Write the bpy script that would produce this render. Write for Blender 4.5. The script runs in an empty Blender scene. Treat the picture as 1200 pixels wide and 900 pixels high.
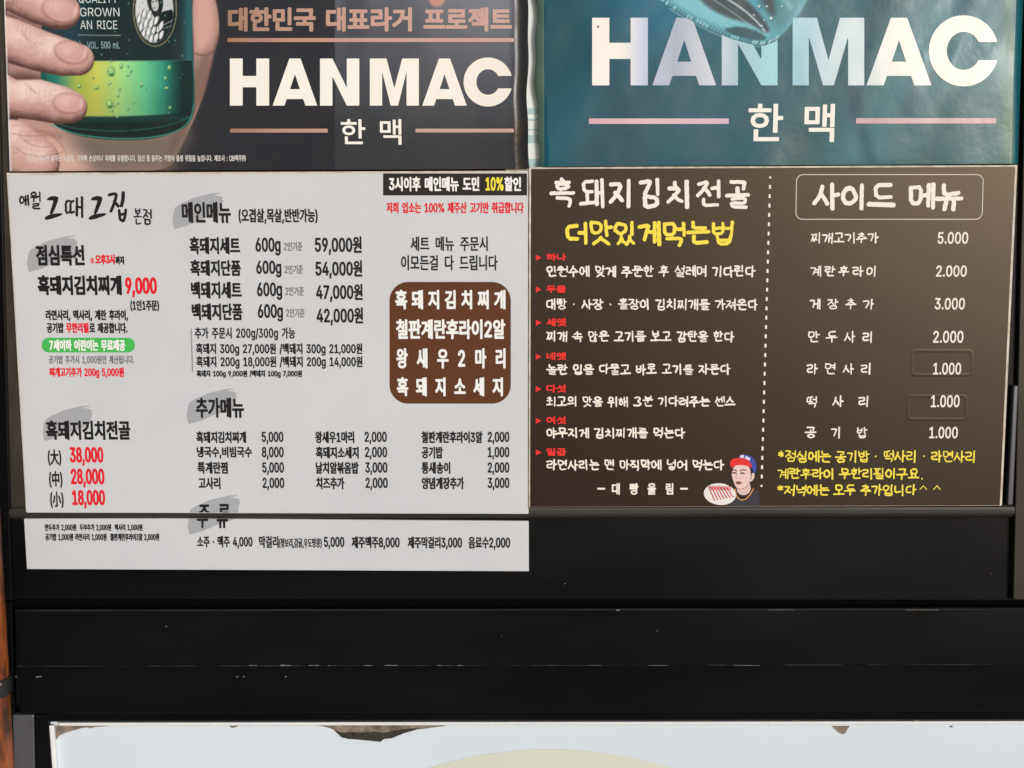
import bpy, bmesh, math, os, random
import numpy as np
from mathutils import Matrix, Vector

random.seed(5); RNG = np.random.default_rng(5)
scn = bpy.context.scene
COL = scn.collection
R = math.radians

# ------------------------------------------------------------------ camera
FPX = 1600.0                                   # focal length in photograph pixels (1200 wide)
PITCH = R(8.06); ROLL = 0.00168
FW = np.array([0, math.cos(PITCH), -math.sin(PITCH)])
R0 = np.array([1.0, 0, 0]); U0 = np.array([0, math.sin(PITCH), math.cos(PITCH)])
RT = R0 * math.cos(ROLL) - U0 * math.sin(ROLL)
UP = U0 * math.cos(ROLL) + R0 * math.sin(ROLL)
CAM = np.array([0, 0, 1.40]) - FW * 1.6
cd = bpy.data.cameras.new('camera'); cam = bpy.data.objects.new('camera', cd); COL.objects.link(cam)
cd.sensor_width = 36; cd.lens = FPX / 1200 * 36; cd.clip_start = 0.05; cd.clip_end = 500
cam.matrix_world = Matrix(((RT[0], UP[0], -FW[0], CAM[0]), (RT[1], UP[1], -FW[1], CAM[1]),
                           (RT[2], UP[2], -FW[2], CAM[2]), (0, 0, 0, 1)))
scn.camera = cam

# ------------------------------------------------------------------ light
SUN_EL, SUN_AZ = 10.0, 27.0                    # azimuth to the right of straight behind the camera
w = bpy.data.worlds.new("World"); scn.world = w; w.use_nodes = True
nt = w.node_tree; nt.nodes.clear()
sky = nt.nodes.new('ShaderNodeTexSky'); sky.sky_type = 'NISHITA'; sky.sun_disc = False
sky.sun_elevation = R(SUN_EL); sky.sun_rotation = R(180 - SUN_AZ)
sky.air_density = 1.0; sky.dust_density = 1.0; sky.ozone_density = 1.5
bg = nt.nodes.new('ShaderNodeBackground'); bg.inputs[1].default_value = 0.11
wo = nt.nodes.new('ShaderNodeOutputWorld')
nt.links.new(sky.outputs[0], bg.inputs[0]); nt.links.new(bg.outputs[0], wo.inputs[0])
sd = bpy.data.lights.new('sun', 'SUN'); sun = bpy.data.objects.new('sun', sd); COL.objects.link(sun)
sd.energy = 1.7; sd.angle = R(18); sd.color = (0.98, 0.985, 1.0)
sv = Vector((math.sin(R(SUN_AZ)) * math.cos(R(SUN_EL)), -math.cos(R(SUN_AZ)) * math.cos(R(SUN_EL)), math.sin(R(SUN_EL))))
sun.rotation_euler = (-sv).to_track_quat('-Z', 'Y').to_euler()
sun.location = sv * 5
scn.view_settings.view_transform = 'Standard'; scn.view_settings.look = 'None'
scn.view_settings.exposure = 0.30; scn.view_settings.gamma = 1.0; scn.view_settings.use_curve_mapping = False
scn.cycles.max_bounces = 6

# ------------------------------------------------------------------ measuring helpers
def P(px, py, Y):
    """the point of the upright plane y = Y that the photograph shows at (px, py)"""
    px = np.asarray(px, float); py = np.asarray(py, float); Y = np.asarray(Y, float)
    a = (px - 600) / FPX; b = (450 - py) / FPX
    dx = FW[0] + RT[0] * a + UP[0] * b; dy = FW[1] + RT[1] * a + UP[1] * b; dz = FW[2] + RT[2] * a + UP[2] * b
    t = (Y - CAM[1]) / dy
    return np.stack([CAM[0] + dx * t, CAM[1] + dy * t, CAM[2] + dz * t], -1)

def lin(c):
    c = np.asarray(c, float) / 255.0
    return np.where(c <= .04045, c / 12.92, ((c + .055) / 1.055) ** 2.4)
GAIN = 1.0
def alb(c): return np.clip(lin(c) / GAIN, 0, .9)

# ------------------------------------------------------------------ materials
MATS = {}
def principled(name, color=(.5, .5, .5), rough=.5, spec=.5, metal=0.0):
    m = bpy.data.materials.new(name); m.use_nodes = True
    b = m.node_tree.nodes['Principled BSDF']
    b.inputs['Base Color'].default_value = (*color, 1); b.inputs['Roughness'].default_value = rough
    b.inputs['Specular IOR Level'].default_value = spec; b.inputs['Metallic'].default_value = metal
    return m, m.node_tree, b
def noise_node(t, scale, detail=4, rough=.55, vec=None, stretch=None):
    n = t.nodes.new('ShaderNodeTexNoise'); n.inputs['Scale'].default_value = scale
    n.inputs['Detail'].default_value = detail; n.inputs['Roughness'].default_value = rough
    tc = t.nodes.new('ShaderNodeTexCoord'); out = tc.outputs['Object']
    if stretch:
        mp = t.nodes.new('ShaderNodeMapping'); mp.inputs['Scale'].default_value = stretch
        t.links.new(out, mp.inputs[0]); out = mp.outputs[0]
    t.links.new(out, n.inputs['Vector']); return n
def ramp_node(t, src, stops):
    r = t.nodes.new('ShaderNodeValToRGB'); e = r.color_ramp.elements
    while len(e) < len(stops): e.new(.5)
    for k, (p, c) in enumerate(stops):
        e[k].position = p; e[k].color = (*c, 1)
    t.links.new(src, r.inputs[0]); return r
def bump_node(t, b, src, strength, dist):
    bn = t.nodes.new('ShaderNodeBump'); bn.inputs['Strength'].default_value = strength
    bn.inputs['Distance'].default_value = dist
    t.links.new(src, bn.inputs['Height']); t.links.new(bn.outputs[0], b.inputs['Normal']); return bn
def ink(c, rough=.55, spec=.2):
    k = ('ink', tuple(c), rough, spec)
    if k not in MATS: MATS[k] = principled('ink_%d_%d_%d' % tuple(c), tuple(alb(c)), rough, spec)[0]
    return MATS[k]
def mottled(name, c0, c1, scale, rough=(.4, .6), spec=.5, bump=0, bdist=.0005, stretch=None, metal=0, bscale=None, lo=.35, hi=.65):
    m, t, b = principled(name, c0, rough[0], spec, metal)
    n = noise_node(t, scale, 6, .6, stretch=stretch)
    r = ramp_node(t, n.outputs['Fac'], [(lo, c0), (hi, c1)]); t.links.new(r.outputs[0], b.inputs['Base Color'])
    mr = t.nodes.new('ShaderNodeMapRange'); mr.inputs[3].default_value = rough[0]; mr.inputs[4].default_value = rough[1]
    t.links.new(n.outputs['Fac'], mr.inputs[0]); t.links.new(mr.outputs[0], b.inputs['Roughness'])
    if bump:
        n2 = noise_node(t, bscale or scale * 4, 5, .6, stretch=stretch); bump_node(t, b, n2.outputs['Fac'], bump, bdist)
    return m

M_WHITE = mottled('white_board_face', tuple(alb((207, 209, 213))), tuple(alb((200, 202, 207))), 6, (.42, .5), .4, .05, .0003, bscale=60)
M_DARK = mottled('dark_board_face', tuple(alb((34, 25, 25))), tuple(alb((30, 22, 22))), 8, (.33, .38), .42, .10, .0004, bscale=420)
M_DARK.node_tree.nodes['Principled BSDF'].inputs['Specular Tint'].default_value = (1, .80, .60, 1)
M_CORE = mottled('foam_core', tuple(alb((226, 218, 206))), tuple(alb((190, 176, 158))), 60, (.6, .8), .3)
M_STEEL = mottled('black_painted_steel', (.0030, .0031, .0036), (.0048, .0048, .0054), 7, (.22, .5), .12, .10, .0003, stretch=(.35, 1, 1), bscale=240)
M_SLOT = principled('painted_slot_shade', (.002, .002, .002), .9, .03)[0]  # shade of the slot put into a near-black colour
M_RAIL = mottled('grey_rail', (.040, .036, .031), (.022, .020, .018), 30, (.45, .6), .35, .06, .0003, stretch=(.1, 1, 1))
M_CHANNEL = mottled('aged_channel_metal', (.085, .075, .065), (.04, .034, .028), 22, (.28, .5), .5, .1, .0004, stretch=(1, 1, .25), metal=.5)
M_JAMB = mottled('grey_jamb_metal', (.16, .16, .185), (.09, .09, .11), 14, (.25, .4), .5, .05, .0004, stretch=(1, 1, .3), metal=.4)
M_BROWNPOST = mottled('brown_post_paint', (.036, .028, .018), (.02, .016, .011), 9, (.45, .6), .3, .1, .0004)
M_CHIP = mottled('bare_primer', (.30, .28, .26), (.12, .11, .10), 300, (.5, .7), .3)
M_BEAD = mottled('white_bead', (.88, .89, .9), (.80, .81, .82), 60, (.3, .4), .5, lo=.28, hi=.5)
M_PANE = mottled('milky_pane', (.70, .77, .84), (.65, .72, .79), 3, (.12, .2), .5)
M_DISC = mottled('cream_disc', (.70, .71, .61), (.67, .68, .58), 4, (.15, .2), .5)
M_FILM = mottled('peeled_film', (.30, .24, .19), (.12, .095, .075), 90, (.5, .7), .3, .3, .001)
M_FILMDARK = mottled('torn_film_edge', (.05, .048, .034), (.018, .018, .013), 160, (.5, .7), .3, .4, .001)
M_PIPE = mottled('rusty_orange_pipe', (.33, .085, .022), (.06, .022, .012), 46, (.38, .6), .4, .45, .0012, stretch=(1, 1, .3), lo=.40, hi=.60)
M_CLAMP = mottled('black_clamp', (.012, .012, .013), (.028, .028, .028), 60, (.4, .6), .5, .3, .0008)
M_UPPER = mottled('pale_glass_panel', (.84, .90, .90), (.80, .87, .88), 5, (.15, .25), .5)
M_REFLECTION = principled('painted_reflection_teal', (.42, .60, .62), .3, .5)[0]
M_WALL = mottled('dark_render', (.03, .028, .027), (.045, .042, .04), 9, (.7, .9), .3, .3, .002)
M_GROUND = mottled('paving', (.20, .20, .20), (.15, .15, .15), 3, (.7, .9), .3, .2, .003)

def poster_mat(name):
    m, t, b = principled(name, (.1, .1, .1), .2, .20)
    a = t.nodes.new('ShaderNodeAttribute'); a.attribute_name = 'print'; t.links.new(a.outputs['Color'], b.inputs['Base Color'])
    n = noise_node(t, 20, 4, .5); n2 = noise_node(t, 520, 3, .5)
    mr = t.nodes.new('ShaderNodeMapRange'); mr.inputs[1].default_value = .3; mr.inputs[2].default_value = .7
    mr.inputs[3].default_value = .13; mr.inputs[4].default_value = .30
    t.links.new(n.outputs['Fac'], mr.inputs[0]); t.links.new(mr.outputs[0], b.inputs['Roughness'])
    ad = t.nodes.new('ShaderNodeMath'); ad.operation = 'MULTIPLY_ADD'; ad.inputs[1].default_value = .03
    t.links.new(n2.outputs['Fac'], ad.inputs[0]); t.links.new(n.outputs['Fac'], ad.inputs[2])
    bump_node(t, b, ad.outputs[0], .34, .0024)
    return m
M_POSTER = poster_mat('laminated_print')
def foil_mat(name, stops):
    """flat print whose colour runs along x, taken from object coordinates in metres"""
    m, t, b = principled(name, (.5, .5, .5), .25, .28)
    tc = t.nodes.new('ShaderNodeTexCoord'); sx = t.nodes.new('ShaderNodeSeparateXYZ'); t.links.new(tc.outputs['Object'], sx.inputs[0])
    mr = t.nodes.new('ShaderNodeMapRange'); mr.inputs[1].default_value = stops[0][0]; mr.inputs[2].default_value = stops[-1][0]
    t.links.new(sx.outputs[0], mr.inputs[0])
    a, z = stops[0][0], stops[-1][0]
    r = ramp_node(t, mr.outputs[0], [((p - a) / (z - a), tuple(alb(c))) for p, c in stops]); t.links.new(r.outputs[0], b.inputs['Base Color'])
    n = noise_node(t, 20, 4, .5); bump_node(t, b, n.outputs['Fac'], .35, .0024)
    return m

# ------------------------------------------------------------------ objects
def tag(o, label=None, cat=None, kind=None, group=None):
    if label: o['label'] = label
    if cat: o['category'] = cat
    if kind: o['kind'] = kind
    if group: o['group'] = group
    return o
def empty(name, loc, label, cat, group=None):
    o = bpy.data.objects.new(name, None); o.empty_display_size = .05; COL.objects.link(o); o.location = loc
    o['_l'] = 0; del o['_l']
    return tag(o, label, cat, None, group)
def link(name, me, mat, parent=None):
    o = bpy.data.objects.new(name, me); COL.objects.link(o)
    if mat: me.materials.append(mat)
    if parent is not None:
        o.parent = parent
        tot = Vector(); q = parent
        while q is not None: tot += q.location; q = q.parent
        o.location = -tot                         # meshes are written in world coordinates
    return o
def mesh_arrays(name, V, groups):
    """V (n,3); groups: list of integer arrays (k, m) of m-gons"""
    me = bpy.data.meshes.new(name); groups = [g for g in groups if len(g)]
    nl = sum(g.size for g in groups); nf = sum(len(g) for g in groups)
    me.vertices.add(len(V)); me.vertices.foreach_set('co', np.asarray(V, np.float32).ravel())
    me.loops.add(nl); me.loops.foreach_set('vertex_index', np.concatenate([g.ravel() for g in groups]).astype(np.int32))
    tot = np.concatenate([np.full(len(g), g.shape[1]) for g in groups]).astype(np.int32)
    st = np.concatenate([[0], np.cumsum(tot)[:-1]]).astype(np.int32)
    me.polygons.add(nf); me.polygons.foreach_set('loop_start', st); me.polygons.foreach_set('loop_total', tot)
    me.update(calc_edges=True); me.validate(); return me
def slab(name, quad, Y, depth, mat, parent=None, bevel=.0006):
    """a board: front face from four photographed corners (tl, tr, br, bl) on plane Y, thickness going back"""
    f = [P(x, y, Y) for x, y in quad]; bm = bmesh.new()
    a = [bm.verts.new(v) for v in f]; b = [bm.verts.new(v + np.array([0, depth, 0])) for v in f]
    bm.faces.new(a[::-1]); bm.faces.new(b)
    for i in range(4):
        j = (i + 1) % 4; bm.faces.new((a[i], a[j], b[j], b[i]))
    bmesh.ops.recalc_face_normals(bm, faces=bm.faces)
    if bevel: bmesh.ops.bevel(bm, geom=list(bm.edges), offset=bevel, segments=2, affect='EDGES', profile=.5)
    me = bpy.data.meshes.new(name); bm.to_mesh(me); bm.free(); return link(name, me, mat, parent)
def rail(name, prof, x0, x1, mat, parent=None):
    """a bar of constant cross-section along x; prof = [(py, Y)] outer line from top to bottom, closed behind"""
    bm = bmesh.new(); back = max(p[1] for p in prof) + .004
    pts = [P(600, py, Y) for py, Y in prof]
    pts = [np.array([0, p[1], p[2]]) for p in pts]
    pts += [np.array([0, back, pts[-1][2]]), np.array([0, back, pts[0][2]])]
    xa = P(x0, 700, 0)[0]; xb = P(x1, 700, 0)[0]
    A = [bm.verts.new((xa, p[1], p[2])) for p in pts]; B = [bm.verts.new((xb, p[1], p[2])) for p in pts]
    n = len(pts)
    for i in range(n):
        j = (i + 1) % n; bm.faces.new((A[i], A[j], B[j], B[i]))
    bm.faces.new(A); bm.faces.new(B[::-1])
    bmesh.ops.recalc_face_normals(bm, faces=bm.faces)
    me = bpy.data.meshes.new(name); bm.to_mesh(me); bm.free(); return link(name, me, mat, parent)

# ------------------------------------------------------------------ flat print from 2-D fields
def case_table():
    T = {}
    for c in range(1, 15):
        ins = [(c >> k) & 1 for k in range(4)]; L = []
        for k in range(4):
            if ins[k]: L.append(('c', k))
            if ins[k] != ins[(k + 1) % 4]: L.append(('e', k))
        T[c] = L[::-1]
    return T
CASES = case_table()
def field_polys(F, x0, y0, st, run=10**6):
    """outline a field (> 0 inside) exactly: list of (k, m, 2) arrays of m-gons in photograph pixels"""
    I = F > 0; ny, nx = F.shape; out = []
    code = (I[:-1, :-1] * 1 + I[:-1, 1:] * 2 + I[1:, 1:] * 4 + I[1:, :-1] * 8)
    full = code == 15
    q = []
    for j in range(ny - 1):                      # whole cells are joined into runs
        row = full[j]
        if not row.any(): continue
        d = np.diff(np.concatenate([[0], row.astype(np.int8), [0]])); s = np.where(d == 1)[0]; e = np.where(d == -1)[0]
        ya, yb = y0 + j * st, y0 + (j + 1) * st
        for a0, b0 in zip(s, e):
          for a in range(a0, b0, run):
            b = min(a + run, b0)
            q.append([[x0 + a * st, yb], [x0 + b * st, yb], [x0 + b * st, ya], [x0 + a * st, ya]])
    if q: out.append(np.array(q))
    off = [(0, 0), (1, 0), (1, 1), (0, 1)]
    for c, L in CASES.items():
        jj, ii = np.where(code == c)
        if not len(jj): continue
        cols = []
        for t, k in L:
            ax, ay = off[k]
            if t == 'c': px, py = ii + ax, jj + ay
            else:
                bx, by = off[(k + 1) % 4]; fa = F[jj + ay, ii + ax]; fb = F[jj + by, ii + bx]
                u = np.clip(fa / (fa - fb + 1e-12), .02, .98); px = ii + ax + (bx - ax) * u; py = jj + ay + (by - ay) * u
            cols.append(np.stack([x0 + px * st, y0 + py * st], -1))
        out.append(np.stack(cols, 1))
    return out
def lay_print(name, polys, Y, mat, parent, sheary=None):
    """polys: list of ((k,m,2) array, lift in mm); made into one flat printed mesh on plane Y (towards the viewer)"""
    V = []; G = {}; n = 0
    for A, lift in polys:
        if not len(A): continue
        k, m, _ = A.shape; pts = A.reshape(-1, 2); x = pts[:, 0]; y = pts[:, 1]
        if sheary is not None: x = x + (619 - x) * (y - sheary) / 11800.0
        V.append(P(x, y, (Y(x, y) if callable(Y) else Y) - .0003 - lift * .001))
        G.setdefault(m, []).append(np.arange(k * m).reshape(k, m) + n); n += k * m
    me = mesh_arrays(name, np.concatenate(V), [np.concatenate(g) for g in G.values()])
    return link(name, me, mat, parent)
def grid(x0, y0, x1, y1, st):
    xs = np.arange(x0, x1 + st, st); ys = np.arange(y0, y1 + st, st); return np.meshgrid(xs, ys)
def seg_dist(X, Y, a, b):
    dx, dy = b[0] - a[0], b[1] - a[1]; L = dx * dx + dy * dy + 1e-12
    t = np.clip(((X - a[0]) * dx + (Y - a[1]) * dy) / L, 0, 1)
    return np.hypot(X - a[0] - t * dx, Y - a[1] - t * dy), t
def poly_field(X, Y, loops):
    """signed distance to closed loops (non-zero winding)"""
    A = np.concatenate([np.asarray(l, float) for l in loops]); B = np.concatenate([np.roll(np.asarray(l, float), -1, 0) for l in loops])
    x0, y0 = X[0, 0], Y[0, 0]; hx = X[0, 1] - x0 if X.shape[1] > 1 else 1.0; reg = X.shape[0] > 1 and Y[0, -1] == y0 and X[-1, 0] == x0 and Y[-1, 0] == Y[-1, -1]
    D = np.full(X.shape, 1e9, np.float32); W = np.zeros(X.shape, np.int8); ys = Y[:, 0]
    for a, b in zip(A, B):
        dx, dy = b - a; L = dx * dx + dy * dy + 1e-12
        if reg:                                  # only a band round the edge needs the true distance
            pad = 3.2 * hx + 3.0
            i0 = max(0, int((min(a[0], b[0]) - pad - x0) / hx)); i1 = int((max(a[0], b[0]) + pad - x0) / hx) + 2
            j0 = max(0, int((min(a[1], b[1]) - pad - y0) / hx)); j1 = int((max(a[1], b[1]) + pad - y0) / hx) + 2
            if i1 > 0 and j1 > 0:
                xs = X[j0:j1, i0:i1]; yy = Y[j0:j1, i0:i1]
                t = np.clip(((xs - a[0]) * dx + (yy - a[1]) * dy) / L, 0, 1)
                D[j0:j1, i0:i1] = np.minimum(D[j0:j1, i0:i1], np.hypot(xs - a[0] - t * dx, yy - a[1] - t * dy))
            if dy == 0: continue
            r = np.where((ys >= min(a[1], b[1])) & (ys < max(a[1], b[1])))[0]
            if len(r):
                r0, r1 = r[0], r[-1] + 1; xc = a[0] + (ys[r0:r1] - a[1]) / dy * dx
                W[r0:r1] += (X[r0:r1] < xc[:, None]).astype(np.int8) * (1 if dy > 0 else -1)
        else:
            D = np.minimum(D, seg_dist(X, Y, a, b)[0])
            if dy == 0: continue
            m = (Y >= min(a[1], b[1])) & (Y < max(a[1], b[1]))
            W += (m & (X < a[0] + (Y - a[1]) / dy * dx)).astype(np.int8) * (1 if dy > 0 else -1)
    return np.where(W != 0, D, -D)
def rrect_field(X, Y, x0, y0, x1, y1, r):
    cx, cy = (x0 + x1) / 2, (y0 + y1) / 2
    qx = np.abs(X - cx) - (x1 - x0) / 2 + r; qy = np.abs(Y - cy) - (y1 - y0) / 2 + r
    return -(np.hypot(np.maximum(qx, 0), np.maximum(qy, 0)) + np.minimum(np.maximum(qx, qy), 0) - r)
def shape(name, fn, box, st, Y, mat, parent, lift=0.0):
    X, Z = grid(box[0] - 1, box[1] - 1, box[2] + 1, box[3] + 1, st)
    return lay_print(name, [(a, lift) for a in field_polys(fn(X, Z), box[0] - 1, box[1] - 1, st, 8 if callable(Y) else 10**6)], Y, mat, parent)
def poly(name, pts, Y, mat, parent, lift=0.0, st=.3, smooth=0):
    p = np.array(pts, float)
    for _ in range(smooth):
        nx = np.roll(p, -1, 0); p = np.stack([p * .75 + nx * .25, p * .25 + nx * .75], 1).reshape(-1, 2)
    b = (*p.min(0), *p.max(0))
    return shape(name, lambda X, Z: poly_field(X, Z, [p]), b, st, Y, mat, parent, lift)
def strokes_shape(name, lines, width, Y, mat, parent, lift=0.0, st=.3, smooth=2):
    L = []
    for pts in lines:
        p = np.array(pts, float)
        for _ in range(smooth):
            if len(p) > 2:
                q = np.stack([p[:-1] * .75 + p[1:] * .25, p[:-1] * .25 + p[1:] * .75], 1).reshape(-1, 2); p = np.concatenate([p[:1], q, p[-1:]])
        L.append(p)
    al = np.concatenate(L); b = (*(al.min(0) - width), *(al.max(0) + width))
    def fn(X, Z):
        D = np.full(X.shape, 1e9)
        for p in L:
            for a, c in zip(p[:-1], p[1:]): D = np.minimum(D, seg_dist(X, Z, a, c)[0])
        return width / 2 - D
    return shape(name, fn, b, st, Y, mat, parent, lift)

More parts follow.
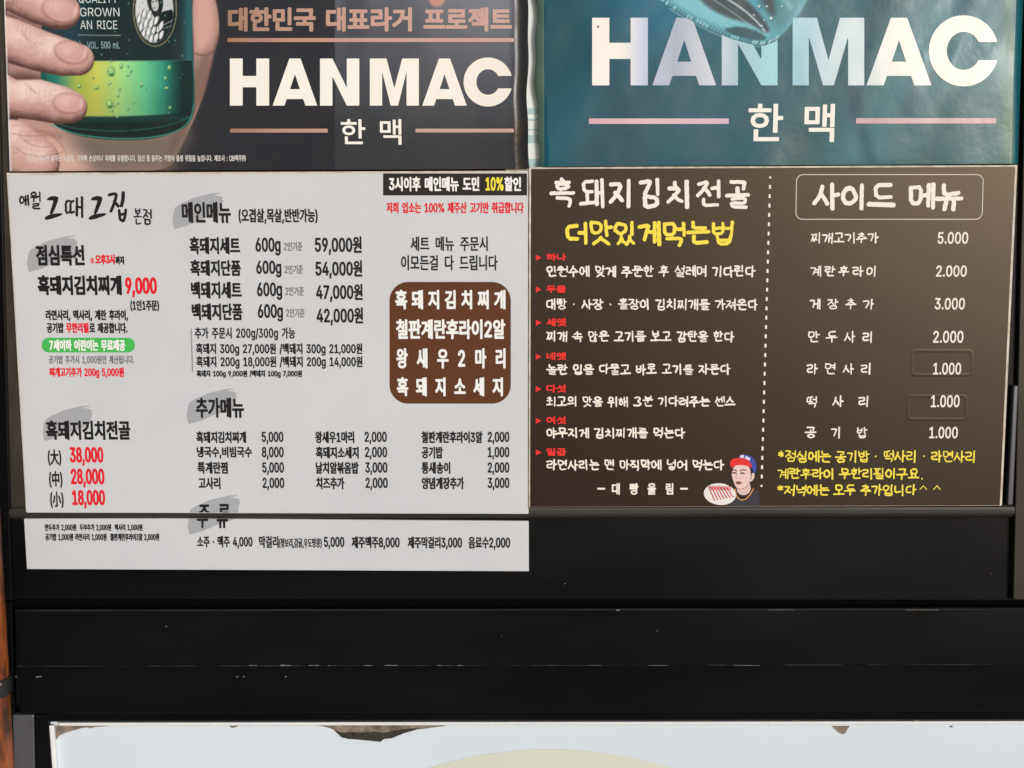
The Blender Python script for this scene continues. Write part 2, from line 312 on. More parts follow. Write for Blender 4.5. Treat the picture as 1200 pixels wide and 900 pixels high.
# outlines of the letters printed on the boards, 1000 units to the em:
# code point, advance, loops, then for each loop its point count and the steps from point to point
OUTLINES = (
    37,676,5,19,176,282,-40,7,-30,19,-20,27,-10,34,0,62,10,33,21,28,30,18,18,6,41,0,34,-14,26,-22,14,-32,6,-36,-2,-43,-10,-34,-20,-27,-30,-19,17,176,328,15,2,13,6,14,22,6,30,-2,40,-10,26,-8,10,-12,6,-32,0,-12,-6,-10,-10,-10,-26,0,-56,10,-26,9,-10,13,-6,20,501,-10,-39,6,-30,19,-20,27,-10,34,0,62,10,34,20,28,30,18,19,5,41,0,34,-13,14,-10,20,-28,10,-34,0,-62,-10,-34,-21,-27,-13,-11,-16,-8,17,501,35,15,2,13,6,9,10,10,27,0,55,-10,27,-8,10,-13,6,-31,0,-12,-6,-10,-10,-10,-27,0,-55,10,-27,9,-10,13,-6,4,132,0,350,508,58,0,-350,-508,
    40,273,1,17,89,206,5,78,15,80,23,77,28,68,16,30,60,0,-32,-73,-25,-76,-23,-114,-5,-70,9,-92,16,-64,60,-146,-60,0,-48,100,-29,102,
    41,273,1,18,37,-96,49,114,27,98,9,90,-4,70,-24,114,-40,113,-17,36,59,0,32,-62,26,-74,19,-79,10,-80,-1,-88,-8,-52,-12,-50,-18,-52,-48,-98,
    42,453,1,18,202,222,4,109,-92,-59,-24,44,96,50,-96,49,24,44,92,-59,-4,108,48,0,-4,-108,92,59,24,-44,-96,-49,96,-50,-24,-44,-92,59,4,-109,
    44,188,1,4,38,-120,30,191,69,0,-53,-191,
    45,453,1,4,337,244,0,-56,-223,0,0,56,
    46,188,1,14,96,-4,-24,6,-16,16,-5,11,0,24,12,21,9,7,24,5,22,-5,10,-7,12,-21,0,-24,-12,-20,-20,-12,
    47,249,1,4,235,532,-164,-608,-57,0,164,608,
    48,453,2,34,226,-7,-35,3,-33,11,-28,17,-24,24,-21,30,-16,36,-12,41,-7,47,0,104,19,89,17,36,20,29,24,24,29,17,32,11,35,4,36,-4,32,-11,29,-17,25,-24,20,-29,16,-36,12,-42,7,-47,3,-52,-3,-52,-7,-47,-12,-41,-16,-36,-20,-30,-24,-24,-29,-17,-33,-11,26,226,50,24,2,22,8,18,14,16,18,14,24,18,60,6,78,-6,78,-18,61,-30,42,-18,13,-22,9,-24,3,-23,-3,-21,-9,-19,-13,-16,-19,-24,-51,-12,-69,0,-83,12,-69,24,-52,16,-18,19,-14,21,-8,
    49,453,2,4,76,0,0,54,315,0,0,-54,7,276,508,0,-508,-64,0,-2,448,-124,-90,0,69,112,81,
    50,453,1,39,64,0,0,48,218,234,22,30,12,29,4,31,-1,17,-11,29,-22,23,-28,14,-34,5,-36,-6,-16,-6,-24,-21,-16,-29,-5,-36,-61,0,2,29,6,27,12,24,16,22,18,18,48,25,28,7,58,0,28,-7,46,-25,18,-16,15,-21,11,-23,7,-24,1,-44,-9,-36,-35,-60,-69,-78,-115,-120,0,-4,237,0,0,-56,
    51,453,1,51,218,-7,-58,7,-52,22,-20,16,-18,20,-14,22,-8,24,-4,28,66,0,2,-17,14,-28,24,-21,32,-12,36,-4,40,4,32,15,14,11,18,28,6,18,0,37,-4,17,-18,30,-32,24,-20,8,-53,6,-45,0,0,51,132,149,0,4,-218,0,0,56,302,0,0,-48,-160,-182,0,11,35,1,33,-4,28,-10,26,-14,20,-18,17,-22,12,-24,7,-26,3,-27,-3,-29,-7,-26,-13,-24,-16,-21,-21,-18,-25,-15,-27,-10,
    52,453,2,8,40,106,0,52,207,350,63,0,-202,-342,0,-4,305,0,0,-56,4,282,0,0,318,61,0,0,-318,
    53,453,1,50,221,-7,-29,2,-27,6,-25,10,-22,13,-20,17,-28,41,-7,23,-3,25,62,0,8,-28,18,-24,26,-18,30,-9,37,1,19,4,31,19,13,13,18,34,6,40,-6,41,-19,34,-13,14,-32,19,-40,7,-34,-4,-32,-11,-24,-16,-60,6,28,256,270,0,0,-56,-216,0,-14,-150,42,23,52,9,44,-6,38,-16,33,-26,25,-35,16,-41,5,-47,-3,-31,-7,-30,-12,-26,-17,-24,-20,-20,-24,-17,-26,-12,-29,-7,
    54,453,2,30,226,-7,-58,9,-26,12,-42,37,-16,23,-11,27,-7,29,0,56,4,26,42,90,140,206,70,0,-171,-247,-5,0,19,27,19,14,37,12,43,-2,28,-6,45,-26,18,-18,15,-22,10,-25,9,-58,-9,-59,-12,-26,-16,-22,-20,-20,-22,-16,-26,-12,19,226,48,37,7,15,7,26,24,18,32,6,39,-6,39,-18,32,-26,24,-32,12,-38,0,-34,-12,-26,-23,-18,-32,-5,-39,5,-39,18,-33,26,-24,34,-12,
    55,453,1,7,97,0,227,452,-262,0,0,56,328,0,0,-60,-225,-448,
    56,453,3,49,226,-7,-32,2,-31,7,-51,23,-21,17,-17,20,-12,22,-8,24,0,48,11,39,22,33,30,24,17,8,18,4,0,3,-22,9,-20,13,-18,19,-12,22,-7,24,-3,26,2,26,18,44,34,35,22,13,51,16,58,0,51,-16,22,-13,34,-35,18,-44,2,-26,-3,-26,-7,-24,-12,-22,-17,-18,-20,-14,-23,-9,0,-3,36,-12,30,-24,22,-33,12,-39,-2,-48,-7,-24,-29,-42,-21,-17,-51,-23,-31,-7,19,226,49,42,5,32,14,23,24,12,30,0,35,-13,31,-10,14,-29,21,-37,11,-40,0,-37,-11,-29,-21,-18,-28,-5,-17,0,-35,12,-30,23,-24,33,-14,19,226,290,18,0,30,10,24,18,16,26,5,32,-5,30,-15,26,-24,18,-15,6,-34,4,-34,-4,-28,-14,-20,-22,-10,-28,0,-33,10,-29,20,-22,28,-14,
    57,453,2,33,226,516,30,-3,28,-7,26,-12,23,-16,19,-20,16,-24,12,-26,9,-61,-7,-51,-23,-56,-44,-72,-115,-168,-70,0,172,248,6,0,-20,-27,-32,-19,-38,-8,-30,3,-51,17,-21,15,-18,18,-15,22,-11,25,-6,28,0,60,7,28,11,26,16,23,42,35,26,12,28,7,18,226,460,-36,-6,-30,-18,-22,-28,-12,-36,0,-40,12,-36,10,-16,26,-22,34,-13,37,0,33,12,26,23,18,32,6,38,-6,40,-29,46,-30,18,
    58,188,2,14,96,-4,-24,6,-16,16,-5,11,0,24,12,21,9,7,24,5,22,-5,10,-7,12,-21,0,-24,-12,-20,-20,-12,13,96,270,-24,6,-21,28,0,24,12,20,9,8,24,6,22,-6,17,-17,5,-11,0,-24,-12,-20,-20,-12,
    65,480,2,10,16,0,186,508,74,0,187,-508,-68,0,-141,402,-22,76,13,0,-55,-176,-105,-302,4,110,142,0,56,260,0,0,-56,
    66,456,3,27,60,0,0,508,214,-2,30,-6,25,-10,21,-13,18,-16,13,-19,15,-44,1,-44,-11,-34,-18,-24,-38,-24,-15,-6,0,-4,32,-8,31,-20,24,-31,9,-19,7,-48,-8,-48,-10,-22,-14,-18,-18,-16,-24,-14,-27,-10,-33,-6,13,124,57,121,0,35,3,29,7,21,13,14,16,8,19,4,21,-6,33,-18,28,-26,21,-36,12,-146,1,13,124,286,132,0,32,10,26,18,16,26,6,32,-2,22,-8,18,-14,17,-18,13,-24,7,-30,3,-116,0,
    67,510,1,57,268,-7,-43,3,-39,12,-36,17,-32,24,-26,30,-22,36,-16,41,-10,47,-4,51,4,52,10,46,16,41,22,36,26,31,32,24,36,17,39,11,43,4,49,-6,45,-14,40,-25,18,-15,28,-38,19,-44,6,-26,-65,0,-10,32,-28,38,-40,26,-46,11,-47,-2,-27,-7,-26,-14,-24,-18,-19,-22,-16,-28,-12,-32,-7,-37,0,-82,7,-37,12,-32,36,-50,23,-18,26,-12,28,-8,62,0,44,16,26,18,28,38,10,32,65,0,-14,-48,-24,-41,-51,-47,-44,-20,-47,-10,
    69,418,1,12,60,0,0,508,312,0,0,-56,-248,0,0,-166,232,0,0,-58,-232,0,0,-171,251,0,0,-57,
    71,520,1,65,268,-7,-43,3,-39,12,-36,17,-32,25,-27,30,-22,36,-16,41,-9,46,-4,51,4,52,9,46,16,41,22,36,27,31,31,24,35,17,39,11,42,4,51,-6,47,-16,40,-24,33,-34,24,-41,14,-47,-66,0,-21,45,-19,24,-24,19,-44,16,-34,4,-30,-3,-28,-7,-25,-14,-23,-18,-19,-22,-16,-28,-12,-32,-7,-37,0,-82,7,-36,12,-32,36,-51,23,-18,26,-12,28,-8,30,-3,28,2,26,6,43,24,17,17,24,45,9,55,19,-3,-152,0,0,57,196,0,-3,-96,-9,-36,-15,-33,-21,-29,-24,-24,-30,-19,-32,-15,-36,-8,
    73,300,1,12,31,0,0,57,87,0,0,395,-87,0,0,56,239,0,0,-56,-88,0,0,-395,88,0,0,-57,
    76,393,1,6,60,0,0,508,64,0,0,-451,237,0,0,-57,
    78,524,1,14,60,0,0,508,76,0,278,-453,-9,-1,-6,141,0,313,65,0,0,-508,-77,0,-279,452,11,2,6,-163,0,-291,
    79,534,2,36,267,-7,-42,3,-39,12,-36,17,-31,24,-27,30,-22,36,-16,41,-10,47,-4,51,4,52,10,46,16,41,22,36,27,31,31,24,36,17,39,11,42,4,42,-4,39,-11,36,-17,31,-24,27,-31,22,-36,16,-41,10,-46,3,-52,-3,-51,-10,-47,-16,-41,-22,-36,-27,-30,-31,-24,-36,-17,-39,-12,34,267,53,29,3,28,7,26,13,22,18,20,22,16,28,12,32,8,37,0,83,-8,36,-12,32,-16,28,-20,23,-22,17,-26,14,-28,7,-29,3,-29,-3,-28,-7,-26,-14,-23,-18,-19,-22,-16,-28,-13,-32,-7,-37,0,-82,7,-37,13,-32,16,-28,19,-22,23,-18,26,-13,28,-7,
    81,534,3,4,245,159,67,0,156,-207,-67,0,36,267,-7,-42,3,-39,12,-36,17,-31,24,-27,30,-22,36,-16,41,-10,47,-4,51,4,52,10,46,16,41,22,36,27,31,31,24,36,17,39,11,42,4,42,-4,39,-11,36,-17,31,-24,27,-31,22,-36,16,-41,10,-46,3,-52,-3,-51,-10,-47,-16,-41,-22,-36,-27,-30,-31,-24,-36,-17,-39,-12,34,267,53,29,3,28,7,26,13,22,18,20,22,16,28,12,32,8,37,0,83,-8,36,-12,32,-16,28,-20,23,-22,17,-26,14,-28,7,-29,3,-29,-3,-28,-7,-26,-14,-23,-18,-19,-22,-16,-28,-13,-32,-7,-37,0,-82,7,-37,13,-32,16,-28,19,-22,23,-18,26,-13,28,-7,
    82,449,2,30,60,0,0,508,213,-2,32,-6,28,-12,23,-14,20,-19,14,-22,11,-25,9,-56,-9,-56,-25,-46,-20,-18,-23,-15,-28,-11,-33,-6,-176,-2,0,57,162,1,40,11,26,20,10,13,10,33,0,39,-10,32,-22,26,-14,10,-40,10,-134,2,0,-452,4,353,0,-123,229,73,0,125,-229,
    84,448,1,8,32,452,0,56,385,0,0,-56,-161,0,0,-452,-64,0,0,452,
    85,517,1,33,259,-8,-39,2,-34,8,-32,14,-28,17,-22,21,-20,26,-13,28,-8,32,-3,33,0,335,64,0,2,-354,14,-41,28,-33,40,-21,51,-7,51,7,39,21,27,33,10,20,5,21,1,354,65,0,0,-335,-3,-33,-8,-32,-14,-28,-18,-26,-23,-21,-27,-17,-32,-14,-35,-8,
    86,480,1,10,204,0,-188,508,68,0,132,-370,32,-108,-14,0,56,176,104,302,69,0,-185,-508,
    87,686,1,20,155,0,-139,508,66,0,115,-468,-8,0,35,156,82,312,74,0,117,-468,-9,0,34,156,82,312,66,0,-140,-508,-74,0,-100,368,-20,107,14,0,-32,-152,-88,-323,
    89,472,1,12,204,0,0,208,-188,300,75,0,140,-234,19,-44,-26,0,56,114,101,164,74,0,-187,-300,0,-208,
    103,425,2,49,207,-150,-27,0,-46,10,-37,18,-27,24,-20,28,52,30,28,-34,40,-20,37,-4,29,3,25,7,21,13,16,17,10,24,4,28,0,74,-6,0,-28,-36,-26,-16,-35,-10,-51,1,-28,7,-26,12,-41,38,-16,26,-11,30,-8,34,0,74,19,66,15,26,20,22,22,18,26,14,28,8,52,1,20,-3,40,-24,30,-37,5,0,0,61,59,0,-2,-420,-8,-27,-12,-23,-16,-19,-20,-15,-24,-12,-54,-13,21,205,59,41,7,18,9,26,27,17,40,5,50,-5,50,-17,41,-26,29,-18,10,-19,6,-45,0,-20,-6,-17,-10,-27,-30,-10,-20,-10,-44,0,-51,10,-45,22,-34,33,-22,
    109,610,1,50,52,0,0,380,60,0,0,-84,-4,0,14,36,22,26,28,18,31,9,43,-1,22,-9,20,-15,26,-40,7,-26,-9,0,14,34,24,28,30,19,37,10,41,-1,20,-4,19,-8,31,-26,22,-38,7,-53,0,-255,-61,0,0,254,-3,24,-7,20,-14,14,-16,10,-18,6,-36,2,-28,-10,-21,-18,-13,-25,-4,-30,0,-247,-62,0,-2,280,-19,31,-15,11,-18,6,-35,2,-27,-10,-24,-18,-15,-28,-5,-36,0,-238,
    124,230,1,4,142,672,0,-836,-54,0,0,836,
    183,196,1,12,98,196,-22,6,-18,17,-6,23,6,22,18,18,22,6,23,-6,17,-18,6,-22,-6,-23,-17,-17,
    8251,688,5,12,344,406,26,7,18,19,8,26,-8,26,-18,18,-26,7,-26,-7,-18,-18,-8,-26,8,-26,18,-19,12,344,282,-227,226,-20,-20,227,-226,-228,-228,20,-20,228,228,227,-228,20,20,-227,228,227,226,-20,20,12,200,262,-8,26,-18,18,-26,7,-26,-7,-18,-18,-8,-26,8,-26,18,-19,26,-7,26,7,18,19,12,488,262,8,-26,18,-19,26,-7,26,7,19,19,7,26,-7,26,-19,18,-26,7,-26,-7,-18,-18,12,344,117,-26,-7,-18,-18,-8,-26,8,-26,18,-19,26,-7,26,7,18,19,8,26,-8,26,-18,18,
    12828,688,4,14,108,-52,28,10,-45,94,-24,101,-7,109,8,108,23,102,45,93,-28,9,-50,-94,-28,-104,-8,-114,8,-115,28,-103,14,580,-52,50,96,28,103,8,115,-8,114,-28,104,-50,94,-28,-9,45,-93,24,-102,7,-108,-7,-106,-24,-103,-45,-95,19,157,506,0,-48,161,0,-32,-62,-72,-48,-92,-28,22,-44,84,24,72,41,48,55,50,-55,70,-41,84,-24,22,44,-92,28,-72,48,-32,62,161,0,0,48,8,110,234,0,-48,210,0,0,-210,56,0,0,210,210,0,0,48,
    20013,688,3,16,315,578,0,-123,-249,0,0,-327,52,0,0,42,197,0,0,-224,55,0,0,224,198,0,0,-38,53,0,0,323,-251,0,0,123,4,118,222,0,182,197,0,0,-182,4,568,222,-198,0,0,182,198,0,
    22823,688,1,26,318,578,-4,-126,-7,-72,-265,0,0,-52,256,0,-44,-130,-84,-117,-140,-92,39,-43,139,94,88,118,49,130,65,-144,92,-116,119,-82,25,34,14,14,-120,78,-90,114,-62,142,260,0,0,52,-286,0,10,138,1,60,
    23567,688,3,11,320,568,-2,-562,-7,-6,-125,-2,21,-53,101,3,32,6,20,12,12,20,3,30,0,552,8,485,393,57,-106,46,-109,28,-94,56,22,-30,94,-49,108,-58,104,8,139,406,-25,-98,-38,-100,-54,-86,49,-27,55,90,42,106,29,106,
    44032,633,2,8,456,569,0,-622,56,0,0,322,100,0,0,47,-100,0,0,253,10,67,502,0,-47,228,0,-37,-137,-86,-117,-134,-93,32,-44,162,120,92,148,28,170,
    44048,633,4,4,126,187,0,-231,392,0,0,231,4,461,140,0,-138,-279,0,0,138,8,460,569,0,-353,58,0,0,154,91,0,0,48,-91,0,0,151,10,62,528,0,-46,224,0,-36,-96,-86,-77,-130,-53,22,-47,158,71,100,107,34,141,
    44060,633,2,12,369,552,0,-574,53,0,0,294,84,0,0,-326,56,0,0,623,-56,0,0,-251,-84,0,0,234,10,58,488,0,-46,186,0,-26,-123,-68,-109,-116,-90,34,-40,138,115,73,139,21,154,
    44144,633,2,8,344,320,0,-48,146,0,0,-326,56,0,0,623,-56,0,0,-249,10,62,501,0,-45,226,0,-33,-136,-83,-116,-138,-94,32,-46,164,120,89,148,27,169,
    44152,633,3,8,354,420,0,-47,136,0,0,-123,56,0,0,319,-56,0,0,-149,10,76,539,0,-47,212,0,-35,-90,-83,-71,-126,-48,20,-47,154,65,97,101,35,137,13,148,-2,0,-46,419,0,0,46,-363,0,0,72,342,0,0,153,-400,0,0,-46,344,0,0,-63,-342,0,
    44172,633,2,4,508,569,0,-623,55,0,0,623,20,62,490,0,-47,182,0,-29,-123,-69,-108,-112,-90,34,-42,77,56,61,63,44,69,129,0,0,-290,54,0,0,574,-54,0,0,-238,-108,0,17,57,10,59,3,60,
    44217,633,3,8,144,203,0,-249,402,0,0,249,-56,0,0,-77,-289,0,0,77,4,201,80,289,0,0,-80,-289,0,22,490,569,0,-97,-140,0,5,58,-281,0,0,-46,219,0,-35,-94,-85,-73,-131,-51,22,-46,124,47,92,69,56,88,154,0,0,-79,-162,0,0,-47,162,0,0,-64,56,0,0,335,
    44221,633,3,12,344,190,-110,-16,-71,-40,-25,-64,25,-65,71,-41,110,-15,109,15,71,41,26,65,-26,64,-71,40,12,344,144,79,-9,52,-25,19,-40,-19,-40,-52,-26,-79,-9,-80,9,-52,26,-18,40,18,40,52,25,22,74,522,0,-46,219,0,-37,-99,-85,-79,-129,-56,24,-46,120,50,90,71,58,91,156,0,0,-83,-163,0,0,-47,163,0,0,-82,56,0,0,372,-56,0,0,-114,-142,0,7,68,
    44228,633,2,4,508,569,0,-623,55,0,0,623,22,62,490,0,-47,182,0,-30,-123,-69,-108,-111,-90,34,-42,100,78,71,90,43,102,102,0,0,-110,-113,0,0,-46,113,0,0,-216,54,0,0,574,-54,0,0,-156,-92,0,8,94,
    44256,633,2,10,94,506,0,-46,379,0,-1,-94,-6,-93,-16,-109,57,-7,16,113,6,94,1,142,8,254,304,0,-223,-220,0,0,-47,562,0,0,47,-286,0,0,223,
    44264,633,3,8,101,544,0,-46,367,0,-3,-84,-8,-52,57,-6,8,56,3,132,8,266,429,0,-109,-231,0,0,-44,561,0,0,44,-274,0,0,109,13,102,0,0,-46,441,0,0,46,-384,0,0,69,368,0,0,149,-426,0,0,-46,369,0,0,-62,-368,0,
    44273,633,4,8,108,203,0,-249,415,0,0,249,-57,0,0,-75,-302,0,0,75,4,164,84,302,0,0,-82,-302,0,8,101,544,0,-46,367,0,-4,-96,-12,-60,56,-7,12,63,5,146,8,266,412,0,-110,-231,0,0,-46,561,0,0,46,-274,0,0,110,
    44277,633,4,12,313,176,-115,-14,-74,-39,-27,-61,27,-62,74,-38,115,-14,115,14,75,38,27,62,-27,61,-75,39,12,313,132,85,-8,56,-25,20,-37,-20,-38,-56,-23,-85,-9,-85,9,-54,23,-20,38,20,37,54,25,9,101,538,0,-46,367,0,0,-56,-4,-51,-12,-59,56,-6,12,60,5,158,8,266,399,0,-119,-231,0,0,-48,561,0,0,48,-274,0,0,119,
    44396,633,1,17,34,262,0,-48,252,0,0,-268,56,0,0,268,254,0,0,48,-90,0,12,82,5,184,-419,0,0,-46,362,0,0,-69,-5,-69,-13,-82,
    44397,633,1,22,93,157,0,-46,379,0,0,-165,57,0,0,211,-185,0,0,113,255,0,0,48,-89,0,11,68,5,154,-420,0,0,-47,364,0,-6,-107,-11,-68,-419,0,0,-48,253,0,0,-113,
    44516,633,2,29,102,0,0,-46,441,0,0,46,-384,0,0,68,368,0,0,151,-81,0,0,81,153,0,0,46,-85,0,12,114,0,84,-420,0,0,-46,364,0,-5,-92,-9,-60,-422,0,0,-46,151,0,0,-81,-84,0,0,-45,369,0,0,-66,-368,0,4,242,300,148,0,0,-81,-148,0,
    44553,633,3,8,108,212,0,-258,417,0,0,258,-57,0,0,-81,-304,0,0,81,4,164,86,304,0,0,-84,-304,0,12,34,315,0,-47,565,0,0,47,-91,0,12,71,6,155,-420,0,0,-47,364,0,-6,-109,-11,-70,
    44592,633,2,4,488,569,0,-623,57,0,0,623,10,71,501,0,-45,233,0,-36,-138,-86,-117,-140,-93,30,-46,168,120,93,148,29,171,
    44608,633,4,4,488,568,0,-350,56,0,0,350,4,142,187,0,-231,402,0,0,231,4,488,142,0,-140,-290,0,0,140,10,74,528,0,-45,224,0,-37,-97,-87,-77,-132,-53,22,-46,158,70,102,107,36,141,
    44620,633,3,8,466,569,0,-623,57,0,0,319,93,0,0,47,-93,0,0,257,10,52,501,0,-47,115,0,-17,-120,-44,-113,-74,-102,45,-33,87,128,44,140,13,147,10,241,501,0,-47,96,0,-14,-131,-39,-129,-76,-117,46,-31,87,144,40,157,10,154,
    45208,633,2,8,456,569,0,-622,56,0,0,326,100,0,0,47,-100,0,0,249,11,59,152,0,-48,145,3,98,9,102,16,-6,48,-98,-16,-94,-9,-90,-3,0,356,-57,0,
    45216,633,3,8,460,569,0,-313,58,0,0,136,91,0,0,48,-91,0,0,129,11,64,333,0,-48,142,3,96,8,102,16,-8,48,-96,-16,-91,-8,-88,-3,0,209,-57,0,13,124,2,0,-48,416,0,0,48,-360,0,0,70,338,0,0,153,-396,0,0,-45,338,0,0,-64,-336,0,
    45257,633,4,12,354,182,-110,-14,-72,-40,-26,-64,26,-62,72,-40,110,-14,111,14,71,40,26,62,-26,64,-71,40,12,354,137,81,-9,51,-24,19,-40,-19,-38,-51,-24,-81,-9,-80,9,-52,24,-19,38,19,40,52,24,12,365,557,0,-343,53,0,0,146,86,0,0,-168,55,0,0,376,-55,0,0,-162,-86,0,0,151,10,64,296,0,-48,113,2,73,6,78,12,-6,47,-70,-11,-130,-8,0,223,-58,0,
    45347,633,5,12,342,131,-94,-11,-60,-31,-21,-50,21,-49,60,-32,94,-10,92,10,60,32,22,49,-22,50,-60,31,12,342,89,62,-6,40,-17,14,-27,-14,-27,-40,-17,-62,-6,-64,6,-40,17,-14,27,14,27,40,17,10,70,337,0,-48,145,2,93,7,93,15,-7,47,-88,-14,-178,-9,0,203,-58,0,8,490,569,0,-95,-178,0,0,-46,178,0,0,-192,56,0,0,333,8,313,264,0,-62,-191,0,0,-45,439,0,0,45,-191,0,0,62,
    45348,633,3,4,508,569,0,-623,55,0,0,623,10,64,154,0,-50,114,2,74,6,78,12,-8,50,-70,-12,-131,-8,0,348,-57,0,8,376,554,0,-194,-138,0,0,-47,138,0,0,-335,55,0,0,576,
    45377,633,3,6,130,163,0,-47,360,0,0,-170,56,0,0,217,11,71,270,0,-49,144,2,88,7,87,14,-8,47,-81,-13,-83,-6,-90,-2,0,260,-57,0,12,314,380,0,-44,176,0,0,-144,56,0,0,377,-56,0,0,-75,-176,0,0,-46,176,0,0,-68,
    45392,633,4,4,146,175,0,-221,400,0,0,221,4,490,128,0,-126,-288,0,0,126,11,72,278,0,-48,142,2,87,7,87,13,-6,46,-82,-12,-82,-6,-90,-2,0,260,-56,0,12,314,390,0,-45,176,0,0,-142,56,0,0,366,-56,0,0,-69,-176,0,0,-45,176,0,0,-65,
    45440,633,2,14,110,560,0,-184,178,0,0,-68,-254,0,0,-46,564,0,0,46,-254,0,0,68,188,0,0,46,-366,0,0,138,13,106,0,0,-46,442,0,0,46,-386,0,0,67,364,0,0,143,-422,0,0,-44,366,0,0,-58,-364,0,
    45458,633,3,14,34,286,0,-46,562,0,0,46,-252,0,0,78,190,0,0,46,-367,0,0,146,-56,0,0,-192,176,0,0,-78,12,92,2,0,-48,448,0,0,48,-100,0,0,130,95,0,0,46,-438,0,0,-46,95,0,0,-130,4,248,132,136,0,0,-130,-136,0,
    45516,633,2,4,486,569,0,-623,56,0,0,623,17,84,508,0,-241,132,0,0,-135,-180,-4,8,-47,127,1,138,6,139,16,-2,44,-115,-12,-59,-2,0,133,134,0,0,47,-264,0,0,194,
    45684,633,2,6,106,538,0,-226,424,0,0,48,-367,0,0,178,12,34,223,0,-47,146,0,0,-230,56,0,0,230,158,0,0,-230,58,0,0,230,144,0,0,47,
    45716,633,3,4,34,252,0,-46,564,0,0,46,6,110,546,0,-210,424,0,0,46,-368,0,0,164,6,106,143,0,-181,431,0,0,46,-374,0,0,135,
    45733,633,4,4,34,278,0,-48,564,0,0,48,12,315,176,-114,-14,-73,-38,-26,-62,26,-61,73,-39,114,-13,115,13,72,39,26,61,-26,62,-72,38,12,315,130,83,-8,54,-23,18,-37,-18,-36,-54,-24,-83,-8,-83,8,-54,24,-18,36,18,37,54,23,6,111,557,0,-207,421,0,0,46,-365,0,0,161,
    45768,633,2,4,488,569,0,-623,56,0,0,623,11,74,156,0,-50,150,4,100,9,106,18,-8,48,-100,-17,-98,-9,-94,-3,0,352,-56,0,
    45796,633,2,8,456,569,0,-623,56,0,0,330,102,0,0,48,-102,0,0,245,12,62,508,0,-407,155,1,95,7,92,13,-6,48,-88,-12,-91,-7,-101,-1,0,312,232,0,0,46,
    45800,633,3,8,460,569,0,-451,58,0,0,219,92,0,0,47,-92,0,0,185,12,64,516,0,-288,162,2,91,6,84,14,-7,46,-80,-12,-86,-6,-108,-2,0,192,218,0,0,48,6,130,164,0,-204,415,0,0,47,-359,0,0,157,
    45824,633,2,12,367,556,0,-578,53,0,0,294,88,0,0,-326,54,0,0,623,-54,0,0,-249,-88,0,0,236,11,56,494,0,-394,126,1,74,5,72,12,-6,48,-66,-11,-142,-7,0,298,174,0,0,48,
    45908,633,2,12,66,510,0,-411,153,2,90,7,87,12,-6,47,-82,-12,-86,-6,-100,-1,0,314,226,0,0,48,8,312,344,0,-48,178,0,0,-350,57,0,0,623,-57,0,0,-225,
    46020,633,1,16,106,519,0,-287,181,0,0,-160,-253,0,0,-47,565,0,0,47,-255,0,0,160,190,0,0,46,-371,0,0,194,364,0,0,47,
    46076,633,2,17,59,506,0,-252,107,0,0,-123,-139,-3,8,-48,209,8,108,13,-3,42,-128,-10,0,121,107,0,0,47,-213,0,0,158,207,0,0,47,12,377,556,0,-576,54,0,0,284,74,0,0,-318,55,0,0,623,-55,0,0,-259,-74,0,0,246,
    46121,633,4,4,488,568,0,-358,56,0,0,358,8,137,182,0,-228,407,0,0,228,-56,0,0,-65,-294,0,0,65,4,194,73,294,0,0,-71,-294,0,18,92,538,0,-196,120,0,0,-68,-176,-2,8,-47,123,2,135,7,138,17,-3,41,-168,-16,0,66,122,0,0,45,-241,0,0,105,236,0,0,46,
    46160,633,2,8,112,532,0,-241,415,0,0,46,-357,0,0,149,349,0,0,46,8,34,210,0,-47,252,0,0,-215,56,0,0,215,256,0,0,47,
    46300,633,2,4,34,78,0,-47,565,0,0,47,8,106,511,0,-287,428,0,0,46,-372,0,0,194,365,0,0,47,
    46304,633,3,4,34,254,0,-46,564,0,0,46,8,106,542,0,-219,426,0,0,47,-370,0,0,126,365,0,0,46,6,106,142,0,-181,432,0,0,47,-375,0,0,134,
    46405,633,5,12,326,184,-110,-14,-72,-40,-25,-64,25,-64,72,-40,110,-14,112,14,71,40,25,64,-25,64,-71,40,12,326,139,81,-9,51,-24,19,-40,-19,-40,-51,-24,-81,-9,-80,9,-52,24,-18,40,18,40,52,24,8,472,568,0,-374,56,0,0,164,81,0,0,48,-81,0,0,162,10,57,519,0,-276,117,4,54,9,-6,48,-77,-12,-33,-2,0,183,100,0,0,46,11,248,519,0,-275,90,1,50,4,52,9,-6,48,-85,-12,-45,-2,0,181,109,0,0,46,
    46412,633,3,12,516,569,0,-254,-73,0,0,241,-53,0,0,-578,53,0,0,290,73,0,0,-322,54,0,0,623,10,52,490,0,-382,56,0,87,12,-5,48,-60,-10,-24,-1,0,287,80,0,0,46,11,212,490,0,-382,64,0,44,4,48,10,-6,48,-68,-12,-29,-2,0,288,85,0,0,46,
    46497,633,4,6,126,167,0,-47,370,0,0,-174,56,0,0,221,8,382,409,0,-47,114,0,0,-164,56,0,0,371,-56,0,0,-160,10,51,522,0,-286,68,0,47,4,54,9,-6,47,-108,-13,0,192,102,0,0,47,11,242,522,0,-286,92,1,54,4,54,9,-6,46,-44,-8,-94,-5,0,192,116,0,0,47,
    46972,633,2,8,456,569,0,-623,56,0,0,328,102,0,0,48,-102,0,0,247,16,58,511,0,-47,225,0,0,-130,-223,0,0,-238,158,2,96,6,94,14,-6,47,-90,-13,-92,-6,-104,-2,0,144,224,0,0,223,
    46976,633,3,8,460,568,0,-458,58,0,0,220,92,0,0,48,-92,0,0,190,6,134,145,0,-185,412,0,0,47,-354,0,0,138,16,60,528,0,-47,224,0,0,-87,-222,0,0,-188,154,2,96,6,94,12,-6,48,-91,-12,-91,-7,-100,-1,0,96,222,0,0,178,
